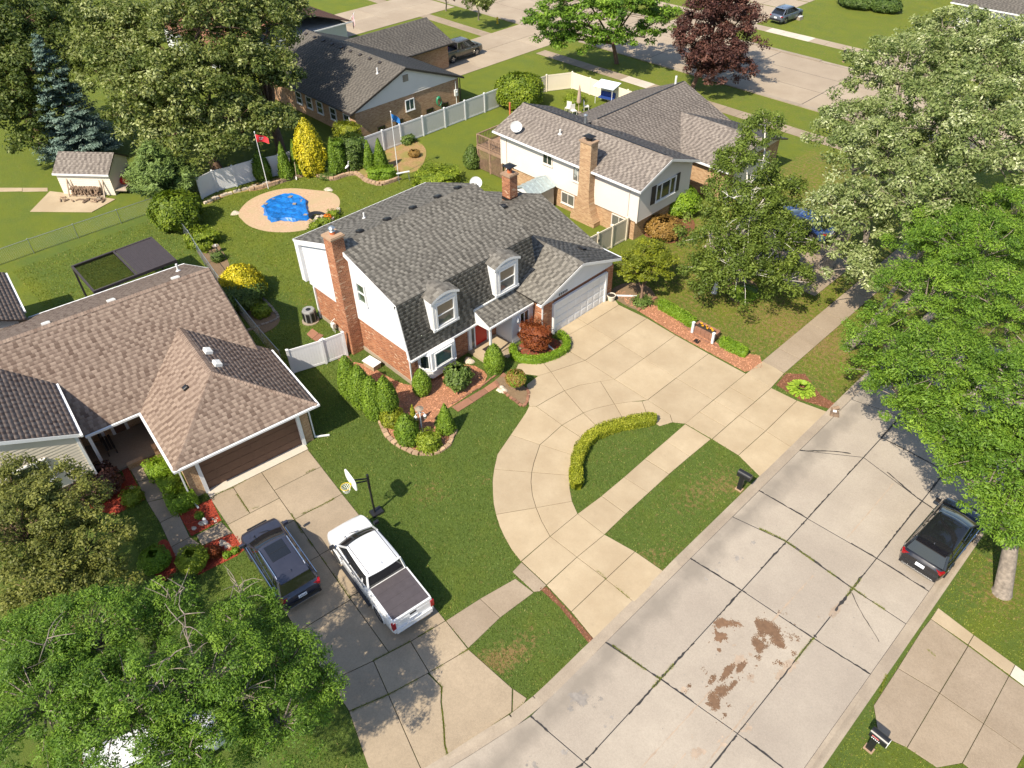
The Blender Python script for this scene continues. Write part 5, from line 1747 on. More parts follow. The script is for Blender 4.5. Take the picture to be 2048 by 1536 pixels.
# walls
MB().box(-8, -0.55, -6.9, -0.55, 0, 2.5).build('garage_wall', 'brick_tan_xy', H2, True)
MB().box(-17.0, -7.4, -16, -1.0, 0, 2.5).build('brick_wall', 'brick_tan_xy', H2, True)
MB().add([(-7.4, -1.0, 2.5), (-16.9, -1.0, 2.5), (-10.9, -1.0, 5.4), (-7.4, -1.2, 2.5), (-16.9, -1.2, 2.5), (-10.9, -1.2, 5.4)], [(0, 1, 2), (5, 4, 3), (0, 3, 4, 1), (1, 4, 5, 2), (2, 5, 3, 0)]).build('gable_wall', 'beige_siding', H2, True)
for y0, y1 in ((-6.95, -6.35), (-0.98, -0.50)):
    MB().box(-0.75, -0.42, y0, y1, 0, 2.46).build('brick_pier', 'brick_tan_xy', H2, True)
g2 = MB().box(-0.62, -0.52, -6.2, -1.1, 0.02, 2.22).build('garage_door', 'garage_brown', H2, True)
for k in range(4):
    for j in range(8):
        MB().box(-0.525, -0.508, -6.14 + j * 0.63, -5.58 + j * 0.63, 0.10 + k * 0.54, 0.52 + k * 0.54).build('door_panel', 'garage_brown', g2, True)
for y0, y1 in ((-6.36, -6.18), (-1.14, -0.96)):
    MB().box(-0.5, -0.33, y0, y1, 0, 2.42).build('door_frame', 'white_paint', H2, True)
MB().box(-0.5, -0.36, -6.17, -1.15, 2.22, 2.42).build('door_header', 'grey_siding', H2, True)
MB().box(-0.55, 0.0, -7.2, 0, 2.44, 2.48).build('soffit', 'grey_siding', H2, True)
downspout(H2, -0.5, -0.38, 2.4, 'white_paint', (0.45, 0.9), 0.75, local=True)
downspout(H2, -0.35, -7.1, 2.4, 'white_paint', (0.95, 0.1), 0.75, local=True)
# porch: floor, back wall with doors, post, bench
MB().box(-7.35, -4.55, -10.3, -6.95, -0.05, 0.12).build('porch_floor', 'walk_concrete_old', H2, True)
MB().box(-4.55, -4.3, -8.9, -8.1, -0.05, 0.35).build('porch_step', 'brick_tan_xy', H2, True)
MB().box(-4.6, -4.2, -7.5, -6.96, -0.05, 0.75).build('brick_pier', 'brick_tan_xy', H2, True)
for y0, y1 in ((-8.1, -7.95), (-8.8, -8.65), (-9.3, -9.15)):
    MB().box(-7.4, -7.3, y0, y1, 0.12, 2.3).build('door_frame', 'white_paint', H2, True)
MB().box(-7.4, -7.34, -8.65, -8.1, 0.12, 2.2).build('front_door', 'garage_brown', H2, True)
MB().box(-5.15, -5.0, -9.9, -9.75, 0.12, ZE - 0.1).build('porch_post', 'white_paint', H2, True)
# left wing gable with lapped siding and window
wl = [(-10.25, 1.35), (-10.25, 3.95), (-14.6, 5.95), (-19, 3.95), (-19, 1.35)]
MB().box(-12, -3.75, -19, -10.3, 0, 1.34).build('brick_wall', 'brick_tan_xy', H2, True)
MB().add([(-3.65, y, z) for y, z in wl] + [(-12, y, z) for y, z in wl], [(4, 3, 2, 1, 0), (5, 6, 7, 8, 9)] + [(i, (i + 1) % 5, (i + 1) % 5 + 5, i + 5) for i in range(5)]).build('upper_wall', 'beige_siding', H2, True)
siding(H2, [(-3.645, -19, 1.36), (-3.645, -10.25, 1.36), (-3.645, -10.25, 3.93), (-3.645, -14.6, 5.93), (-3.645, -19, 3.93)], 'beige_siding', 0.17, 0.022, local=True)
siding(H2, [(-3.65, -10.245, 1.36), (-11, -10.245, 1.36), (-11, -10.245, 3.95), (-3.65, -10.245, 3.95)], 'beige_siding', 0.17, 0.022, local=True)
MB().box(-3.72, -3.58, -10.32, -10.20, 1.3, 3.95).build('corner_board', 'white_paint', H2, True)
MB().slab([(-3.45, YW, EW - 0.03), (-3.45, -14.6, 6.07), (-3.45, -14.6, 5.87), (-3.45, YW, EW - 0.22)], 0.05, d=(1, 0, 0)).build('rake_board', 'white_paint', H2, True)
window(H2, (-3.62, -12.6, 2.75), 0.0, 1.7, 1.35, 'triple', pane='window_grey', local=True, depth=0.09)
for y, sp in ((-2.4, 1), (-5.9, 1), (-9.2, 1), (-12.2, 1)):
    vent_box(H2, (-11.6, y, 5.22), (-0.4, 0, 0.9), 'pale_metal', (0.5, 0.42, 0.10), local=True)
for x in (-4.3, -5.6):
    vent_box(H2, (x, -3.15, 4.05), (0, 0.4, 0.9), 'pale_metal', (0.46, 0.36, 0.20), local=True)
vent_box(H2, (-4.0, -5.0, 3.68), (0, -0.4, 0.9), 'black_metal', (0.26, 0.26, 0.12), local=True)
pipe_vent(H2, (-14.6, -1.6, 3.9), 0.45, 0.06, local=True)
vent_box(H2, (-12.6, -13.2, 4.85), (-0.42, 0, 0.9), 'skylight_glass', (0.9, 0.6, 0.14), name='skylight', local=True)

# ------------------------------------------------------------------ cream split-level neighbour behind, on the right
H3 = thing('split_level_house', 'cream-sided split-level house with tan brick chimney, deck and taupe shingle roof', 'house', (-35.5, 44.0, 0))
Y3 = 39.40
EXCL.append([(-42.4, 39.3), (-28.2, 39.3), (-28.2, 45.3), (-28, 45.3), (-27, 57), (-42, 57), (-42, 46)])
MB().box(-42.0, -28.6, Y3 + 0.10, 45.3, -0.1, 1.56).build('brick_wall', 'brick_tan_xy', H3)
w3 = [(Y3, 1.56), (45.5, 1.56), (45.5, 4.2), (42.35, 5.35), (Y3, 4.2)]
MB().add([(-28.38, y, z) for y, z in w3] + [(-42.2, y, z) for y, z in w3], [(0, 1, 2, 3, 4), (9, 8, 7, 6, 5)] + [(i, i + 5, (i + 1) % 5 + 5, (i + 1) % 5) for i in range(5)]).build('upper_wall', 'cream_siding', H3)
siding(H3, [(-42.2, Y3 - .004, 1.57), (-28.38, Y3 - .004, 1.57), (-28.38, Y3 - .004, 4.18), (-42.2, Y3 - .004, 4.18)], 'cream_siding', 0.19, 0.014)
siding(H3, [(-28.376, y, z) for y, z in w3], 'cream_siding', 0.19, 0.030)
for x in (-42.22, -28.40):
    MB().box(x - 0.06, x + 0.06, Y3 - 0.035, Y3 + 0.03, 1.5, 4.15).build('corner_board', 'cream_siding', H3)
roof_plane(H3, [(-42.7, 38.98, 4.25), (-28.0, 38.98, 4.25), (-28.0, 42.35, 5.50), (-42.7, 42.35, 5.50)], 'shingle_taupe')
roof_plane(H3, [(-28.0, 45.8, 4.25), (-42.7, 45.8, 4.25), (-42.7, 42.35, 5.50), (-28.0, 42.35, 5.50)], 'shingle_taupe')
ridge_caps(H3, (-42.7, 42.35, 5.51), (-28.0, 42.35, 5.51), 'shingle_taupe')
MB().box(-42.6, -28.6, 42.31, 42.39, 5.55, 5.585).build('ridge_vent', 'black_metal', H3)
MB().box(-42.7, -28.0, 38.87, 38.98, 4.12, 4.24).build('gutter', 'white_paint', H3)
MB().box(-42.7, -28.0, 38.98, 39.38, 4.12, 4.15).build('soffit', 'cream_siding', H3)
for (a, b), (c, d) in (((38.94, 4.22), (42.35, 5.48)), ((45.85, 4.22), (42.35, 5.48))):
    MB().slab([(-27.97, a, b), (-27.97, c, d), (-27.97, c, d - 0.2), (-27.97, a, b - 0.18)], 0.05, d=(1, 0, 0)).build('rake_board', 'white_paint', H3)
window(H3, (-37.1, Y3 - .02, 3.55), -PI / 2, 1.0, 0.95, 'slider', 'cream_siding', 'window_glass')
window(H3, (-34.0, Y3 - .02, 3.35), -PI / 2, 1.0, 1.3, 'slider', 'cream_siding', 'window_grey')
window(H3, (-35.0, Y3 + 0.09, 0.95), -PI / 2, 1.35, 0.95, 'slider', 'cream_siding', 'window_grey')
window(H3, (-30.0, Y3 + 0.09, 0.95), -PI / 2, 1.35, 0.95, 'slider', 'cream_siding', 'window_grey')
window(H3, (-28.34, 42.4, 3.1), 0.0, 2.3, 1.35, 'triple', 'white_paint', 'window_glass', depth=0.09)
for y in (41.0, 43.8):
    MB().box(-28.345, -28.30, y - 0.24, y + 0.24, 2.4, 3.8).build('shutter', 'shutter_dark', H3)
for x in (-41.6, -29.2):
    downspout(H3, x, Y3 - 0.06, 4.15, 'cream_siding', (0, -1), 0.3)
# flared brick chimney
prof = [(-34.1, 0.0), (-31.75, 0.0), (-31.75, 0.35), (-32.05, 0.9), (-32.28, 1.5), (-32.38, 2.2), (-32.42, 3.0), (-32.42, 6.25), (-33.42, 6.25), (-33.42, 3.0), (-33.46, 2.2), (-33.56, 1.5), (-33.8, 0.9), (-34.1, 0.35)]
m = MB()
n = len(prof)
m.add([(x, Y3 - 0.62, z) for x, z in prof] + [(x, Y3 + 0.1, z) for x, z in prof], [tuple(range(n))] + [(i, i + n, (i + 1) % n + n, (i + 1) % n) for i in range(n)])
ch3 = m.build('chimney', 'brick_tan_x', H3)
MB().box(-32.44, -32.40, Y3 - 0.618, Y3 + .1, 3.0, 6.24).build('chimney_face', 'brick_tan_y', ch3)
MB().box(-33.5, -32.34, Y3 - 0.70, Y3 + 0.16, 6.25, 6.36).build('chimney_cap', 'block_tan', ch3)
m = MB().box(-33.3, -32.54, Y3 - 0.6, Y3 + 0.05, 6.62, 6.65)
m.lathe((-32.92, Y3 - 0.27, 6.36), [(0.22, 0), (0.22, 0.26)], 12)
m.add([(-33.3, Y3 - .6, 6.65), (-32.54, Y3 - .6, 6.65), (-32.54, Y3 + .05, 6.65), (-33.3, Y3 + .05, 6.65), (-32.92, Y3 - .27, 6.78)], [(0, 1, 4), (1, 2, 4), (2, 3, 4), (3, 0, 4)])
m.build('chimney_cover', 'black_metal', ch3)
pipe_vent(H3, (-37.3, 40.9, 4.97), 0.35, 0.07, 'pale_metal')
MB().tube([(-37.0, 43.4, 5.0), (-37.0, 43.4, 5.7)], 0.09, 10).lathe((-37, 43.4, 5.7), [(0.16, 0), (0.16, 0.08), (0.05, 0.16)], 12).build('flue', 'galvanised', H3)
# low wing running back
MB().box(-41.8, -31.0, 45.4, 55.5, -0.1, 2.35).build('brick_wall', 'brick_tan_xy', H3)
roof_plane(H3, [(-30.5, 44.0, 2.4), (-30.5, 56.2, 2.4), (-37.0, 56.2, 5.0), (-37.0, 44.0, 5.0)], 'shingle_taupe')
roof_plane(H3, [(-42.2, 56.2, 2.9), (-42.2, 44.0, 2.9), (-37.0, 44.0, 5.0), (-37.0, 56.2, 5.0)], 'shingle_taupe')
ridge_caps(H3, (-37.0, 44.0, 5.01), (-37.0, 56.2, 5.01), 'shingle_taupe')
MB().box(-37.04, -36.96, 44.8, 56.0, 5.05, 5.085).build('ridge_vent', 'black_metal', H3)
MB().box(-34, -27.4, 48.8, 56.4, -0.1, 2.65).build('garage_wall', 'brick_tan_xy', H3)
roof_plane(H3, [(-36.0, 48.4, 2.75), (-26.9, 48.4, 2.75), (-26.9, 52.6, 4.05), (-36.0, 52.6, 4.05)], 'shingle_taupe')
roof_plane(H3, [(-26.9, 56.8, 2.75), (-36.0, 56.8, 2.75), (-36.0, 52.6, 4.05), (-26.9, 52.6, 4.05)], 'shingle_taupe')
ridge_caps(H3, (-33.6, 52.6, 4.06), (-26.9, 52.6, 4.06), 'shingle_taupe')
MB().box(-31.0, -26.9, 48.28, 48.4, 2.62, 2.74).build('gutter', 'white_paint', H3)
MB().add([(-27.39, 48.8, 2.65), (-27.39, 56.4, 2.65), (-27.39, 52.6, 3.9), (-27.6, 48.8, 2.65), (-27.6, 56.4, 2.65), (-27.6, 52.6, 3.9)], [(0, 1, 2), (5, 4, 3), (0, 3, 4, 1), (1, 4, 5, 2), (2, 5, 3, 0)]).build('gable_wall', 'cream_siding', H3)
MB().box(-27.39, -27.3, 50.0, 55.0, 0, 2.2).build('garage_door', 'cream_siding', H3)
MB().tube([(-37.3, 55.3, 4.9), (-37.3, 55.3, 5.6)], 0.09, 10).build('vent_pipe', 'pale_metal', H3)
# timber deck on posts with lattice skirt
dk = thing('deck', 'weathered brown timber deck with railings and lattice skirt on the cream house', 'deck', (-43.6, 41.0, 0))
zd = 2.05
for k in range(16):
    MB().box(-45.3 + k * 0.19, -45.13 + k * 0.19, 39.55, 44.6, zd - 0.04, zd).build('deck_board', 'wood_deck', dk)
m = MB()
for y in (39.6, 42.0, 44.5):
    m.box(-45.3, -42.3, y - 0.05, y + 0.05, zd - 0.22, zd - 0.045)
m.box(-45.36, -45.3, 39.5, 44.6, zd - 0.25, zd)
m.box(-45.3, -42.3, 39.49, 39.545, zd - 0.25, zd)
m.build('deck_frame', 'wood_deck', dk)
for x, y in ((-45.28, 39.58), (-43.8, 39.58), (-42.35, 39.58), (-45.28, 42.0), (-45.28, 44.5), (-43.8, 42.1)):
    MB().box(x - 0.05, x + 0.05, y - 0.05, y + 0.05, 0, zd + 1.0).build('deck_post', 'wood_deck', dk)
for (a, b) in (((-45.28, 39.58), (-42.35, 39.58)), ((-45.28, 39.58), (-45.28, 44.5)), ((-43.8, 42.1), (-42.35, 42.1)), ((-45.28, 42.1), (-43.8, 42.1))):
    MB().beam((*a, zd + 0.98), (*b, zd + 0.98), 0.12, 0.05).build('handrail', 'wood_deck', dk)
    MB().beam((*a, zd + 0.12), (*b, zd + 0.12), 0.05, 0.07).build('bottom_rail', 'wood_deck', dk)
    L = math.dist(a, b)
    for k in range(1, int(L / 0.17)):
        t = k / int(L / 0.17)
        MB().obox((a[0] + (b[0] - a[0]) * t, a[1] + (b[1] - a[1]) * t, zd + 0.10), (0.035, 0.035, 0.86)).build('baluster', 'wood_deck', dk)
m = MB()
for k in range(-10, 34):
    for s in (-1, 1):
        x0 = -45.28 + k * 0.13
        p, q = (x0, 0.1), (x0 + s * 1.7, 1.8)
        cl = lambda t: (p[0] + (q[0] - p[0]) * t, p[1] + (q[1] - p[1]) * t)
        ts = [t for t in np.linspace(0, 1, 30) if -45.28 < cl(t)[0] < -42.35]
        if len(ts) > 2:
            a, b = cl(ts[0]), cl(ts[-1])
            m.beam((a[0], 39.56 + 0.006 * s, a[1]), (b[0], 39.56 + 0.006 * s, b[1]), 0.012, 0.035, up=(0, 1, 0))
m.build('lattice', 'wood_deck', dk)['kind'] = 'stuff'
dish('satellite_dish', 'grey satellite dish on a mast at the eave of the cream split-level house', (-40.6, 39.5, 4.44), -0.75, 0.42, tilt=0.5)
EXCL.append([(-45.4, 39.4), (-42.2, 39.4), (-42.2, 44.7), (-45.4, 44.7)])

# ------------------------------------------------------------------ dark-roofed brick house behind the back fence
H4 = thing('brick_ranch', 'tan brick house with dark shingle roof and pale gable behind the long vinyl fence', 'house', (-66, 43, 0))
EXCL.append([(-76, 35.6), (-57.3, 35.6), (-57.3, 48.8), (-66, 48.8), (-66, 55), (-76, 55)])
X4 = -57.45
MB().box(-74, X4, 35.9, 48.1, -0.1, 2.45).build('brick_wall', 'brick_brown_xy', H4)
t4 = [(35.9, 2.45), (48.1, 2.45), (41.85, 4.85)]
MB().add([(X4 + .02, y, z) for y, z in t4] + [(X4 - .2, y, z) for y, z in t4], [(0, 1, 2), (5, 4, 3)] + [(i, i + 3, (i + 1) % 3 + 3, (i + 1) % 3) for i in range(3)]).build('gable_wall', 'grey_siding', H4)
siding(H4, [(X4 + .024, y, z) for y, z in t4], 'cream_siding', 0.20, 0.03)
roof_plane(H4, [(-73.5, 35.4, 2.6), (-57.2, 35.4, 2.6), (-57.2, 41.8, 5.02), (-73.5, 41.8, 5.02)], 'shingle_dark')
roof_plane(H4, [(-57.2, 48.6, 2.5), (-73.5, 48.6, 2.5), (-73.5, 41.8, 5.02), (-57.2, 41.8, 5.02)], 'shingle_dark')
ridge_caps(H4, (-73.5, 41.8, 5.03), (-57.2, 41.8, 5.03), 'shingle_dark')
roof_plane(H4, [(-65.4, 41.8, 2.65), (-65.4, 54.5, 2.65), (-69.8, 54.5, 4.3), (-69.8, 41.8, 4.3)], 'shingle_dark')
roof_plane(H4, [(-74.2, 54.5, 2.65), (-74.2, 41.8, 2.65), (-69.8, 41.8, 4.3), (-69.8, 54.5, 4.3)], 'shingle_dark')
ridge_caps(H4, (-69.8, 43.5, 4.31), (-69.8, 54.5, 4.31), 'shingle_dark')
MB().box(-73.6, -65.9, 48.2, 54.0, -0.1, 2.6).build('garage_wall', 'brick_brown_xy', H4)
for (a, b), (c, d) in (((35.36, 2.56), (41.8, 4.99)), ((48.66, 2.46), (41.8, 4.99))):
    MB().slab([(-57.17, a, b), (-57.17, c, d), (-57.17, c, d - 0.16), (-57.17, a, b - 0.15)], 0.05, d=(1, 0, 0)).build('rake_board', 'dark_trim', H4)
MB().box(-73.5, -57.2, 35.3, 35.4, 2.47, 2.58).build('gutter', 'dark_trim', H4)
MB().box(-65.4, -65.3, 48.6, 54.5, 2.53, 2.64).build('gutter', 'dark_trim', H4)
window(H4, (X4 + .03, 42.0, 1.55), 0.0, 1.05, 1.05, 'slider', 'white_paint', 'window_teal')
MB().box(X4 + 0.02, X4 + 0.09, 41.5, 42.1, 3.75, 4.35).build('gable_vent', 'stone_grey', H4)
for y in (38.5, 40.6, 44.3, 46.2):
    window(H4, (X4 + .005, y, 0.35), 0.0, 0.85, 0.4, 'slider', 'dark_trim', 'car_glass')
for x in (-58.8, -61.0, -63.2, -65.0, -66.8):
    window(H4, (x, 35.88, 1.45), -PI / 2, 1.0, 1.15, 'double', 'white_paint', 'window_glass')
for k in range(9):
    vent_box(H4, (-72.8 + k * 1.55, 41.3, 4.83), (0, -0.35, 0.94), 'dark_trim', (0.34, 0.3, 0.14))
pipe_vent(H4, (-59.4, 40.2, 4.4), 0.5, 0.06)
downspout(H4, X4 + 0.1, 48.2, 2.4, 'dark_trim', (0.5, 0.5), 0.3)
hs = thing('garden_hose', 'coiled green garden hose hung on the brick wall behind the fence', 'hose', (X4 + 0.12, 45.4, 1.0))
for k in range(4):
    MB().tube([(0.03 * k, 0.30 * math.cos(a) * (1 - .06 * k), 0.42 * math.sin(a) - 0.02 * k) for a in np.linspace(0, 2 * PI, 16)], 0.025, 6, cap=False).build('coil', 'hose_green', hs, True)
MB().obox((0.02, 0, 0.2), (0.24, 0.2, 0.16)).build('hanger', 'hose_green', hs, True)
MB().tube([(0.05, 0.1, -0.4), (0.1, 0.2, -0.7), (0.2, 0.3, -0.96)], 0.022, 6).build('tail', 'hose_green', hs, True)

# rust-roofed house at the very back, mostly behind the trees
H5 = thing('rust_roof_house', 'house with rust-brown shingle roof and white side wall partly behind the big trees', 'house', (-85, 44, 0))
MB().box(-96, -80.5, 36, 51, -0.1, 2.5).build('wall', 'grey_siding', H5)
roof_plane(H5, [(-97, 35.4, 2.6), (-80, 35.4, 2.6), (-80, 43.5, 5.2), (-97, 43.5, 5.2)], 'shingle_rust')
roof_plane(H5, [(-80, 51.6, 2.6), (-97, 51.6, 2.6), (-97, 43.5, 5.2), (-80, 43.5, 5.2)], 'shingle_rust')
MB().box(-80.05, -79.95, 35.4, 51.7, 2.48, 2.6).build('gutter', 'white_paint', H5)
brick_chimney(H5, -80.6, -79.7, 38.6, 39.3, 0, 5.4, 'brick_orange_x', 'brick_orange_y')
fl = thing('wall_flag', 'striped flag hanging from an angled pole on the white house wall at the back', 'flag', (-80.3, 51.4, 2.6))
MB().tube([(0, 0, 0), (0.6, 0.5, 1.0)], 0.025, 8).build('pole', 'pale_metal', fl, True)
for k in range(6):
    MB().box(0.1 + k * 0.075, 0.17 + k * 0.075, 0.35, 0.37, -0.9 + .1 * k, 0.35 + 0.1 * k).build('stripe', 'flag_stripe' if k % 2 == 0 else 'flag_white', fl, True)
MB().box(0.32, 0.56, 0.372, 0.382, 0.25, 0.8).build('canton', 'flag_navy', fl, True)
EXCL.append([(-97, 35), (-79.5, 35), (-79.5, 52), (-97, 52)])
# pale siding house corner at the top right, over the cross street
H6 = thing('far_house', 'pale house over the cross street, its corner showing above the silver-leaved tree', 'house', (-20, 112, 0))
MB().box(-32, -8, 104, 120, -0.1, 2.9).build('wall', 'white_siding', H6)
siding(H6, [(-32, 103.99, 0.2), (-8, 103.99, 0.2), (-8, 103.99, 2.9), (-32, 103.99, 2.9)], 'white_siding', 0.2, 0.03)
roof_plane(H6, [(-33, 103, 3.0), (-7, 103, 3.0), (-7, 112, 5.6), (-33, 112, 5.6)], 'shingle_dark')
roof_plane(H6, [(-7, 121, 3.0), (-33, 121, 3.0), (-33, 112, 5.6), (-7, 112, 5.6)], 'shingle_dark')
MB().box(-33, -7, 102.9, 103, 2.87, 2.99).build('gutter', 'white_paint', H6)
# ------------------------------------------------------------------ fences
def vinyl_fence(name, label, pts, mat, h=1.75, wrap=None, rail=None, gates=()):
    """posts at pts (world xy); a grooved panel with rails between each two"""
    c = np.mean(np.array(pts), axis=0)
    t = thing(name, label, 'fence', (c[0], c[1], 0))
    for i, p in enumerate(pts):
        MB().obox((p[0], p[1], -0.1), (0.135, 0.135, h + 0.16), math.atan2(pts[-1][1] - pts[0][1], pts[-1][0] - pts[0][0])).build('post', rail or mat, t)
        m = MB().obox((p[0], p[1], h + 0.06), (0.17, 0.17, 0.03), math.atan2(pts[-1][1] - pts[0][1], pts[-1][0] - pts[0][0]))
        m.obox((p[0], p[1], h + 0.09), (0.17, 0.17, 0.06), math.atan2(pts[-1][1] - pts[0][1], pts[-1][0] - pts[0][0]), taper=0.15)
        m.build('post_cap', rail or mat, t)
    for i in range(len(pts) - 1):
        a, b = np.array(pts[i], float), np.array(pts[i + 1], float)
        d = b - a
        L = np.linalg.norm(d)
        d /= L
        n = np.array([-d[1], d[0]])
        g = 0.07
        A, B_ = a + d * g, b - d * g
        pm = MB()
        k = max(2, int(L / 0.17))
        for j in range(k):
            p, q = A + (B_ - A) * (j / k), A + (B_ - A) * ((j + 1) / k)
            p, q = p + d * 0.006, q - d * 0.006
            v = [(*(p + n * s), z) for z in (0.10, h - 0.06) for s in (-0.016, 0.016)] + [(*(q + n * s), z) for z in (0.10, h - 0.06) for s in (-0.016, 0.016)]
            pm.add(v, [(0, 1, 3, 2), (4, 6, 7, 5), (0, 2, 6, 4), (1, 5, 7, 3), (2, 3, 7, 6), (0, 4, 5, 1)])
        pm.add([(*(A + n * s), z) for z in (0.10, h - 0.06) for s in (-0.008, 0.008)] + [(*(B_ + n * s), z) for z in (0.10, h - 0.06) for s in (-0.008, 0.008)], [(0, 1, 3, 2), (4, 6, 7, 5), (0, 2, 6, 4), (1, 5, 7, 3)])
        pn = pm.build('panel', mat, t)
        for z, hh in ((h - 0.03, 0.14), (0.12, 0.14)):
            MB().beam((*A, z), (*B_, z), 0.055, hh).build('rail', rail or mat, pn)
    return t


vinyl_fence('vinyl_fence', 'bright white vinyl fence behind the red-flag pole in the back yard', FP([(405, 398), (435, 383), (474, 373), (516, 360), (566, 350), (600, 339)]), 'white_vinyl')
vinyl_fence('vinyl_fence', 'long pale grey vinyl fence along the dark-roofed brick house', [(-54.0, 34.0), (-53.95, 36.2), (-53.9, 38.1), (-53.85, 40.6), (-53.85, 43.2), (-53.85, 45.7), (-53.85, 48.2), (-53.85, 50.6)], 'grey_vinyl', 1.78, rail='white_vinyl')
vinyl_fence('vinyl_fence', 'cream vinyl fence round the lawn by the cross street sidewalk', [(-53.3, 52.5), (-53.3, 56.2), (-52.0, 58.6), (-49.6, 58.6), (-47.2, 58.6), (-44.8, 58.6), (-42.4, 58.6), (-40, 58.6)], 'cream_vinyl', 1.6)
vinyl_fence('vinyl_gate_fence', 'white vinyl fence and gate between the brown-roofed house and brick chimney', [(-33.25, 13.95), (-32.65, 15.85), (-32.4, 17.15)], 'white_vinyl', 1.7)
vinyl_fence('vinyl_gate_fence', 'tan vinyl gate and fence between the garage and the cream house', [(-29.2, 33.35), (-29.15, 34.8), (-29.1, 36.1), (-29.05, 37.6), (-29.0, 39.15)], 'tan_vinyl', 1.75, rail='cream_vinyl')
la = thing('gate_latch', 'small black latch on the tan vinyl gate behind the garage', 'latch', (-29.05, 36.0, 1.2))
MB().obox((0.1, 0.0, 0), (0.05, 0.08, 0.18)).build('latch_plate', 'black_metal', la, True)
MB().obox((0.15, 0.02, 0.05), (0.05, 0.03, 0.12)).build('lever', 'black_metal', la, True)


def chain_fence(name, label, pts, h=1.15):
    c = np.mean(np.array(pts), axis=0)
    t = thing(name, label, 'fence', (c[0], c[1], 0))
    for p in pts:
        m = MB().tube([(p[0], p[1], -0.1), (p[0], p[1], h + 0.03)], 0.03, 8)
        m.lathe((p[0], p[1], h + 0.02), [(0.036, 0), (0.036, 0.03), (0.01, 0.06)], 8)
        m.build('post', 'galvanised', t)
    for i in range(len(pts) - 1):
        a, b = np.array([*pts[i], 0.0]), np.array([*pts[i + 1], 0.0])
        up_ = np.array([0, 0, h])
        MB().tube([a + up_, b + up_], 0.022, 7).build('top_rail', 'galvanised', t)
        L = np.linalg.norm(b - a)
        m = MB()
        k = int(L / 0.14)
        for j in range(-8, k + 8):
            for s in (-1, 1):
                q0, q1 = j * 0.14, j * 0.14 + s * (h - 0.05)
                pts_ = []
                for t_ in np.linspace(0, 1, 9):
                    w = q0 + (q1 - q0) * t_
                    if 0 <= w <= L:
                        pts_.append(a + (b - a) * (w / L) + np.array([0, 0, 0.04 + (h - 0.06) * t_]))
                if len(pts_) > 1:
                    m.tube([pts_[0], pts_[-1]], 0.0032, 3, cap=False)
        m.build('mesh_wire', 'galvanised', t)['kind'] = 'stuff'
    return t


chain_fence('chain_link_fence', 'chain-link fence across the lawn in front of the woodpile shed', [(-58.6, -4.5), (-58.5, 1.5), (-58.4, 4.8), (-58.35, 7.95), (-58.2, 11.07), (-58.05, 14.25), (-57.9, 17.4)])
chain_fence('chain_link_fence', 'chain-link fence beside the golden shrub along the brown-roofed house', [(-57.9, 17.5), (-54.28, 17.08), (-51.14, 16.6), (-47.95, 15.94), (-45.0, 15.4), (-41.3, 14.8), (-37.06, 14.2), (-34.3, 13.9)])

# ------------------------------------------------------------------ sheds, pergola
p0, p1, p2 = at(110, 400), at(206, 402), at(238, 350)
sd = thing('wood_shed', 'beige garden shed with grey gable roof and firewood stacked in front', 'shed', (-65.6, 15.6, 0), R(41))
MB().box(-2.2, 2.2, -1.55, 1.55, 0, 1.95).build('wall', 'beige_siding', sd, True)
siding(sd, [(-2.2, -1.554, 0.05), (2.2, -1.554, 0.05), (2.2, -1.554, 1.95), (-2.2, -1.554, 1.95)], 'beige_siding', 0.18, 0.02, local=True)
for x in (2.2, -2.2):
    MB().add([(x, -1.55, 1.95), (x, 1.55, 1.95), (x, 0, 2.85), (x - 0.1, -1.55, 1.95), (x - 0.1, 1.55, 1.95), (x - 0.1, 0, 2.85)], [(0, 1, 2), (5, 4, 3), (0, 3, 4, 1), (1, 4, 5, 2), (2, 5, 3, 0)]).build('gable_wall', 'beige_siding', sd, True)
roof_plane(sd, [(-2.35, -1.75, 1.88), (2.35, -1.75, 1.88), (2.35, 0, 2.95), (-2.35, 0, 2.95)], 'shingle_taupe', local=True)
roof_plane(sd, [(2.35, 1.75, 1.88), (-2.35, 1.75, 1.88), (-2.35, 0, 2.95), (2.35, 0, 2.95)], 'shingle_taupe', local=True)
MB().box(-2.35, 2.35, -1.80, -1.74, 1.74, 1.88).build('fascia', 'white_paint', sd, True)
wr = thing('firewood_rack', 'timber rack holding split firewood against the beige shed', 'rack', (-64.3, 14.15, 0), R(41))
for x in (-1.5, -1.2, 1.2, 1.5):
    MB().beam((x, -0.15 if abs(x) > 1.3 else 0.2, 0.03), (x, 0.45, 1.45), 0.09, 0.09).build('post', 'wood_weathered', wr, True)
MB().beam((-1.6, 0.45, 1.42), (1.6, 0.45, 1.42), 0.09, 0.09).build('rail', 'wood_weathered', wr, True)
MB().beam((-1.4, 0.0, 0.12), (1.4, 0.0, 0.12), 0.09, 0.09).build('rail', 'wood_weathered', wr, True)
lg = [MB().tube([(-0.22, 0, 0), (0.22, 0, 0)], 0.07, 6).build('firewood_log', 'log_bark', wr, True)]
for k in range(95):
    o = lg[0] if k == 0 else lg[0].copy()
    if k:
        COL.objects.link(o)
    r_, c = divmod(k, 19)
    o.parent = wr
    o.location = (-1.2 + c * 0.128 + rnd.uniform(-.02, .02), 0.12 + rnd.uniform(-.08, .12), 0.22 + r_ * 0.125)
    o.rotation_euler = (rnd.uniform(0, 3), rnd.uniform(-0.15, 0.15), PI / 2 + rnd.uniform(-.25, .25))
    o.scale = (rnd.uniform(.8, 1.2), rnd.uniform(.75, 1.15), rnd.uniform(.75, 1.15))
lp = None
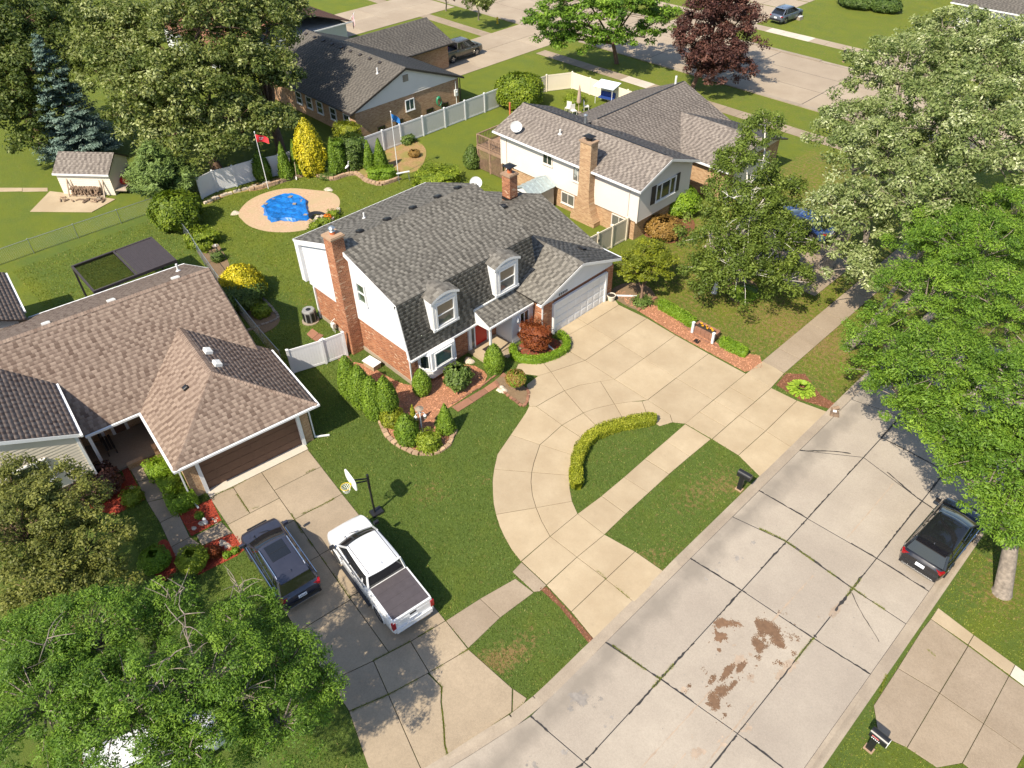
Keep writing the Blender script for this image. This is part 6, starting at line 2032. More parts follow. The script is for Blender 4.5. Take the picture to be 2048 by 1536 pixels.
for k in range(22):
    nm = 'loose_log'
    o = bpy.data.objects.new(nm, lg[0].data)
    COL.objects.link(o)
    x, y = rnd.uniform(-1.9, 1.9), rnd.uniform(-1.0, -0.25)
    q = L2 = (wr.location[0] + x * math.cos(R(41)) - y * math.sin(R(41)), wr.location[1] + x * math.sin(R(41)) + y * math.cos(R(41)))
    o.location = (q[0], q[1], 0.12)
    o.rotation_euler = (0, 0, rnd.uniform(0, 3))
    s = rnd.uniform(0.6, 1.3)
    o.scale = (s, rnd.uniform(.6, 1), rnd.uniform(.6, 1))
    tag(o, 'loose log lying on the concrete pad in front of the firewood rack', 'log', 'loose logs on the shed pad')
bk = thing('cinder_block', 'grey hollow cinder block on the pad beside the firewood rack', 'block', (-63.0, 14.6, 0.05), R(30))
for b_ in ((-0.2, 0.2, -0.1, -0.06), (-0.2, 0.2, 0.06, 0.1), (-0.2, -0.16, -0.06, 0.06), (0.16, 0.2, -0.06, 0.06), (-0.02, 0.02, -0.06, 0.06)):
    MB().box(*b_, 0, 0.2).build('web', 'stone_grey', bk, True)
tr = thing('flat_trailer', 'wooden flatbed cart with red and dark items beside the beige shed', 'cart', (-63.6, 17.1, 0), R(131))
MB().box(-1.3, 1.3, -0.7, 0.7, 0.35, 0.42).build('bed_boards', 'wood_weathered', tr, True)
for y in (-0.7, 0.7):
    MB().box(-1.3, 1.3, y - 0.03, y + 0.03, 0.42, 0.7).build('side_rail', 'wood_weathered', tr, True)
for x in (-0.9, 0.9):
    for y in (-0.78, 0.78):
        MB().tube([(x, y - 0.06, 0.2), (x, y + 0.06, 0.2)], 0.2, 12).build('wheel', 'rubber', tr, True)
rb = thing('red_mower', 'red covered mower on the cart beside the beige shed', 'mower', (-63.9, 17.3, 0.42), R(131))
MB().lathe((0, 0, 0), [(0.45, 0), (0.5, 0.2), (0.42, 0.42), (0.2, 0.5)], 12, sx=1.4).build('hood', 'red_paint', rb, True, smooth=True)
MB().beam((0.4, 0, 0.4), (0.9, 0, 0.8), 0.4, 0.04).build('handle', 'black_metal', rb, True)

ms = thing('metal_shed', 'small grey metal garden shed against the cream split-level house', 'shed', (-37.1, 37.9, 0), 0)
MB().box(-0.95, 0.95, -1.2, 1.2, 0, 1.75).build('wall', 'shed_wall', ms, True)
for k in range(11):
    MB().box(-0.965, 0.965, -1.2 + k * 0.235, -1.16 + k * 0.235, 0.02, 1.74).build('wall_rib', 'shed_wall', ms, True)
for x in (-0.45, 0.45):
    MB().box(x - 0.42, x + 0.42, -1.23, -1.2, 0.05, 1.65).build('door', 'shed_wall', ms, True)
MB().add([(-0.95, -1.2, 1.75), (0.95, -1.2, 1.75), (0, -1.2, 2.2), (-0.95, 1.2, 1.75), (0.95, 1.2, 1.75), (0, 1.2, 2.2)], [(0, 1, 2), (5, 4, 3), (0, 3, 4, 1), (1, 4, 5, 2), (2, 5, 3, 0)]).build('gable', 'white_siding', ms, True)
for s in (-1, 1):
    rf_ = MB().slab([(s * 1.05, -1.3 * s, 1.74), (s * 1.05, 1.3 * s, 1.74), (0, 1.3 * s, 2.26), (0, -1.3 * s, 2.26)], 0.03).build('roof_panel', 'shed_roof_metal', ms, True)
    for k in range(6):
        y = -1.25 + k * 0.5
        MB().beam((s * 1.05, y, 1.77), (0, y, 2.29), 0.05, 0.03).build('roof_rib', 'shed_roof_metal', rf_, True)
EXCL.append([(-38.1, 36.6), (-36.1, 36.6), (-36.1, 39.2), (-38.1, 39.2)])

pc = np.array([-47.75, 10.95])
pg = thing('pergola', 'dark brown patio pergola with half louvred, half solid roof behind the brown house', 'pergola', (pc[0], pc[1], 0), R(-2))
for x in (-1.95, 1.95):
    for y in (-2.6, 2.6):
        MB().box(x - 0.06, x + 0.06, y - 0.06, y + 0.06, 0, 2.35).build('post', 'awning_dark', pg, True)
for x in (-1.95, 1.95):
    MB().box(x - 0.06, x + 0.06, -2.66, 2.66, 2.35, 2.53).build('beam', 'awning_dark', pg, True)
for y in (-2.6, 0.05, 2.6):
    MB().box(-1.89, 1.89, y - 0.06, y + 0.06, 2.35, 2.52).build('beam', 'awning_dark', pg, True)
for k in range(21):
    MB().box(-1.89, 1.89, 0.16 + k * 0.115, 0.27 + k * 0.115, 2.47, 2.49 + 0.006 * (k % 2)).build('roof_plank', 'awning_dark', pg, True)
for k in range(34):
    MB().add([(-1.89 + k * 0.112, y, 2.44 + dz) for y in (-2.53, -0.02) for dz in (0,)] + [(-1.83 + k * 0.112, y, 2.51) for y in (-2.53, -0.02)], [(0, 1, 3, 2)]).build('louvre', 'awning_dark', pg, True)
bn = thing('porch_bench', 'dark wooden bench in the shade of the neighbour porch', 'bench', L2W(-6.4, -9.3, 0.12), RZ)
for y in (-0.1, 0.05, 0.2):
    MB().box(-0.6, 0.6, y, y + 0.12, 0.40, 0.44).build('seat_slat', 'dark_trim', bn, True)
for z in (0.55, 0.72, 0.88):
    MB().box(-0.6, 0.6, -0.16, -0.13, z, z + 0.1).build('back_slat', 'dark_trim', bn, True)
for x in (-0.55, 0.55):
    for y in (-0.12, 0.28):
        MB().box(x - 0.03, x + 0.03, y - 0.03, y + 0.03, 0, 0.4 if y > 0 else 0.98).build('leg', 'dark_trim', bn, True)


# ------------------------------------------------------------------ vehicles
def vehicle(name, label, cat, loc, rz, paintm, kind='suv', L=4.6, Wd=1.86, Ht=1.68, rim='rim_alloy', sunroof=None, rails=True, roofmat=None, tonneau='cover_grey', plate=True, detail=True):
    t = thing(name, label, cat, loc, rz)
    hw = Wd / 2
    pk = kind == 'pickup'
    zb = 1.02 if not pk else 1.18                 # belt line
    wr_ = 0.36 if not pk else 0.40                # wheel radius
    wb = (0.30 * L, -0.305 * L) if not pk else (0.315 * L, -0.30 * L)
    fwd = L / 2
    xs = np.unique(np.concatenate([np.linspace(-L / 2, L / 2, 57), [-L / 2 + 0.03, L / 2 - 0.03, -L / 2 + .08, L / 2 - .08]]))
    hood0 = {'suv': 0.32 * L, 'wagon': 0.29 * L, 'pickup': 0.325 * L}[kind]   # windscreen foot
    rearg = {'suv': -0.47 * L, 'wagon': -0.46 * L, 'pickup': -0.172 * L}[kind]  # tailgate / cab back

    def halfw(x):
        e = (abs(x) - (L / 2 - 0.75)) / 0.75
        k = 1 - 0.20 * max(0, e) ** 2.6 if x > 0 else 1 - (0.13 if not pk else 0.04) * max(0, e) ** 2.6
        return hw * k

    def top(x):
        if x > hood0:
            u_ = (x - hood0) / (L / 2 - hood0)
            return zb + 0.03 - 0.10 * u_ - 0.22 * u_ ** 5
        u_ = max(0, (-x - (L / 2 - 0.25)) / 0.25)
        return zb + (0.0 if not pk else (0.06 if x < rearg else 0.0)) - 0.12 * u_ ** 2

    def low(x):
        z = 0.30 if not pk else 0.40
        for w in wb:
            d = abs(x - w)
            rr = wr_ + 0.07
            if d < rr:
                z = max(z, wr_ + math.sqrt(rr * rr - d * d) * 0.98)
        return z
    V_, ring = [], 13
    for x in xs:
        w, zt, zl = halfw(x), top(x), low(x)
        e = max(0, (abs(x) - (L / 2 - 0.10)) / 0.10)
        sq = 1 - 0.10 * e
        half = [(w * 0.72, zl if zl < 0.5 else zl), (w * 0.965, zl), (w * 1.0, min(zl + 0.10, zt - 0.3)), (w * 1.0, zt - 0.30), (w * 0.975, zt - 0.10), (w * 0.90, zt), (w * 0.5, zt + 0.035)]
        pts = half + [(0, zt + 0.045)] + [(-a, b) for a, b in half[::-1]]
        zc = (zl + zt) / 2
        V_ += [(x, a * (1 - 0.03 * e), zc + (b - zc) * sq) for a, b in pts]
    ring = 15
    F_ = [(i * ring + k, (i + 1) * ring + k, (i + 1) * ring + k + 1, i * ring + k + 1) for i in range(len(xs) - 1) for k in range(ring - 1)]
    F_ += [tuple(range(ring)), tuple(range((len(xs) - 1) * ring, len(xs) * ring))[::-1]]
    body = add_mesh('body', V_, F_, paintm, t, True, smooth=True, sharp=38)
    MB().box(-L / 2 + 0.25, L / 2 - 0.3, -hw * 0.7, hw * 0.7, 0.22, 0.62).build('underbody', 'black_plastic', t, True)
    # greenhouse: glass all round, painted roof and pillars

    def outline(x0, x1, w, n=9, bow=0.10, wf=0.93):
        """closed plan outline, front bowed forward"""
        r_ = []
        for k in range(n):
            u_ = -1 + 2 * k / (n - 1)
            r_.append((x1 - bow * u_ * u_, w * wf * u_))
        for k in range(1, 7):
            q = k / 7
            r_.append((x1 - bow - (x1 - bow - x0 - 0.05) * q, w * (wf + (1 - wf) * math.sin(PI * min(q * 1.3, 1) / 2))))
        for k in range(n):
            u_ = 1 - 2 * k / (n - 1)
            r_.append((x0 + 0.05 * u_ * u_, w * 0.97 * u_))
        for k in range(1, 7):
            q = 1 - k / 7
            r_.append((x1 - bow - (x1 - bow - x0 - 0.05) * q, -w * (wf + (1 - wf) * math.sin(PI * min(q * 1.3, 1) / 2))))
        return r_
    zr = Ht - 0.06
    xf1 = hood0 - (1.10 if not pk else 0.88)
    xr1 = rearg + (0.28 if kind == 'suv' else 0.62 if kind == 'wagon' else 0.12)
    lowo = outline(rearg, hood0 + 0.05, hw * 0.91, bow=0.16)
    higho = outline(xr1, xf1, hw * (0.74 if not pk else 0.79), bow=0.10)
    n = len(lowo)
    gv = [(x, y, zb + 0.005 + (0.0)) for x, y in lowo] + [(x, y, zr) for x, y in higho]
    gl = add_mesh('glass', gv, [(i, (i + 1) % n, (i + 1) % n + n, i + n) for i in range(n)] + [tuple(range(n, 2 * n))], 'car_glass', t, True, smooth=True, sharp=45)
    rv, rf2 = [], []
    for j, (k, dz) in enumerate(((1.025, -0.035), (1.03, 0.0), (0.985, 0.035), (0.80, 0.058), (0.4, 0.068), (0.02, 0.07))):
        cx_ = (xf1 + xr1) / 2
        rv += [(cx_ + (x - cx_) * k, y * k, zr + dz) for x, y in higho]
        if j:
            rf2 += [((j - 1) * n + i, (j - 1) * n + (i + 1) % n, j * n + (i + 1) % n, j * n + i) for i in range(n)]
    rf2.append(tuple(range(5 * n, 6 * n)))
    roof = add_mesh('roof', rv, rf2, roofmat or paintm, t, True, smooth=True, sharp=50)
    for i, (a, w_) in enumerate(((8, 0.07), (9 + 6, 0.09), (9 + 6 + 8, 0.09), (0, 0.07))):
        p, q = np.array(gv[a]), np.array(gv[a + n])
        MB().beam(p * [1, 1.01, 1], q * [1, 1.02, 1], w_, 0.05).build('pillar', paintm, t, True)
    for s in (-1, 1):
        for q in (0.42,) + ((0.78,) if kind != 'pickup' else (0.80,)):
            xa, xb = hood0 - (hood0 - rearg) * q - 0.05, xf1 - (xf1 - xr1) * q
            MB().beam((xa, s * hw * 0.915, zb), (xb, s * hw * 0.752, zr), 0.07 if q < 0.7 else 0.10, 0.02, up=(0, s, 0)).build('pillar', 'black_plastic' if q < 0.7 else paintm, t, True)
        MB().obox((hood0 - 0.12, s * (hw + 0.10), zb + 0.0), (0.13, 0.22, 0.16)).build('mirror', paintm if not pk else 'black_plastic', t, True)
        MB().beam((hood0 - 0.25, s * (hw * 0.985), zb + 0.02), (rearg + 0.25, s * (hw * 0.985), zb + 0.02), 0.03, 0.03).build('belt_trim', 'chrome' if kind != 'pickup' else 'black_plastic', t, True)
        for x in (hood0 - 0.75, hood0 - 1.75):
            MB().obox((x, s * (hw + 0.005), zb - 0.16), (0.2, 0.03, 0.035)).build('door_handle', 'chrome', t, True)
        # wheels
        for x in wb:
            wh = MB().lathe((0, 0, 0), [(wr_ * 0.62, -0.11), (wr_ * 0.95, -0.12), (wr_, -0.07), (wr_, 0.07), (wr_ * 0.95, 0.12), (wr_ * 0.62, 0.11)], 22)
            tv = [(x + a, s * (hw - 0.11) + c, wr_ + b) for a, b, c in wh.v]
            ty = add_mesh('wheel', tv, wh.f, 'rubber', t, True, smooth=True, sharp=50)
            rm = MB()
            yo = s * (hw - 0.02)
            for k in range(5):
                a = 2 * PI * k / 5 + 0.3
                rm.beam((x, yo, wr_), (x + math.cos(a) * wr_ * 0.60, yo, wr_ + math.sin(a) * wr_ * 0.60), 0.05, 0.10)
            cyl = MB().lathe((0, 0, 0), [(wr_ * 0.60, 0), (wr_ * 0.62, 0.05), (wr_ * 0.56, 0.05), (wr_ * 0.5, 0.01)], 20)
            rm.add([(x + a, s * (hw - 0.06) + s * c, wr_ + b) for a, b, c in cyl.v], cyl.f[:-1])
            rm.build('rim', rim, ty, True)
            ar = MB().tube([(x + (wr_ + 0.07) * math.cos(a), s * (hw + 0.002), wr_ + (wr_ + 0.07) * math.sin(a)) for a in np.linspace(-0.1, PI + 0.1, 14)], 0.03, 5)
            ar.build('wheel_arch', 'black_plastic' if not pk else paintm, t, True)
        # lamps
        xe = L / 2 - 0.20
        MB().obox((xe - 0.10, s * hw * 0.66, zb - 0.36), (0.24, 0.30, 0.11), -s * 0.5).build('headlight', 'lens_clear', t, True)
        if pk:
            MB().obox((-L / 2 + 0.04, s * hw * 0.90, zb - 0.42), (0.14, 0.16, 0.38)).build('tail_light', 'lens_red', t, True)
        else:
            MB().obox((-L / 2 + 0.13, s * hw * 0.76, zb - 0.20), (0.24, 0.36, 0.13), s * 0.35).build('tail_light', 'lens_red', t, True)
        if rails and not pk:
            pts_ = [(xf1 - 0.12, s * hw * 0.68, zr + 0.05), (xf1 - 0.25, s * hw * 0.68, zr + 0.10), (xr1 + 0.35, s * hw * 0.68, zr + 0.10), (xr1 + 0.2, s * hw * 0.68, zr + 0.05)]
            MB().tube(pts_, 0.020, 7).build('roof_rail', 'chrome' if roofmat is None else 'black_plastic', t, True)
    MB().obox((-L / 2 + 0.02, 0, 0.34 if not pk else 0.46), (0.20, Wd * 0.84, 0.24)).build('rear_bumper', 'black_plastic' if not pk else paintm, t, True)
    MB().obox((-L / 2 - 0.06, 0, 0.33 if not pk else 0.44), (0.08, Wd * 0.72, 0.05)).build('bumper_trim', 'chrome', t, True)
    MB().obox((L / 2 - 0.10, 0, 0.32 if not pk else 0.44), (0.22, Wd * 0.64, 0.24)).build('front_bumper', 'black_plastic' if not pk else 'chrome', t, True)
    MB().obox((L / 2 - 0.03, 0, 0.60), (0.08, Wd * 0.5, 0.26)).build('grille', 'black_plastic', t, True)
    if plate:
        pl = MB().obox((-L / 2 - 0.045, 0, zb - 0.38), (0.03, 0.38, 0.17)).build('licence_plate', 'plate_white', t, True)
        for k in range(5):
            MB().obox((-L / 2 - 0.062, -0.12 + k * 0.06, zb - 0.34), (0.004, 0.03, 0.07)).build('plate_mark', 'plate_ink', pl, True)
    for s in (-1, 1):                                                      # wipers, hood creases
        MB().beam((hood0 + 0.10, s * 0.1 + 0.25, zb + 0.06), (hood0 - 0.08, s * 0.35 + 0.1, zb + 0.15), 0.02, 0.02).build('wiper', 'black_plastic', t, True)
        MB().add([(x, s * hw * y, top(x) + 0.05 - 0.012 * abs(y)) for x, y in ((hood0 + 0.1, 0.60), (hood0 + 0.1, 0.63), (L / 2 - 0.35, 0.50), (L / 2 - 0.35, 0.46))], [(0, 1, 2, 3)]).build('hood_crease', 'grey_siding' if paintm == 'paint_white' else paintm, t, True)
    if sunroof:
        MB().add([(x, y, zr + 0.066 + dz) for dz in (0, 0.012) for x, y in ((sunroof[0], -0.42), (sunroof[1], -0.42), (sunroof[1], 0.42), (sunroof[0], 0.42))], [(4, 5, 6, 7), (0, 1, 5, 4), (1, 2, 6, 5), (2, 3, 7, 6), (3, 0, 4, 7)]).build('sunroof', 'car_glass', roof, True)
        xm = (sunroof[0] + sunroof[1]) / 2
        MB().box(xm - 0.012, xm + 0.012, -0.42, 0.42, zr + 0.075, zr + 0.082).build('sunroof_bar', 'black_plastic', roof, True)
    MB().obox((xr1 + 0.25, 0, zr + 0.06), (0.16, 0.05, 0.06), 0, taper=0.4).build('antenna_fin', paintm, roof, True)
    if not pk:
        MB().obox((-L / 2 + 0.42 if kind == 'suv' else -L / 2 + 0.75, 0, zr + 0.015), (0.32, hw * 1.35, 0.04)).build('spoiler', paintm, roof, True)
    else:
        x0, x1, w = -L / 2 + 0.10, rearg - 0.05, hw * 0.86
        if tonneau:
            tn = MB().box(x0, x1, -w, w, 1.19, 1.285).build('bed_cover', tonneau, t, True)
            for k in range(1, 4):
                MB().box(x0 + (x1 - x0) * k / 4 - 0.01, x0 + (x1 - x0) * k / 4 + 0.01, -w, w, 1.286, 1.292).build('cover_seam', tonneau, tn, True)
        else:
            bd = MB().box(x0 + .05, x1, -w * .88, w * .88, 1.19, 1.284).build('bed_floor', 'black_plastic', t, True)
            MB().lathe((x0 + 0.9, 0.1, 1.28), [(0.35, 0), (0.4, 0.15), (0.2, 0.3)], 9).build('bed_load', 'bed_junk', t, True)
        for s in (-1, 1):
            MB().box(x0, x1, s * (w + 0.035) - 0.03, s * (w + 0.035) + 0.03, 1.20, 1.30).build('bed_rail', paintm, t, True)
        MB().box(x0 - 0.09, x0 - 0.002, -w - 0.05, w + 0.05, 0.62, 1.30).build('tailgate', paintm, t, True)
        MB().obox((x0 - 0.10, 0, 1.08), (0.03, 0.30, 0.09)).build('tailgate_handle', 'black_plastic', t, True)
        MB().obox((xr1 + 0.06, 0, zr - 0.03), (0.10, 0.70, 0.05)).build('brake_light', 'lens_red', t, True)
        for k in range(-2, 3):
            MB().box(xr1 + 0.3, xf1 - 0.35, k * 0.24 - 0.012, k * 0.24 + 0.012, zr + 0.045, zr + 0.068).build('roof_rib', 'grey_siding' if paintm == 'paint_white' else paintm, roof, True)
        for s in (-1, 1):
            MB().beam((xf1 - 0.05, s * hw * 0.66, zr + 0.04), (xr1 + 0.1, s * hw * 0.66, zr + 0.04), 0.025, 0.03).build('drip_rail', 'black_plastic', t, True)
            MB().box(wb[1] + 0.6, wb[0] - 0.6, s * (hw + 0.06) - 0.07, s * (hw + 0.06) + 0.07, 0.40, 0.46).build('running_board', 'black_plastic', t, True)
    return t


q = (-21.84, 6.27)
vehicle('parked_suv', 'dark navy SUV with glass sunroof on the neighbour driveway beside the white pickup', 'car', (q[0], q[1], 0.03), R(174), 'paint_navy', 'suv', 4.6, 1.9, 1.68, sunroof=(-0.80, 0.15))
q = (-18.33, 9.03)
vehicle('pickup_truck', 'white crew-cab pickup with dark bed cover on the neighbour driveway', 'pickup', (q[0], q[1], 0.03), R(173.5), 'paint_white', 'pickup', 6.05, 2.03, 1.92, rails=False)
q = at(1900, 1052, 1.4)
vehicle('parked_suv', 'black SUV parked at the far curb of the street under the locust tree', 'car', (q[0], q[1], 0.02), R(88), 'paint_black', 'suv', 4.65, 1.92, 1.66, roofmat='car_glass', rails=False)
vehicle('pickup_truck', 'grey-brown pickup parked under the eave of the dark-roofed house', 'pickup', (-67.5, 56.9, 0.04), R(90), 'paint_olive', 'pickup', 5.7, 2.0, 1.95, tonneau=None, rails=False)
q = at(1574, 28, 0.7)
vehicle('parked_wagon', 'blue-grey station wagon on a driveway over the cross street', 'car', (q[0], q[1], 0.04), R(86), 'paint_bluegrey', 'wagon', 4.75, 1.86, 1.66)
q = at(1608, 432, 1.2)
vehicle('parked_car', 'blue car half hidden under the birch and silver-leaved trees', 'car', (q[0], q[1], 0.03), R(178), 'paint_blue', 'wagon', 4.6, 1.84, 1.5)
q = at(300, 1490, 1.2)
vehicle('parked_car', 'white car glimpsed below the honey locust at the lower left', 'car', (q[0], q[1], 0.02), R(75), 'paint_white', 'suv', 4.6, 1.85, 1.6)


# ------------------------------------------------------------------ street and garden furniture
hp = thing('basketball_hoop', 'basketball hoop with white backboard and yellow rim on a black pole by the white pickup', 'basketball hoop', (*W2((750, 1027)), 0), R(-98))
MB().obox((-0.1, 0, 0), (0.62, 0.48, 0.12), taper=0.9).build('base', 'black_plastic', hp, True)
MB().tube([(0.0, 0, 0.1), (0.0, 0, 1.95)], 0.05, 10).tube([(0, 0, 1.9), (-0.02, 0, 2.75)], 0.06, 10).build('pole', 'black_metal', hp, True)
MB().beam((-0.02, 0.06, 2.55), (0.75, 0.06, 2.95), 0.04, 0.06).beam((-0.02, -0.06, 2.3), (0.75, -0.06, 2.6), 0.04, 0.06).build('arm', 'black_metal', hp, True)
bo = []
for k in range(28):
    a = PI * k / 14
    bo.append((math.copysign(abs(math.cos(a)) ** 0.55, math.cos(a)) * 0.56, math.copysign(abs(math.sin(a)) ** 0.6, math.sin(a)) * 0.38))
MB().add([(0.76, a, 2.95 + b) for a, b in bo] + [(0.80, a, 2.95 + b) for a, b in bo], [tuple(range(28))[::-1], tuple(range(28, 56))] + [(i, (i + 1) % 28, (i + 1) % 28 + 28, i + 28) for i in range(28)]).build('backboard', 'white_paint', hp, True)
rc = (1.08, 0, 2.70)
MB().tube([(rc[0] + 0.23 * math.cos(a), 0.23 * math.sin(a), rc[2]) for a in np.linspace(0, 2 * PI, 22)], 0.014, 6, cap=False).beam((0.8, 0, 2.72), (0.87, 0, 2.72), 0.12, 0.05).build('rim', 'hoop_yellow', hp, True)
m = MB()
for k in range(12):
    for s in (-1, 1):
        pts_ = []
        for j in range(5):
            a, r_ = 2 * PI * (k + s * j * 0.5) / 12, 0.23 - 0.028 * j
            pts_.append((rc[0] + r_ * math.cos(a), r_ * math.sin(a), rc[2] - 0.09 * j))
        m.tube(pts_, 0.008, 4, cap=False)
m.build('net', 'net_white', hp, True)


def mailbox(label, px, py, rz, red=False, h=1.05):
    t = thing('mailbox', label, 'mailbox', (*W2((px, py)), 0), rz)
    MB().obox((-0.05, 0, -0.05), (0.24, 0.16, h), taper=0.9).build('post', 'black_plastic', t, True)
    m = MB()
    prof = [(-0.16, 0), (0.16, 0), (0.16, 0.20)] + [(0.16 * math.cos(a), 0.20 + 0.12 * math.sin(a)) for a in np.linspace(0.2, PI - 0.2, 8)] + [(-0.16, 0.20)]
    n = len(prof)
    m.add([(-0.30, y, h - 0.07 + z) for y, z in prof] + [(0.34, y, h - 0.07 + z) for y, z in prof], [tuple(range(n))[::-1], tuple(range(n, 2 * n))] + [(i, (i + 1) % n, (i + 1) % n + n, i + n) for i in range(n)])
    b = m.build('box', 'black_plastic', t, True)
    MB().add([(0.345, y * 0.9, h - 0.05 + z * 0.9) for y, z in prof] + [(0.365, y * 0.9, h - 0.05 + z * 0.9) for y, z in prof], [tuple(range(n))[::-1], tuple(range(n, 2 * n))] + [(i, (i + 1) % n, (i + 1) % n + n, i + n) for i in range(n)]).build('door', 'pale_metal' if red else 'black_plastic', b, True)
    MB().obox((-0.05, 0, 0.0), (0.34, 0.26, 0.06)).build('foot', 'block_tan', t, True)
    if red:
        MB().box(-0.19, 0.06, -0.172, -0.163, h + 0.08, h + 0.125).build('red_label', 'label_red', b, True)
        for k in range(6):
            MB().box(-0.17 + k * 0.04, -0.15 + k * 0.04, -0.175, -0.172, h + 0.092, h + 0.112).build('label_mark', 'flag_white', b, True)
        for k in range(5):
            MB().box(-0.18 + k * 0.065, -0.145 + k * 0.065, -0.172, -0.162, h - 0.04, h + 0.01).build('number_mark', 'flag_white', b, True)
    else:
        MB().box(0.0, 0.03, -0.19, -0.162, h + 0.02, h + 0.16).build('flag_arm', 'black_plastic', b, True)
    return t


mailbox('black mailbox on the grass strip at the mouth of the half-circle drive', 1480, 980, 0.05)
mailbox('black mailbox with a red label on the corner of grass nearest the camera', 1740, 1500, PI - 0.05 + PI, True)
mailbox('distant black mailbox on the lawn over the cross street', 1687, 124, -PI / 2)

lm = thing('lamp_post', 'white lamp post with three hanging lanterns in the front flower bed', 'lamp', (*W2((845, 868)), 0), 0.5)
MB().tube([(0, 0, 0), (0, 0, 1.75)], [0.04, 0.03], 10).build('post', 'white_paint', lm, True)
for k in range(3):
    a = k * 2 * PI / 3
    c_, s_ = math.cos(a), math.sin(a)
    MB().tube([(0, 0, 1.45), (0.1 * c_, 0.1 * s_, 1.62), (0.24 * c_, 0.24 * s_, 1.64), (0.28 * c_, 0.28 * s_, 1.52)], 0.015, 6).build('arm', 'white_paint', lm, True)
    ln = MB().lathe((0.28 * c_, 0.28 * s_, 1.26), [(0.07, 0), (0.09, 0.05), (0.09, 0.2), (0.03, 0.27)], 8).build('lantern', 'white_paint', lm, True)
    MB().lathe((0.28 * c_, 0.28 * s_, 1.30), [(0.092, 0), (0.092, 0.12)], 8).build('glazing', 'window_grey', ln, True)
MB().lathe((0, 0, 1.72), [(0.05, 0), (0.22, 0.10), (0.24, 0.13), (0.10, 0.2), (0.02, 0.24)], 8).build('solar_cap', 'stone_grey', lm, True)

pb = thing('brick_planter', 'red block planter box of yellow flowers between two clipped hedges', 'planter', (*W2((1411, 668)), 0), 0)
for j in range(3):
    for k in range(5):
        for y in (-0.30, 0.30):
            MB().obox((-0.62 + k * 0.31, y, j * 0.15), (0.295, 0.16, 0.14)).build('block', 'paver_red', pb, True)
    for x in (-0.70, 0.70):
        MB().obox((x, 0, j * 0.15), (0.16, 0.42, 0.14)).build('block', 'paver_red', pb, True)
MB().box(-0.62, 0.62, -0.22, 0.22, 0, 0.40).build('soil_fill', 'pot_soil', pb, True)
for k in range(6):
    f_ = thing('marigold', 'yellow marigold flowering in the red block planter', 'flower', (pb.location[0] - 0.45 + k * 0.18, pb.location[1] + rnd.uniform(-.1, .1), 0.40), 0, 'marigolds in the block planter')
    c = rng.normal(0, 0.03, (60, 3)) * [1, 1, 0.5] + [0, 0, 0.14]
    v, f = leaf_mesh(c, rand_dirs(60), np.full(60, 0.03), 0.6)
    add_mesh('petals', v, f, 'flower_yellow', f_, True, tone=rng.random(60))
    MB().tube([(0, 0, -0.02), (0, 0, 0.13)], 0.008, 5).build('stem', 'stem_green', f_, True)
for px, py in ((1384, 666), (1424, 688)):
    pt = thing('white_post', 'white square post at the %s end of the red block planter' % ('far' if px < 1400 else 'near'), 'post', (*W2((px, py)), 0))
    MB().obox((0, 0, -0.05), (0.13, 0.13, 0.85)).build('shaft', 'white_paint', pt, True)
    MB().obox((0, 0, 0.80), (0.17, 0.17, 0.03)).obox((0, 0, 0.83), (0.17, 0.17, 0.06), taper=0.15).build('cap', 'white_paint', pt, True)
gr = thing('drain_grate', 'black square drain grate in the wood chips beside the driveway', 'drain', (*W2((1394, 683)), 0.016))
MB().obox((0, 0, 0), (0.36, 0.36, 0.02)).build('frame', 'black_metal', gr, True)
for k in range(6):
    MB().box(-0.15, 0.15, -0.14 + k * 0.05, -0.12 + k * 0.05, 0.021, 0.028).build('bar', 'black_metal', gr, True)
po = thing('flower_pot', 'cream empty flower pot beside the white garage door', 'pot', (*W2((1222, 601)), 0.03))
MB().lathe((0, 0, 0), [(0.19, 0), (0.22, 0.05), (0.25, 0.33), (0.29, 0.34), (0.29, 0.41), (0.25, 0.41), (0.24, 0.36)], 20).build('pot', 'pot_cream', po, True, smooth=True)
MB().lathe((0, 0, 0.34), [(0.235, 0), (0.235, 0.025)], 18).build('soil', 'pot_soil', po, True)


def edging(name, label, path, mat, size=(0.26, 0.17, 0.13), gap=0.02, courses=1, group=None, jit=0.02, closed=False, z0=-0.02):
    pts = smooth_path([W2(p) for p in path], 0.04, closed)
    t = thing(name, label, 'edging', (*pts[len(pts) // 2], 0), 0, group)
    for c in range(courses):
        acc, last = (size[0] + gap) / 2 + c * size[0] / 2, pts[0]
        run = 0.0
        for i in range(1, len(pts)):
            run += np.linalg.norm(pts[i] - pts[i - 1])
            if run >= acc:
                d = pts[i] - pts[i - 1]
                p = pts[i]
                w = [size[k] * rnd.uniform(0.9, 1.06) for k in range(3)]
                MB().obox((p[0] + rnd.uniform(-jit, jit), p[1] + rnd.uniform(-jit, jit), z0 + c * size[2]), w, math.atan2(d[1], d[0]) + rnd.uniform(-.06, .06), taper=0.90).build('block', mat, t)
                acc += size[0] + gap
    return t


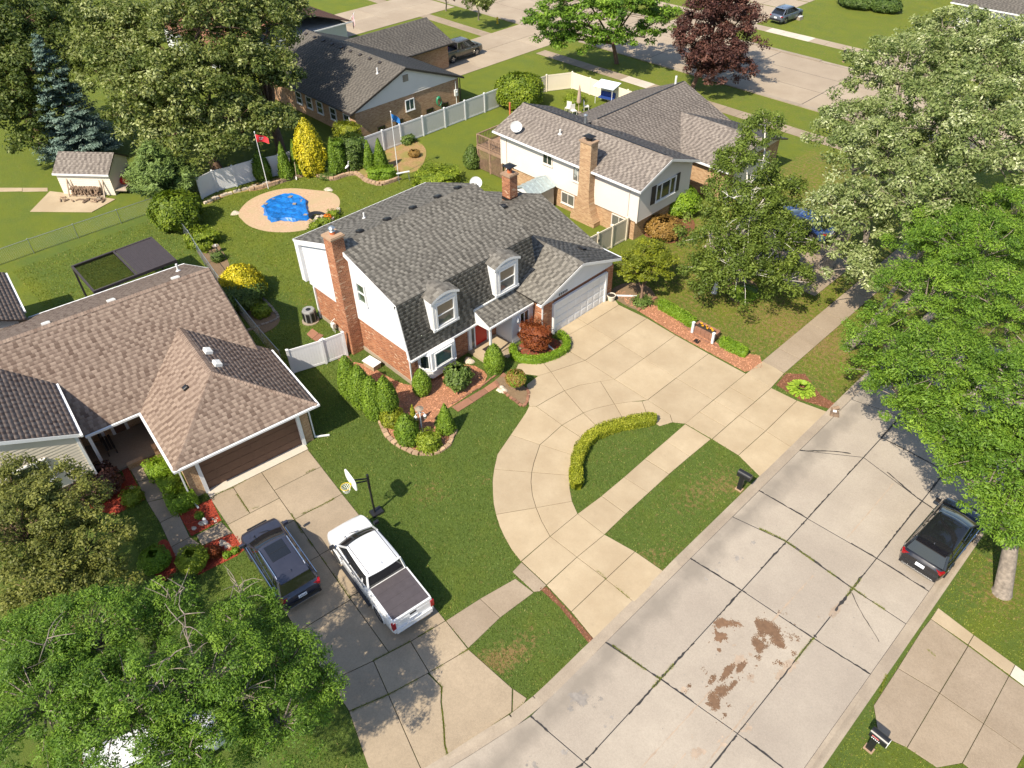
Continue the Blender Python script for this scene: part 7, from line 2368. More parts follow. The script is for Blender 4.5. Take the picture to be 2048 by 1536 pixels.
edging('block_edging', 'ring of tan concrete edging blocks round the lamp-post bed', [c4(*p) for p in ((1030, 1130), (1060, 1220), (1100, 1290), (1160, 1345), (1220, 1390), (1300, 1430), (1365, 1465), (1430, 1475), (1490, 1475), (1555, 1475), (1620, 1455), (1680, 1420), (1730, 1380), (1765, 1310), (1790, 1250))], 'block_tan', (0.33, 0.27, 0.14), gap=0.03)
edging('block_edging', 'thin brick edging along the row of columnar evergreens', [c4(*p) for p in ((690, 800), (770, 935), (860, 1010), (950, 1070), (1025, 1110))], 'paver_red', (0.22, 0.10, 0.08))
edging('block_edging', 'red block edging round the small bed with the lollipop shrub', [c3(*p) for p in ((1440, 1385), (1500, 1480), (1570, 1540), (1650, 1610), (1720, 1660), (1800, 1720), (1850, 1700), (1880, 1620), (1885, 1540), (1860, 1470))], 'paver_red', (0.24, 0.17, 0.11))
edging('block_edging', 'brick edging between the front bed and the paver path', [cc_(*p) for p in ((580, 1350), (700, 1275), (830, 1200), (920, 1130), (1000, 1075))], 'paver_red', (0.22, 0.10, 0.09))
edging('stone_edging', 'low curved stone wall along the evergreens at the back of the yard', [c5(*p) for p in ((530, 690), (600, 680), (720, 650), (880, 600), (1000, 565), (1100, 548), (1200, 575), (1300, 592), (1430, 553), (1520, 548), (1600, 603), (1690, 633), (1750, 638), (1830, 615), (1910, 585))], 'block_tan', (0.34, 0.26, 0.15), courses=2)
edging('block_edging', 'row of flat red blocks behind the wood chips by the clipped hedges', [(1312, 612), (1345, 632), (1372, 655), (1392, 672), (1432, 692), (1470, 706), (1492, 716)], 'paver_red', (0.26, 0.16, 0.08))
edging('block_edging', 'short red block wall at the head of the wood chip bed', [(1276, 622), (1290, 611), (1302, 602), (1312, 597)], 'paver_red', (0.26, 0.16, 0.16))
edging('block_edging', 'pale stone edging round the golden shrub bed in the side yard', [(487, 665), (520, 652), (555, 637), (545, 618), (525, 597)], 'stone_grey', (0.26, 0.2, 0.10))
edging('block_edging', 'curved dark edging round the bed of arching grass under the birch', [(1452, 578), (1460, 592), (1475, 602), (1495, 607)], 'stone_grey', (0.2, 0.06, 0.07))
edging('stone_edging', 'stones edging the pond beside the grey roof', [(625, 450), (640, 435), (655, 445), (672, 432), (676, 420)], 'rock_pale', (0.36, 0.28, 0.2), jit=0.08)
edging('stone_edging', 'line of rough pale stones at the foot of the white fence', [(408, 408), (440, 394), (480, 382), (515, 373), (538, 366)], 'rock_pale', (0.34, 0.28, 0.18), jit=0.1, courses=1)
for i, (px, py, r_, lb) in enumerate(((938, 722, 0.36, 'pale boulder in the orange mulch by the porch'), (1005, 780, 0.34, 'grey boulder in the small bed by the lollipop shrub'), (404, 1047, 0.22, 'pale rock in the red mulch by the neighbour walk'), (430, 1040, 0.26, 'flat grey rock in the red mulch beside the driveway'),
                                     (388, 1057, 0.16, 'rounded rock at the corner of the red mulch'), (445, 1086, 0.2, 'rock beside the red barberry'), (455, 1092, 0.18, 'small pale rock at the edge of the red mulch'), (237, 1012, 0.2, 'flat rock under the purple shrub'),
                                     (372, 1160, 0.18, 'small rock at the tip of the red mulch bed'), (265, 977, 0.2, 'rock beside the small lime shrub'), (303, 434, 0.18, 'round stone on the back lawn'), (312, 419, 0.18, 'pale block on the back lawn by the round shrub'), (470, 426, 0.4, 'flat pale stone at the left edge of the sand ring'), (657, 379, 0.42, 'flat stone slab at the top edge of the sand ring'))):
    p = at(px, py)
    m = MB()
    sx, sy, sz = rnd.uniform(.85, 1.3), rnd.uniform(.7, 1.0), (0.55 if 'flat' not in lb else 0.2)
    vv = []
    for a in range(6):
        ph = PI * a / 10
        for b in range(9):
            th = 2 * PI * b / 9
            k = r_ * (1 + 0.16 * math.sin(3 * th + i) + rnd.uniform(-.08, .08))
            vv.append((p[0] + k * sx * math.cos(th) * math.cos(ph), p[1] + k * sy * math.sin(th) * math.cos(ph), k * sz * math.sin(ph) - 0.03))
    m.add(vv, [(a * 9 + b, a * 9 + (b + 1) % 9, (a + 1) * 9 + (b + 1) % 9, (a + 1) * 9 + b) for a in range(5) for b in range(9)] + [tuple(range(45, 54))])
    tag(m.build('rock', 'rock_pale', smooth=True, sharp=50), lb, 'rock')
gn = thing('garden_figure', 'small white garden figure in the red mulch by the neighbour walk', 'figurine', (*W2((412, 1047)), 0.014))
MB().lathe((0, 0, 0), [(0.10, 0), (0.12, 0.08), (0.08, 0.2), (0.07, 0.26), (0.09, 0.32), (0.03, 0.40)], 12).build('figure', 'white_paint', gn, True, smooth=True)
MB().obox((0.1, 0, 0.0), (0.12, 0.12, 0.08)).build('plinth', 'stone_grey', gn, True)
bs = thing('curb_stump', 'short brown log stump and stone at the corner of the drive and curb', 'stump', (*W2((1668, 822)), 0.1))
MB().tube([(-0.1, -0.15, 0.08), (0.1, 0.2, 0.1)], 0.11, 10).build('log', 'log_bark', bs, True)
MB().obox((0.15, -0.25, -0.08), (0.5, 0.4, 0.16), 0.5, taper=0.7).build('stone', 'log_bark', bs, True)
MB().obox((0.1, -0.2, 0.08), (0.18, 0.15, 0.03), 0.5).build('label_plate', 'flag_white', bs, True)

# flags
for (bx, by, tx, ty_, mt, lb, sgn) in ((537, 378, 508, 265, 'flag_red', 'red pennant flag on a white pole behind the pond', 1), (797, 352, 779, 224, 'flag_blue', 'blue flag on a thin white pole at the right of the back bed', 1)):
    b = at(bx, by)
    # pole height from its top pixel
    d = _F + _R * (tx - 1024) / CAM_F + _D * (ty_ - 768) / CAM_F
    hh = CAM_H + d[2] * np.hypot(b[0], b[1]) / np.hypot(d[0], d[1])
    t = thing('flagpole', lb, 'flag', (b[0], b[1], 0), 0)
    MB().tube([(0, 0, -0.1), (0, 0, hh)], [0.035, 0.022], 8).lathe((0, 0, hh), [(0.05, 0), (0.05, 0.05), (0.01, 0.09)], 8).build('pole', 'white_paint', t, True)
    dx, dy = (0.55, 0.75) if mt == 'flag_red' else (0.25, 0.6)
    V_, F_ = [], []
    for i in range(9):
        u_ = i / 8
        for j in range(5):
            v_ = j / 4
            sag = 0.42 * u_ * u_
            w_ = 0.08 * math.sin(u_ * 6 + v_ * 2)
            V_.append((0.03 + dx * u_ * 0.9 + w_, dy * u_ - w_ * 0.6, hh - 0.15 - 0.62 * v_ - sag * (1 - 0.55 * v_) - (0.12 * u_ if mt == 'flag_blue' else 0)))
    F_ = [(i * 5 + j, i * 5 + j + 1, (i + 1) * 5 + j + 1, (i + 1) * 5 + j) for i in range(8) for j in range(4)]
    fo = add_mesh('cloth', V_, F_, mt, t, True, smooth=True)
    idx = [16, 17, 22, 21, 23, 28, 27] if mt == 'flag_red' else [2, 3, 8, 7]
    e = MB()
    for q4 in ((2, 1), (2, 2), (3, 1), (4, 1), (3, 2)) if mt == 'flag_red' else ((0, 2), (0, 3), (1, 3), (2, 3)):
        i, j = q4
        vv = [np.array(V_[k]) for k in (i * 5 + j, i * 5 + j + 1, (i + 1) * 5 + j + 1, (i + 1) * 5 + j)]
        c_ = sum(vv) / 4
        e.add([c_ + (p - c_) * 0.6 + np.array([0.012, -0.012, 0.0]) for p in vv], [(0, 1, 2, 3)])
    e.build('emblem', 'flag_white', fo, True)

# pond tarp, basin, heron, shovel, bird table
c0 = at(572, 418)
V_, F_ = [], []
Nn = 46
outl = [W2(p) for p in ((527, 410), (545, 398), (570, 390), (600, 394), (614, 402), (616, 420), (620, 436), (600, 444), (570, 442), (545, 444), (530, 430))]
outl = ccw([tuple(p) for p in smooth_path(outl, 0.3, True)])
oa = np.array(outl)
oc = oa.mean(0)
for i in range(13):
    q = i / 12
    for k, p in enumerate(oa):
        a = math.atan2(p[1] - oc[1], p[0] - oc[0])
        rag = 1 + 0.05 * math.sin(9 * a) + 0.04 * math.sin(17 * a + 1) if i == 12 else 1
        x, y = oc + (p - oc) * q * rag
        z = 0.06 + 0.16 * q ** 3 + 0.11 * abs(math.sin(x * 4.1 + y * 1.3)) * abs(math.sin(y * 3.3 - x * 2)) + 0.04 * math.sin(7 * a + 5 * q) * q + rnd.uniform(0, 0.03)
        V_.append((x, y, z if i < 12 else 0.025))
n = len(oa)
F_ = [(i * n + k, i * n + (k + 1) % n, (i + 1) * n + (k + 1) % n, (i + 1) * n + k) for i in range(12) for k in range(n)]
tp = thing('pond_tarp', 'crumpled bright blue tarpaulin over the pond in the sand ring', 'tarpaulin', (oc[0], oc[1], 0))
add_mesh('sheet', V_, F_, 'tarp_blue', tp)
for px, py, r_ in ((582, 398, 0.3), (606, 406, 0.28), (590, 412, 0.2), (533, 412, 0.22), (548, 402, 0.18), (612, 434, .2)):
    p = at(px, py)
    MB().obox((p[0], p[1], 0.16), (r_ * 1.3, r_, 0.07), rnd.uniform(0, 3)).build('weight_block', 'stone_grey', tp)
bb = thing('pond_basin', 'black plastic pond basin beside the blue tarpaulin', 'basin', (*W2((637, 437)), 0))
MB().lathe((0, 0, 0.0), [(0.55, 0), (0.75, 0.18), (0.80, 0.20), (0.72, 0.16), (0.5, 0.06), (0.1, 0.05)], 18, sx=1.2, sy=0.8).build('shell', 'black_plastic', bb, True, smooth=True)
MB().lathe((0, 0, 0.08), [(0.55, 0), (0.55, 0.01)], 16, sx=1.2, sy=0.8).build('water', 'car_glass', bb, True)
hn = thing('heron_statue', 'white heron statue standing before the dark hedge at the back', 'statue', (*W2((697, 346)), 0.05))
MB().tube([(-0.04, 0, 0), (-0.03, 0, 0.4)], 0.012, 5).tube([(0.04, 0, 0), (0.03, 0, 0.4)], 0.012, 5).build('legs', 'stone_grey', hn, True)
MB().tube([(0, -0.25, 0.42), (0, -0.1, 0.50), (0, 0.08, 0.58), (0, 0.15, 0.68), (0, 0.12, 0.82), (0, 0.16, 0.92), (0, 0.22, 0.93), (0, 0.36, 0.90)], [0.02, 0.10, 0.11, 0.06, 0.03, 0.04, 0.035, 0.008], 9).build('bird', 'white_paint', hn, True, smooth=True)
sv = thing('garden_shovel', 'shovel with wooden handle leaning by the low stone wall', 'shovel', (*W2((594, 360)), 0.0))
MB().tube([(0, 0, 0.25), (-0.15, 0.2, 1.5)], 0.02, 7).build('handle', 'wood_pale', sv, True)
MB().add([(-0.1, -0.02, 0.3), (0.1, -0.02, 0.3), (0.1, -0.06, 0.08), (0, -0.07, 0), (-0.1, -0.06, 0.08), (-0.1, 0.0, 0.3), (0.1, 0.0, 0.3), (0.1, -0.04, 0.08), (0, -0.05, 0), (-0.1, -0.04, 0.08)], [(0, 1, 2, 3, 4), (9, 8, 7, 6, 5), (0, 5, 6, 1), (1, 6, 7, 2), (2, 7, 8, 3), (3, 8, 9, 4), (4, 9, 5, 0)]).build('blade', 'pale_metal', sv, True)
bt = thing('pipe_trestle', 'white plank trestle on thin legs beside the back bed', 'trestle', (*W2((808, 362)), 0), 1.2)
MB().box(-0.55, 0.55, -0.07, 0.07, 0.72, 0.78).build('plank', 'white_paint', bt, True)
for x in (-0.45, 0.45):
    MB().beam((x, -0.18, 0), (x, 0, 0.73), 0.03, 0.03).beam((x, 0.18, 0), (x, 0, 0.73), 0.03, 0.03).build('leg', 'galvanised', bt, True)
bl = thing('bell_ornament', 'small grey bird bath ornament in the bed by the chain-link fence', 'ornament', (*W2((435, 505)), 0.016))
MB().lathe((0, 0, 0), [(0.2, 0), (0.1, 0.1), (0.06, 0.4), (0.22, 0.52), (0.24, 0.56), (0.18, 0.54)], 14).build('bowl', 'stone_grey', bl, True, smooth=True)
MB().lathe((0.05, 0, 0.54), [(0.05, 0), (0.06, 0.08), (0.02, 0.16)], 8).build('bird', 'white_paint', bl, True)
lw = thing('folding_lounger', 'white folded lounger frame lying at the foot of the brick gable wall', 'lounger', (-34.1, 16.9, 0.02), 0.3)
for a, b in (((-0.6, -0.25), (0.6, -0.25)), ((-0.6, 0.25), (0.6, 0.25)), ((-0.6, -0.25), (-0.6, 0.25)), ((0.6, -0.25), (0.6, 0.25)), ((0, -0.25), (0.2, 0.25))):
    MB().tube([(*a, 0.12), (*b, 0.12)], 0.035, 7).build('tube', 'white_paint', lw, True)
for x in (-0.6, 0.6):
    MB().tube([(x, 0, 0.12), (x, 0, 0)], 0.035, 7).build('foot', 'white_paint', lw, True)

# the cream house's back yard: umbrella, chairs, canopy, hydrant, bins
um = thing('closed_umbrella', 'closed tan patio umbrella on the lawn behind the cream house roof', 'umbrella', at(1157, 226))
MB().tube([(0, 0, 0), (0, 0, 2.7)], 0.03, 8).build('pole', 'wood_pale', um, True)
MB().lathe((0, 0, 1.0), [(0.20, 0), (0.24, 0.15), (0.17, 0.6), (0.12, 1.2), (0.03, 1.65)], 10).build('canopy', 'umbrella_tan', um, True, smooth=True)
MB().lathe((0, 0, 0), [(0.3, 0), (0.3, 0.08), (0.05, 0.14)], 12).build('base', 'stone_grey', um, True)
for i, (x, y, a) in enumerate([(*W2(q_), a_) for q_, a_ in (((1136, 224), 0.3), ((1147, 230), 1.2), ((1172, 221), 2.4))]):
    t = thing('patio_chair', ['pale patio chair left of the closed umbrella', 'pale patio chair in front of the closed umbrella', 'pale patio chair right of the closed umbrella'][i], 'chair', (x, y, 0), a)
    MB().box(-0.25, 0.25, -0.25, 0.25, 0.4, 0.45).build('seat', 'grey_vinyl', t, True)
    MB().box(-0.25, 0.25, 0.22, 0.27, 0.45, 0.95).build('backrest', 'grey_vinyl', t, True)
    for a_ in (-0.22, 0.22):
        for b_ in (-0.22, 0.22):
            MB().box(a_ - 0.02, a_ + 0.02, b_ - 0.02, b_ + 0.02, 0, 0.4).build('leg', 'grey_vinyl', t, True)
cn = thing('garden_canopy', 'pale blue garden swing canopy behind the cream house roof', 'canopy', at(1212, 206), 0.2)
for a_ in (-0.9, 0.9):
    for b_ in (-0.6, 0.6):
        MB().tube([(a_, b_, 0), (a_, b_, 1.75)], 0.03, 7).build('leg', 'pale_metal', cn, True)
MB().slab([(-1.1, -0.8, 1.72), (1.1, -0.8, 1.72), (1.1, 0.8, 1.9), (-1.1, 0.8, 1.9)], 0.05).build('canopy_sheet', 'canopy_pale', cn, True)
MB().box(-0.8, 0.8, -0.2, 0.3, 0.45, 0.55).box(-0.8, 0.8, 0.3, 0.36, 0.55, 1.0).build('swing_seat', 'blue_plastic', cn, True)
rp = thing('rail_pole', 'rusty orange metal pole standing behind the cream house ridge', 'pole', (-47.0, 45.0, 0))
MB().tube([(0, 0, -0.1), (0, 0, 3.6)], 0.09, 8).build('shaft', 'terracotta', rp, True)
MB().lathe((0, 0, 3.6), [(0.10, 0), (0.10, 0.04), (0.03, 0.07)], 8).build('cap', 'terracotta', rp, True)
hy = thing('fire_hydrant', 'tan fire hydrant on the grass strip by the cross street', 'hydrant', (*W2((995, 47)), 0))
MB().lathe((0, 0, 0), [(0.16, 0), (0.16, 0.06), (0.11, 0.08), (0.11, 0.55), (0.15, 0.58), (0.13, 0.70), (0.04, 0.78)], 12).build('barrel', 'hoop_yellow', hy, True, smooth=True)
for a_ in (0, PI / 2, PI):
    MB().tube([(0, 0, 0.45), (0.2 * math.cos(a_), 0.2 * math.sin(a_), 0.45)], 0.06, 8).build('outlet', 'stone_grey', hy, True)
yb = thing('trash_cart', 'bright yellow-green bin bag at the house over the cross street', 'bag', (*W2((2020, 45)), 0))
MB().lathe((0, 0, 0), [(0.42, 0), (0.5, 0.3), (0.48, 0.9), (0.55, 1.3), (0.45, 1.2)], 9).build('bag', 'hivis', yb, True)
for a_ in (0, PI):
    MB().tube([(0.45 * math.cos(a_) - .1, 0.1, 1.2), (0.45 * math.cos(a_), 0, 1.5), (0.45 * math.cos(a_) + .1, -0.1, 1.2)], 0.03, 6).build('handle', 'hivis', yb, True)
kr = thing('utility_box', 'low pale utility box on the lawn beside the station wagon', 'box', (*W2((1594, 38)), 0))
MB().obox((0, 0, 0), (1.2, 0.8, 0.35), taper=0.9).build('box', 'stone_grey', kr, True)
MB().obox((0, 0, 0.35), (1.1, 0.74, 0.05)).build('lid', 'pale_metal', kr, True)
EL = thing('electric_meter_post', 'grey meter box on the brick corner beside the long fence', 'meter', (-57.3, 47.6, 0))
MB().obox((0, 0, 0.9), (0.2, 0.35, 0.6)).build('box', 'pale_metal', EL, True)
MB().tube([(0, 0, 0), (0, 0, 2.3)], 0.04, 8).lathe((0.1, 0, 1.25), [(0.1, 0), (0.1, 0.1)], 10).build('conduit', 'pale_metal', EL, True)
# ------------------------------------------------------------------ shrubs and hedges
def S(name, label, px, py, rpx, h, prof, leaf, ry=None, **kw):
    """shrub standing at the ground pixel (px, py), rpx photo pixels in radius"""
    r_ = rpx * mpp(px, py)
    return shrub(name, label, at(px, py), r_, (ry or rpx) * mpp(px, py), h, prof, leaf, **kw)


ev = 'row of columnar evergreens by the brick gable'
for i, (px, py, r_, h) in enumerate(((704, 792, 22, 2.9), (728, 812, 23, 2.95), (752, 833, 22, 2.9), (778, 832, 23, 2.85))):
    S('arborvitae', ['tall green arborvitae at the gate end of the row beside the brick gable', 'second green arborvitae from the gate beside the brick gable', 'third green arborvitae from the gate, widest of the row', 'arborvitae at the lamp end of the row beside the brick gable'][i], px, py, r_, h, 'egg', 'leaf_arbor', ls=0.055, dens=520, lump=0.07, tone=(0.55, 0.14), group=ev)
S('arborvitae', 'rounded green arborvitae at the corner of the bay window', 845, 786, 19, 1.75, 'egg', 'leaf_arbor', ls=0.05, dens=560, lump=0.04, tone=(0.62, 0.08))
S('arborvitae', 'tall egg-shaped arborvitae beside the porch steps', 989, 742, 20, 2.0, 'egg', 'leaf_arbor', ls=0.05, dens=560, lump=0.05, tone=(0.6, 0.09))
S('rhododendron', 'loose broad-leaved rhododendron in the orange mulch under the bay window', 916, 772, 27, 1.45, 'ball', 'leaf_dark', ls=0.10, dens=170, lump=0.25, tone=(0.55, 0.15))
t = S('topiary_shrub', 'lollipop-shaped shrub on a bare stem at the edge of the drive', 1032, 782, 20, 0.85, 'ball', 'leaf_rust', z0=0.55, ls=0.045, dens=520, lump=0.08, tone=(0.55, 0.2))
S('topiary_leaves', 'fresh green growth through the lollipop-shaped shrub', 1033, 782, 19.4, 0.83, 'ball', 'leaf_box', z0=0.55, ls=0.05, dens=330, lump=0.10, stem=False)
S('japanese_maple', 'dark red weeping Japanese maple in the hedge-ringed bed', 1070, 698, 35, 1.15, 'dome', 'leaf_red', z0=0.55, ls=0.06, dens=420, lump=0.16, ry=29, tone=(0.5, 0.2))
hedge('clipped_hedge', 'clipped bright green hedge curving round the red maple', PX(cA, ((185, 560), (205, 640), (300, 672), (400, 672), (500, 645), (590, 605), (632, 555), (610, 490), (560, 455))), 0.42, 0.42, 'leaf_box', 420, 0.045)
hedge('clipped_hedge', 'long yellow-green hedge curving along the half-circle drive', PX(cB, ((800, 575), (785, 500), (790, 400), (815, 290), (880, 190), (980, 120), (1090, 80), (1240, 45), (1380, 22), (1440, 15))), 0.62, 0.52, 'leaf_hedge', 520, 0.042, tone=(0.55, 0.12))
hedge('clipped_hedge', 'clipped green hedge between the garage corner and the block planter', FP([(1318, 612), (1340, 625), (1365, 640), (1388, 655)]), 0.62, 0.55, 'leaf_box', 430, 0.05)
hedge('clipped_hedge', 'clipped green hedge between the block planter and the sidewalk', FP([(1440, 688), (1465, 700), (1492, 714)]), 0.60, 0.52, 'leaf_box', 430, 0.05, tone=(0.42, 0.12))
S('globe_shrub', 'golden clipped globe shrub at the tip of the lamp-post bed', 858, 893, 26, 0.85, 'dome', 'leaf_lime', ls=0.055, dens=420, tone=(0.55, 0.18), lump=0.06)
S('arborvitae', 'conical arborvitae left of the lamp post', 817, 884, 24, 2.0, 'egg', 'leaf_arbor', ls=0.055, dens=520, tone=(0.5, 0.15))
S('arborvitae', 'conical arborvitae right of the lamp post', 893, 862, 22, 1.95, 'cone', 'leaf_arbor', ls=0.05, dens=560, tone=(0.55, 0.12))
S('globe_shrub', 'dull olive round shrub behind the lamp-post evergreens', 787, 848, 24, 1.0, 'ball', 'leaf_hedge', ls=0.06, dens=360, tone=(0.4, 0.15))
S('cypress_shrub', 'narrow yellowish cypress beside the lamp post', 829, 850, 10, 1.5, 'cone', 'leaf_hedge', ls=0.05, dens=420)
ho = thing('hosta', 'large yellow-green hosta in the brown mulch by the driveway apron', 'hosta', (*W2((1602, 780)), 0.016))
for ring, (nl, r0, L_, el) in enumerate(((30, 0.50, 0.36, 0.10), (28, 0.40, 0.37, 0.28), (25, 0.29, 0.37, 0.45), (20, 0.18, 0.36, 0.7), (12, 0.06, 0.34, 1.0))):
    for k in range(nl):
        a = 2 * PI * (k + 0.5 * (ring % 2)) / nl + rnd.uniform(-.12, .12)
        d = np.array([math.cos(a), math.sin(a)])
        n2 = np.array([-d[1], d[0]])
        vv, ff = [], []
        LL, ww = L_ * rnd.uniform(.85, 1.1), 0.078 * rnd.uniform(.9, 1.15)
        for i in range(6):
            q = i / 5
            w = ww * math.sin(PI * min(0.08 + q * 0.92, 1)) ** 0.7
            z = 0.06 + 0.075 * ring + math.sin(el) * LL * q - 0.34 * LL * q * q
            c = d * (r0 + math.cos(el) * LL * q)
            for s in (-1, 0, 1):
                vv.append((c[0] + n2[0] * w * s, c[1] + n2[1] * w * s, max(z, 0.02) + (0.02 if s else -0.005)))
        ff = [(i * 3 + j, i * 3 + j + 1, i * 3 + j + 4, i * 3 + j + 3) for i in range(5) for j in range(2)]
        add_mesh('leaf', vv, ff, 'leaf_hosta', ho, True, tone=[min(1, max(0, rnd.gauss(0.55, 0.18)))] * len(ff), smooth=True)
S('ground_plant', 'low leafy ground plants at the head of the wood chip bed', 1284, 606, 20, 0.35, 'dome', 'leaf_dark', ls=0.07, dens=200, lump=0.3, tone=(0.6, 0.15))
S('round_shrub', 'bright green rounded shrub against the siding of the cream house', 1356, 425, 40, 2.0, 'ball', 'leaf_box', ls=0.09, dens=210, lump=0.12, tone=(0.5, 0.15))
S('round_shrub', 'rusty brown-leaved shrub by the tan fence gate', 1325, 470, 36, 1.35, 'ball', 'leaf_rust', ls=0.09, dens=190, lump=0.15)
S('arching_grass', 'clump of arching green leaves in the round bed under the birch', 1487, 590, 34, 0.5, 'dome', 'leaf_box', ls=0.13, dens=90, lump=0.2, asp=0.12)
S('round_shrub', 'large round green bush at the corner of the grey and cream fences', 1040, 212, 46, 3.0, 'ball', 'leaf_lime', ls=0.12, dens=150, lump=0.12, tone=(0.30, 0.18))
S('round_shrub', 'upright dark shrub against the deck lattice', 945, 335, 17, 2.0, 'egg', 'leaf_dark', ls=0.08, dens=220, tone=(0.55, 0.15))
S('round_shrub', 'spreading yellow-green shrub behind the grey roof', 876, 366, 46, 1.0, 'dome', 'leaf_lime', ls=0.09, dens=230, lump=0.2, tone=(0.35, 0.2))
S('round_shrub', 'small red-brown shrub in the dry bed by the long fence', 829, 313, 12, 0.6, 'ball', 'leaf_rust', ls=0.06, dens=260)
S('round_shrub', 'green weedy plants by the fence post in the dry bed', 815, 285, 16, 0.7, 'dome', 'leaf_dark', ls=0.09, dens=160, lump=0.3)
bb_ = 'evergreens along the low stone wall at the back'
for px, py, r_, h, lb, pf, lf, kw in ((529, 361, 17, 2.6, 'dark arborvitae standing behind the red-flag pole', 'egg', 'leaf_arbor', dict(tone=(0.3, 0.12))), (575, 357, 17, 3.1, 'tall arborvitae left of the shovel at the back', 'cone', 'leaf_arbor', dict(tone=(0.5, 0.12))),
                                      (598, 350, 15, 3.0, 'tall arborvitae between the shovel and the golden cypress', 'cone', 'leaf_arbor', dict(tone=(0.4, 0.12))), (672, 346, 16, 3.1, 'arborvitae right of the golden cypress', 'cone', 'leaf_arbor', dict(tone=(0.45, 0.12))),
                                      (683, 343, 13, 2.7, 'slimmer arborvitae before the dark hedge at the back', 'column', 'leaf_arbor', dict(tone=(0.35, 0.12))),
                                      (741, 339, 14, 2.6, 'left of the two cone arborvitae at the right of the back bed', 'cone', 'leaf_arbor', dict(tone=(0.5, 0.1))), (763, 339, 17, 2.7, 'right of the two cone arborvitae at the right of the back bed', 'cone', 'leaf_arbor', dict(tone=(0.5, 0.1)))):
    S('arborvitae', lb, px, py, r_, h, pf, lf, ls=0.075, dens=300, group=bb_, **kw)
S('golden_cypress', 'tall bright golden cypress rising above the back stone wall', 628, 346, 30, 4.6, 'egg', 'leaf_gold', ls=0.10, dens=220, lump=0.14, tone=(0.5, 0.2))
S('round_shrub', 'dark little bush between golden cypress and arborvitae', 655, 345, 14, 1.5, 'ball', 'leaf_dark', ls=0.08, dens=220, tone=(0.3, 0.1))
S('hedge_block', 'broad dark hedge block before the brick house corner', 708, 330, 30, 2.4, 'boxy', 'leaf_dark', ls=0.09, dens=220, square=0.8, ry=24, tone=(0.4, 0.12))
S('hedge_block', 'rust-tinged hedge between dark hedge and brick wall', 702, 300, 30, 2.3, 'boxy', 'leaf_hedge', ls=0.09, dens=200, square=0.6, ry=20, tone=(0.3, 0.2))
S('globe_shrub', 'left low clipped globe before the two cone arborvitae', 752, 356, 17, 0.8, 'dome', 'leaf_box', ls=0.06, dens=330)
S('globe_shrub', 'right low clipped globe before the two cone arborvitae', 776, 354, 19, 0.8, 'dome', 'leaf_box', ls=0.06, dens=330, tone=(0.42, 0.1))
S('ground_plant', 'low creeping evergreen on the stone wall below the golden cypress', 655, 354, 18, 0.3, 'dome', 'leaf_dark', ls=0.08, dens=180)
S('golden_shrub', 'large golden-topped shrub beside the chain-link fence', 490, 590, 44, 2.3, 'egg', 'leaf_gold', ls=0.085, dens=260, lump=0.10, tone=(0.55, 0.2))
S('round_shrub', 'dark green lower half of the bed under the golden shrub', 488, 606, 44, 1.5, 'ball', 'leaf_dark', ls=0.085, dens=200, tone=(0.45, 0.15))
S('round_shrub', 'big round broad-leaved bush at the corner of the chain-link fences', 362, 452, 48, 2.6, 'ball', 'leaf_lime', ls=0.11, dens=170, lump=0.16, tone=(0.12, 0.14))
S('round_shrub', 'spreading yellow-green shrub by the bird bath', 408, 488, 32, 1.0, 'dome', 'leaf_lime', ls=0.10, dens=200, lump=0.25, tone=(0.35, 0.2))
S('round_shrub', 'small olive plant between bird bath and golden shrub', 437, 520, 14, 0.6, 'dome', 'leaf_dark', ls=0.07, dens=220)
S('round_shrub', 'small yellow-green shrub in the stone-edged corner bed', 524, 628, 20, 0.6, 'dome', 'leaf_lime', ls=0.07, dens=260, tone=(0.4, 0.15))
for px, py, r_, lb in ((632, 455, 14, 'small plant at the pond stones nearest the grey roof'), (650, 448, 16, 'leafy plant between pond basin and grey roof'), (668, 432, 14, 'plant at the right end of the pond stones')):
    S('pond_plant', lb, px, py, r_, 0.45, 'dome', 'leaf_lime', ls=0.08, dens=170, lump=0.3, tone=(0.35, 0.2))
S('pond_flowers', 'orange-yellow flowers by the pond behind the brick chimney', 656, 440, 8, 0.45, 'ball', 'flower_orange', ls=0.06, dens=300)
nbh = 'square clipped hedges along the neighbour garage'
for i, (px, py, r_) in enumerate(((322, 946, 24), (347, 972, 24), (366, 1008, 27))):
    S('square_hedge', ['square clipped hedge nearest the neighbour porch', 'middle square clipped hedge along the neighbour garage', 'square clipped hedge nearest the neighbour driveway'][i], px, py, r_, 0.75, 'boxy', 'leaf_box', ls=0.045, dens=520, square=1.0, tone=(0.55, 0.10), lump=0.03, rz=RZ, group=nbh)
S('purple_shrub', 'dark purple-leaved shrub beside the neighbour porch', 205, 985, 44, 1.5, 'ball', 'leaf_purple', ls=0.06, dens=330, lump=0.2, tone=(0.45, 0.2))
S('globe_shrub', 'small lime shrub beside the purple-leaved shrub', 268, 1000, 22, 0.6, 'dome', 'leaf_lime', ls=0.05, dens=380, tone=(0.4, 0.15))
S('globe_shrub', 'round dark green globe shrub left of the neighbour front walk', 316, 1132, 30, 1.0, 'ball', 'leaf_box', ls=0.045, dens=480, tone=(0.3, 0.12))
S('globe_shrub', 'round yellow-green globe shrub right of the neighbour front walk', 390, 1130, 31, 0.95, 'ball', 'leaf_lime', ls=0.045, dens=480, tone=(0.4, 0.15))
S('barberry', 'small red barberry beside the yellow-green globe shrub', 430, 1110, 15, 0.6, 'egg', 'leaf_red', ls=0.04, dens=480, tone=(0.3, 0.15))
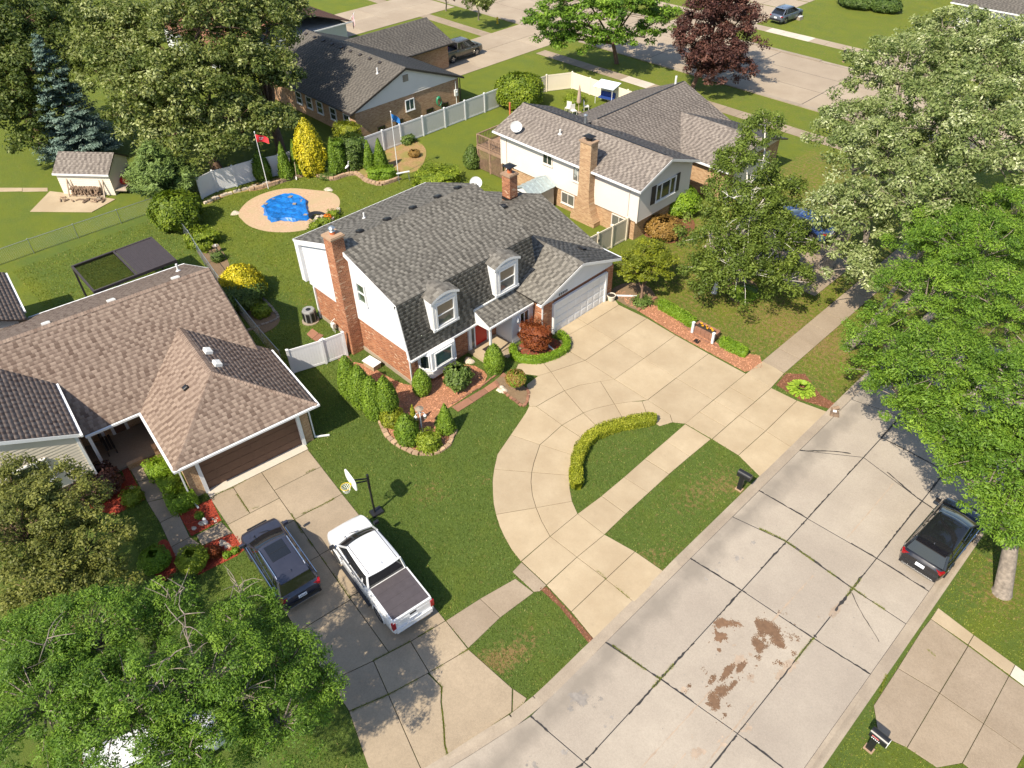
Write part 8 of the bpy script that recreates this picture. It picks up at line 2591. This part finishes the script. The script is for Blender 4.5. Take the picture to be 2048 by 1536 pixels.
for px, py, lb in ((455, 1112, 'tiny green plant nearest the red barberry'), (471, 1104, 'tiny green plant at the driveway edge of the red mulch'), (400, 1034, 'small green plant below the neighbour downspout'), (352, 938, 'pale flowering plant under the neighbour garage eave')):
    S('small_plant', lb, px, py, 9, 0.25, 'dome', 'leaf_box', ls=0.045, dens=420)
for px, py, lb in ((352, 1172, 'low green ground cover left of the small rock'), (372, 1155, 'low green ground cover under the globe shrub')):
    S('ground_plant', lb, px, py, 24, 0.3, 'dome', 'leaf_dark', ls=0.06, dens=260)
S('tall_weeds', 'patch of tall yellow-green weeds at the cream fence', 1150, 205, 22, 0.8, 'dome', 'leaf_lime', ls=0.14, dens=80, lump=0.3, asp=0.15)
S('round_shrub', 'foundation shrub beside the far wagon driveway', 1715, 12, 40, 1.6, 'ball', 'leaf_dark', ls=0.13, dens=90, tone=(0.35, 0.12))
S('round_shrub', 'dark shrub bed in front of the far house', 1770, 22, 30, 1.4, 'ball', 'leaf_dark', ls=0.13, dens=90, tone=(0.3, 0.12))
S('round_shrub', 'red-tipped shrub at the far right house', 2035, 14, 30, 1.5, 'ball', 'leaf_rust', ls=0.13, dens=90, tone=(0.3, 0.12))

# ------------------------------------------------------------------ trees
tree('honey_locust', 'bright green honey locust overhanging the street at the right edge', at(2003, 1184),
     [lobe(1990, 920, 6.0, 100), lobe(2060, 800, 7.5, 130), lobe(1930, 860, 6.0, 95), lobe(1880, 740, 6.5, 110), lobe(2010, 640, 7.5, 130), lobe(1990, 1020, 5.0, 55), lobe(2055, 1010, 5.0, 75), lobe(2040, 900, 6.5, 90), lobe(1900, 905, 5.6, 60), lobe(1840, 830, 5.4, 65), lobe(2020, 1065, 4.6, 50)],
     'leaf_locust', 'bark_grey', 0.33, 3.0, 760, 140, 0.070, 0.46, 'honey locusts at the right', tone=(0.55, 0.15), asp=0.35, cflat=0.5)
tree('honey_locust', 'bright green honey locust between the sidewalk and the street at the right', (-11.6, 38.6, 0),
     [lobe(1770, 690, 5.2, 85), lobe(1850, 610, 6.5, 110), lobe(1940, 520, 7.5, 120), lobe(1800, 800, 4.4, 75), lobe(1870, 480, 7.0, 85), lobe(2030, 460, 7.5, 110), lobe(1745, 745, 4.4, 45)],
     'leaf_locust', 'bark_grey', 0.26, 2.4, 620, 140, 0.070, 0.46, 'honey locusts at the right', tone=(0.55, 0.15), asp=0.35, cflat=0.5)
tree('silver_tree', 'huge pale silver-leaved tree filling the upper right', (-17.0, 46.0, 0),
     [lobe(1690, 440, 5.5, 85), lobe(1760, 330, 7.5, 110), lobe(1830, 420, 7.0, 120), lobe(1900, 260, 9.5, 140), lobe(1800, 170, 9.5, 120), lobe(1990, 330, 9.0, 130), lobe(2010, 160, 10.5, 140), lobe(1900, 110, 10.5, 110), lobe(1700, 270, 7.5, 80), lobe(1710, 540, 4.0, 65)],
     'leaf_silver', 'bark_grey', 0.42, 3.2, 1050, 125, 0.105, 0.58, tone=(0.52, 0.14), up=0.55, asp=0.45)
tree('birch', 'birch with drooping branches and white limbs beside the cream house', (-20.6, 38.0, 0),
     [lobe(1480, 540, 3.0, 85), lobe(1420, 470, 4.0, 62), lobe(1500, 430, 5.2, 75), lobe(1560, 480, 4.4, 70), lobe(1495, 320, 7.6, 60), lobe(1530, 250, 9.0, 42), lobe(1450, 390, 6.0, 48), lobe(1550, 380, 6.0, 55), lobe(1400, 540, 2.6, 42), lobe(1570, 560, 2.6, 55)],
     'leaf_birch', 'bark_white', 0.15, 2.6, 470, 105, 0.085, 0.46, droop=0.7, bare=2, tone=(0.45, 0.16), up=0.5)
tree('ornamental_tree', 'small dense green tree beside the garage corner', at(1280, 606),
     [lobe(1292, 540, 2.0, 48), lobe(1265, 530, 2.0, 36), lobe(1315, 525, 2.1, 38), lobe(1300, 505, 2.5, 34)], 'leaf_hedge', 'bark_brown', 0.09, 0.9, 150, 120, 0.065, 0.34, tone=(0.22, 0.14), cflat=0.45, up=1.2)
tree('purple_maple', 'dark purple-leaved maple by the cross street', (-43.0, 66.8, 0),
     [lobe(1430, 40, 6.0, 68), lobe(1390, 90, 4.2, 52), lobe(1470, 90, 4.2, 55), lobe(1430, 120, 3.4, 60), lobe(1480, 40, 6, 50), lobe(1395, 35, 6.0, 45), lobe(1440, -5, 7.5, 55), lobe(1425, 142, 2.4, 50), lobe(1400, 135, 2.6, 36), lobe(1465, 135, 2.6, 40)], 'leaf_purple', 'bark_brown', 0.22, 1.8, 330, 110, 0.13, 0.62, tone=(0.5, 0.16))
tree('street_tree', 'spreading green locust over the cross street at the top', (-53.5, 67.5, 0),
     [lobe(1110, 30, 6.0, 55), lobe(1180, 50, 5.0, 60), lobe(1250, 30, 6.0, 65), lobe(1170, -5, 7.0, 70), lobe(1280, 5, 6.5, 55), lobe(1080, 45, 4.8, 35), lobe(1320, 40, 5, 40), lobe(1150, 82, 3.4, 42), lobe(1225, 88, 3.4, 46), lobe(1100, 75, 3.2, 36), lobe(1290, 75, 3.4, 42)], 'leaf_locust', 'bark_brown', 0.22, 2.4, 330, 85, 0.15, 0.68, tone=(0.5, 0.16), cflat=0.45)
tree('street_tree', 'small young tree on the grass strip by the hydrant', at(957, 40), [lobe(955, 8, 3.0, 26), lobe(965, -5, 3.6, 24)], 'leaf_maple', 'bark_grey', 0.10, 1.5, 70, 70, 0.13, 0.5, tone=(0.5, 0.15))
tree('street_tree', 'dark young purple tree at the top edge by the hydrant', at(892, 22), [lobe(890, -12, 3.0, 24), lobe(902, -18, 3.4, 22)], 'leaf_purple', 'bark_grey', 0.10, 1.5, 60, 70, 0.13, 0.5)
tree('maple', 'large silver-green maple towering over the back yard, right of the spruce', (-61.5, 24.0, 0),
     [lobe(300, 80, 8.5, 100), lobe(400, 60, 10.0, 110), lobe(330, 180, 7.0, 95), lobe(240, 150, 7.5, 80), lobe(420, 180, 6.5, 90), lobe(350, 270, 4.0, 70), lobe(270, 245, 4.5, 60), lobe(200, 60, 9.5, 70), lobe(190, 140, 7.5, 55), lobe(260, 60, 9.0, 70), lobe(400, 300, 3.6, 45)],
     'leaf_maple', 'bark_brown', 0.40, 3.0, 620, 100, 0.14, 0.72, 'big maples over the back yard', tone=(0.60, 0.16), up=0.6)
tree('maple', 'large silver-green maple before the dark-roofed brick house', (-60.0, 29.5, 0),
     [lobe(510, 60, 9.0, 85), lobe(470, 140, 7.5, 80), lobe(540, 150, 6.5, 60), lobe(480, 240, 4.5, 65), lobe(540, 250, 4.0, 50), lobe(450, 290, 3.6, 45), lobe(560, 30, 8.5, 60), lobe(500, 10, 10, 80)],
     'leaf_maple', 'bark_brown', 0.40, 3.0, 480, 100, 0.14, 0.70, 'big maples over the back yard', tone=(0.60, 0.16), up=0.6)
tree('maple', 'dark green tree at the upper left corner', (-77.0, 15.0, 0),
     [lobe(30, 60, 9.0, 85), lobe(60, 150, 7.0, 75), lobe(0, 180, 6.0, 80), lobe(90, 60, 8.5, 60), lobe(40, 240, 4.0, 55), lobe(-40, 100, 8.5, 90), lobe(120, 20, 9, 60), lobe(110, 110, 7.5, 60), lobe(90, 210, 4.5, 60), lobe(60, 280, 2.6, 40)], 'leaf_maple', 'bark_brown', 0.38, 2.6, 420, 95, 0.15, 0.75, tone=(0.33, 0.13), up=0.6)
conifer('blue_spruce', 'tall blue spruce behind the beige shed', at(172, 318), 10.6, 3.3, 'leaf_spruce', 30, 17, 0.17, 0.22)
conifer('soft_pine', 'soft light green pine by the end of the white fence', at(338, 405), 5.0, 2.6, 'leaf_pine', 20, 15, 0.20, -0.1, soft=True)
tree('crabapple', 'dense olive-green tree covering the neighbour house at the left edge', (-24.8, -1.6, 0),
     [lobe(110, 1010, 4.0, 95), lobe(50, 1080, 4.2, 110), lobe(170, 1110, 3.4, 95), lobe(90, 1180, 3.6, 100), lobe(200, 1180, 3.0, 70), lobe(20, 990, 4.2, 80)], 'leaf_olive', 'bark_brown', 0.2, 1.5, 430, 120, 0.062, 0.36, tone=(0.5, 0.17))
tree('honey_locust', 'bright green honey locust with bare twigs filling the lower left corner', (-18.2, -0.8, 0),
     [lobe(180, 1300, 6.0, 135), lobe(320, 1245, 5.5, 85), lobe(480, 1250, 5.0, 82), lobe(570, 1335, 4.8, 90), lobe(420, 1370, 6.0, 130), lobe(260, 1430, 6.5, 140), lobe(90, 1420, 6.5, 140), lobe(560, 1450, 5.0, 95), lobe(60, 1300, 6, 90), lobe(640, 1380, 4.4, 45), lobe(380, 1500, 6, 110)],
     'leaf_locust', 'bark_grey', 0.30, 2.6, 900, 150, 0.052, 0.36, bare=8, tone=(0.46, 0.15), asp=0.35, cflat=0.5)

# ------------------------------------------------------------------ grass: blades over the lawns near the camera, weeds in the joints
def grass_blades(name, lab, mat, pts, h=0.055, w=0.016):
    n = len(pts)
    a = rng.random(n) * 2 * PI
    d = np.stack([np.cos(a), np.sin(a)], 1)
    lean = rng.normal(0, 0.6, (n, 2)) * h
    hh = h * rng.uniform(0.6, 1.5, n)
    v = np.empty((n, 3, 3))
    v[:, 0, :2] = pts - d * w
    v[:, 1, :2] = pts + d * w
    v[:, 2, :2] = pts + lean
    v[:, :2, 2] = 0.0
    v[:, 2, 2] = hh
    o = add_mesh(name, v.reshape(-1, 3), np.arange(3 * n).reshape(n, 3), mat, local=True, tone=np.clip(rng.normal(0.5, 0.22, n), 0, 1))
    tag(o, lab, 'grass', kind='stuff')
    return o


def scatter(x0, x1, y0, y1, dens):
    n = int((x1 - x0) * (y1 - y0) * dens)
    x, y = rng.uniform(x0, x1, n), rng.uniform(y0, y1, n)
    keep = np.ones(n, bool)
    for p in EXCL:
        a = np.array(p)
        lo, hi = a.min(0), a.max(0)
        if hi[0] < x0 or lo[0] > x1 or hi[1] < y0 or lo[1] > y1:
            continue
        k = np.where(keep & (x > lo[0]) & (x < hi[0]) & (y > lo[1]) & (y < hi[1]))[0]
        if len(k):
            keep[k[inside(x[k], y[k], p)]] = False
    return np.stack([x[keep], y[keep]], 1)


g1 = scatter(-37, -9.7, 2, 34, 430)
g1 = g1[~((g1[:, 1] > 33.2))]
grass_blades('lawn_grass', 'short green grass of the front lawns round the half-circle drive', 'grass_blade', g1)
g2_ = np.vstack([scatter(-30, -9.7, 33.2, 44, 230), scatter(-0.5, 5, 10, 32, 300)])
grass_blades('lawn_grass', 'yellowish grass of the lawns by the birch and over the road', 'grass_blade_warm', g2_)
g3 = np.vstack([scatter(-57, -37, 6, 38, 130)])
grass_blades('lawn_grass', 'mown grass of the back yards', 'grass_blade_warm', g3, 0.06, 0.024)
wl_ = [PX(cE, ((425, 1075), (725, 942), (1060, 765), (1380, 570))), PX(cE, ((1105, 770), (1160, 880), (1155, 1000), (1175, 1180), (1185, 1350), (1205, 1440))), PX(cE, ((1215, 1440), (1440, 1290), (1640, 1160), (1835, 1020))),
       PX(cE, ((600, 665), (905, 505), (1195, 335))), PX(cD, ((840, 690), (1000, 620), (1100, 565))), PX(cD, ((300, 530), (345, 590), (395, 665))), PX(cD, ((120, 530), (280, 470), (400, 400))), PX(cD, ((430, 650), (510, 625))), PX(cD, ((800, 400), (900, 340), (980, 310))),
       PX(cD, ((750, 690), (800, 780), (860, 870), (1060, 1130), (1230, 1380))), [bend(-6.75, y) for y in (15, 14.2, 13.6)], [bend(-3.43, y) for y in (24, 23.3, 22.8)], [(-8, 23.3), (-6.75, 23.5), (-5, 23.4), (-3.43, 23.33), (-2, 23.3)], [(-9, 13.9), (-7.6, 14.0), (-6.75, 14.13)],
       [(-3.43, y) for y in (20, 19.2, 18.4)], FP([(1765, 1369), (1772, 1350), (1760, 1385)]), FP([(1855, 1300), (1870, 1313)]), PX(cB, ((960, 1240), (1000, 1270), (1030, 1305))), PX(cB, ((1110, 1370), (1160, 1410), (1220, 1460)))]
P_ = []
for path in wl_:
    sp = smooth_path(path, 0.02)
    k = rnd.uniform(0, 9)
    for i, p in enumerate(sp):
        if math.sin(i * 0.021 + k) + math.sin(i * 0.11 + k) > -0.6:
            for _ in range(7):
                P_.append((p[0] + rnd.gauss(0, 0.022), p[1] + rnd.gauss(0, 0.022)))
w_ = grass_blades('joint_weeds', 'weeds and grass growing in the concrete joints of the drives and street', 'grass_blade_warm', np.array(P_), 0.05, 0.016)
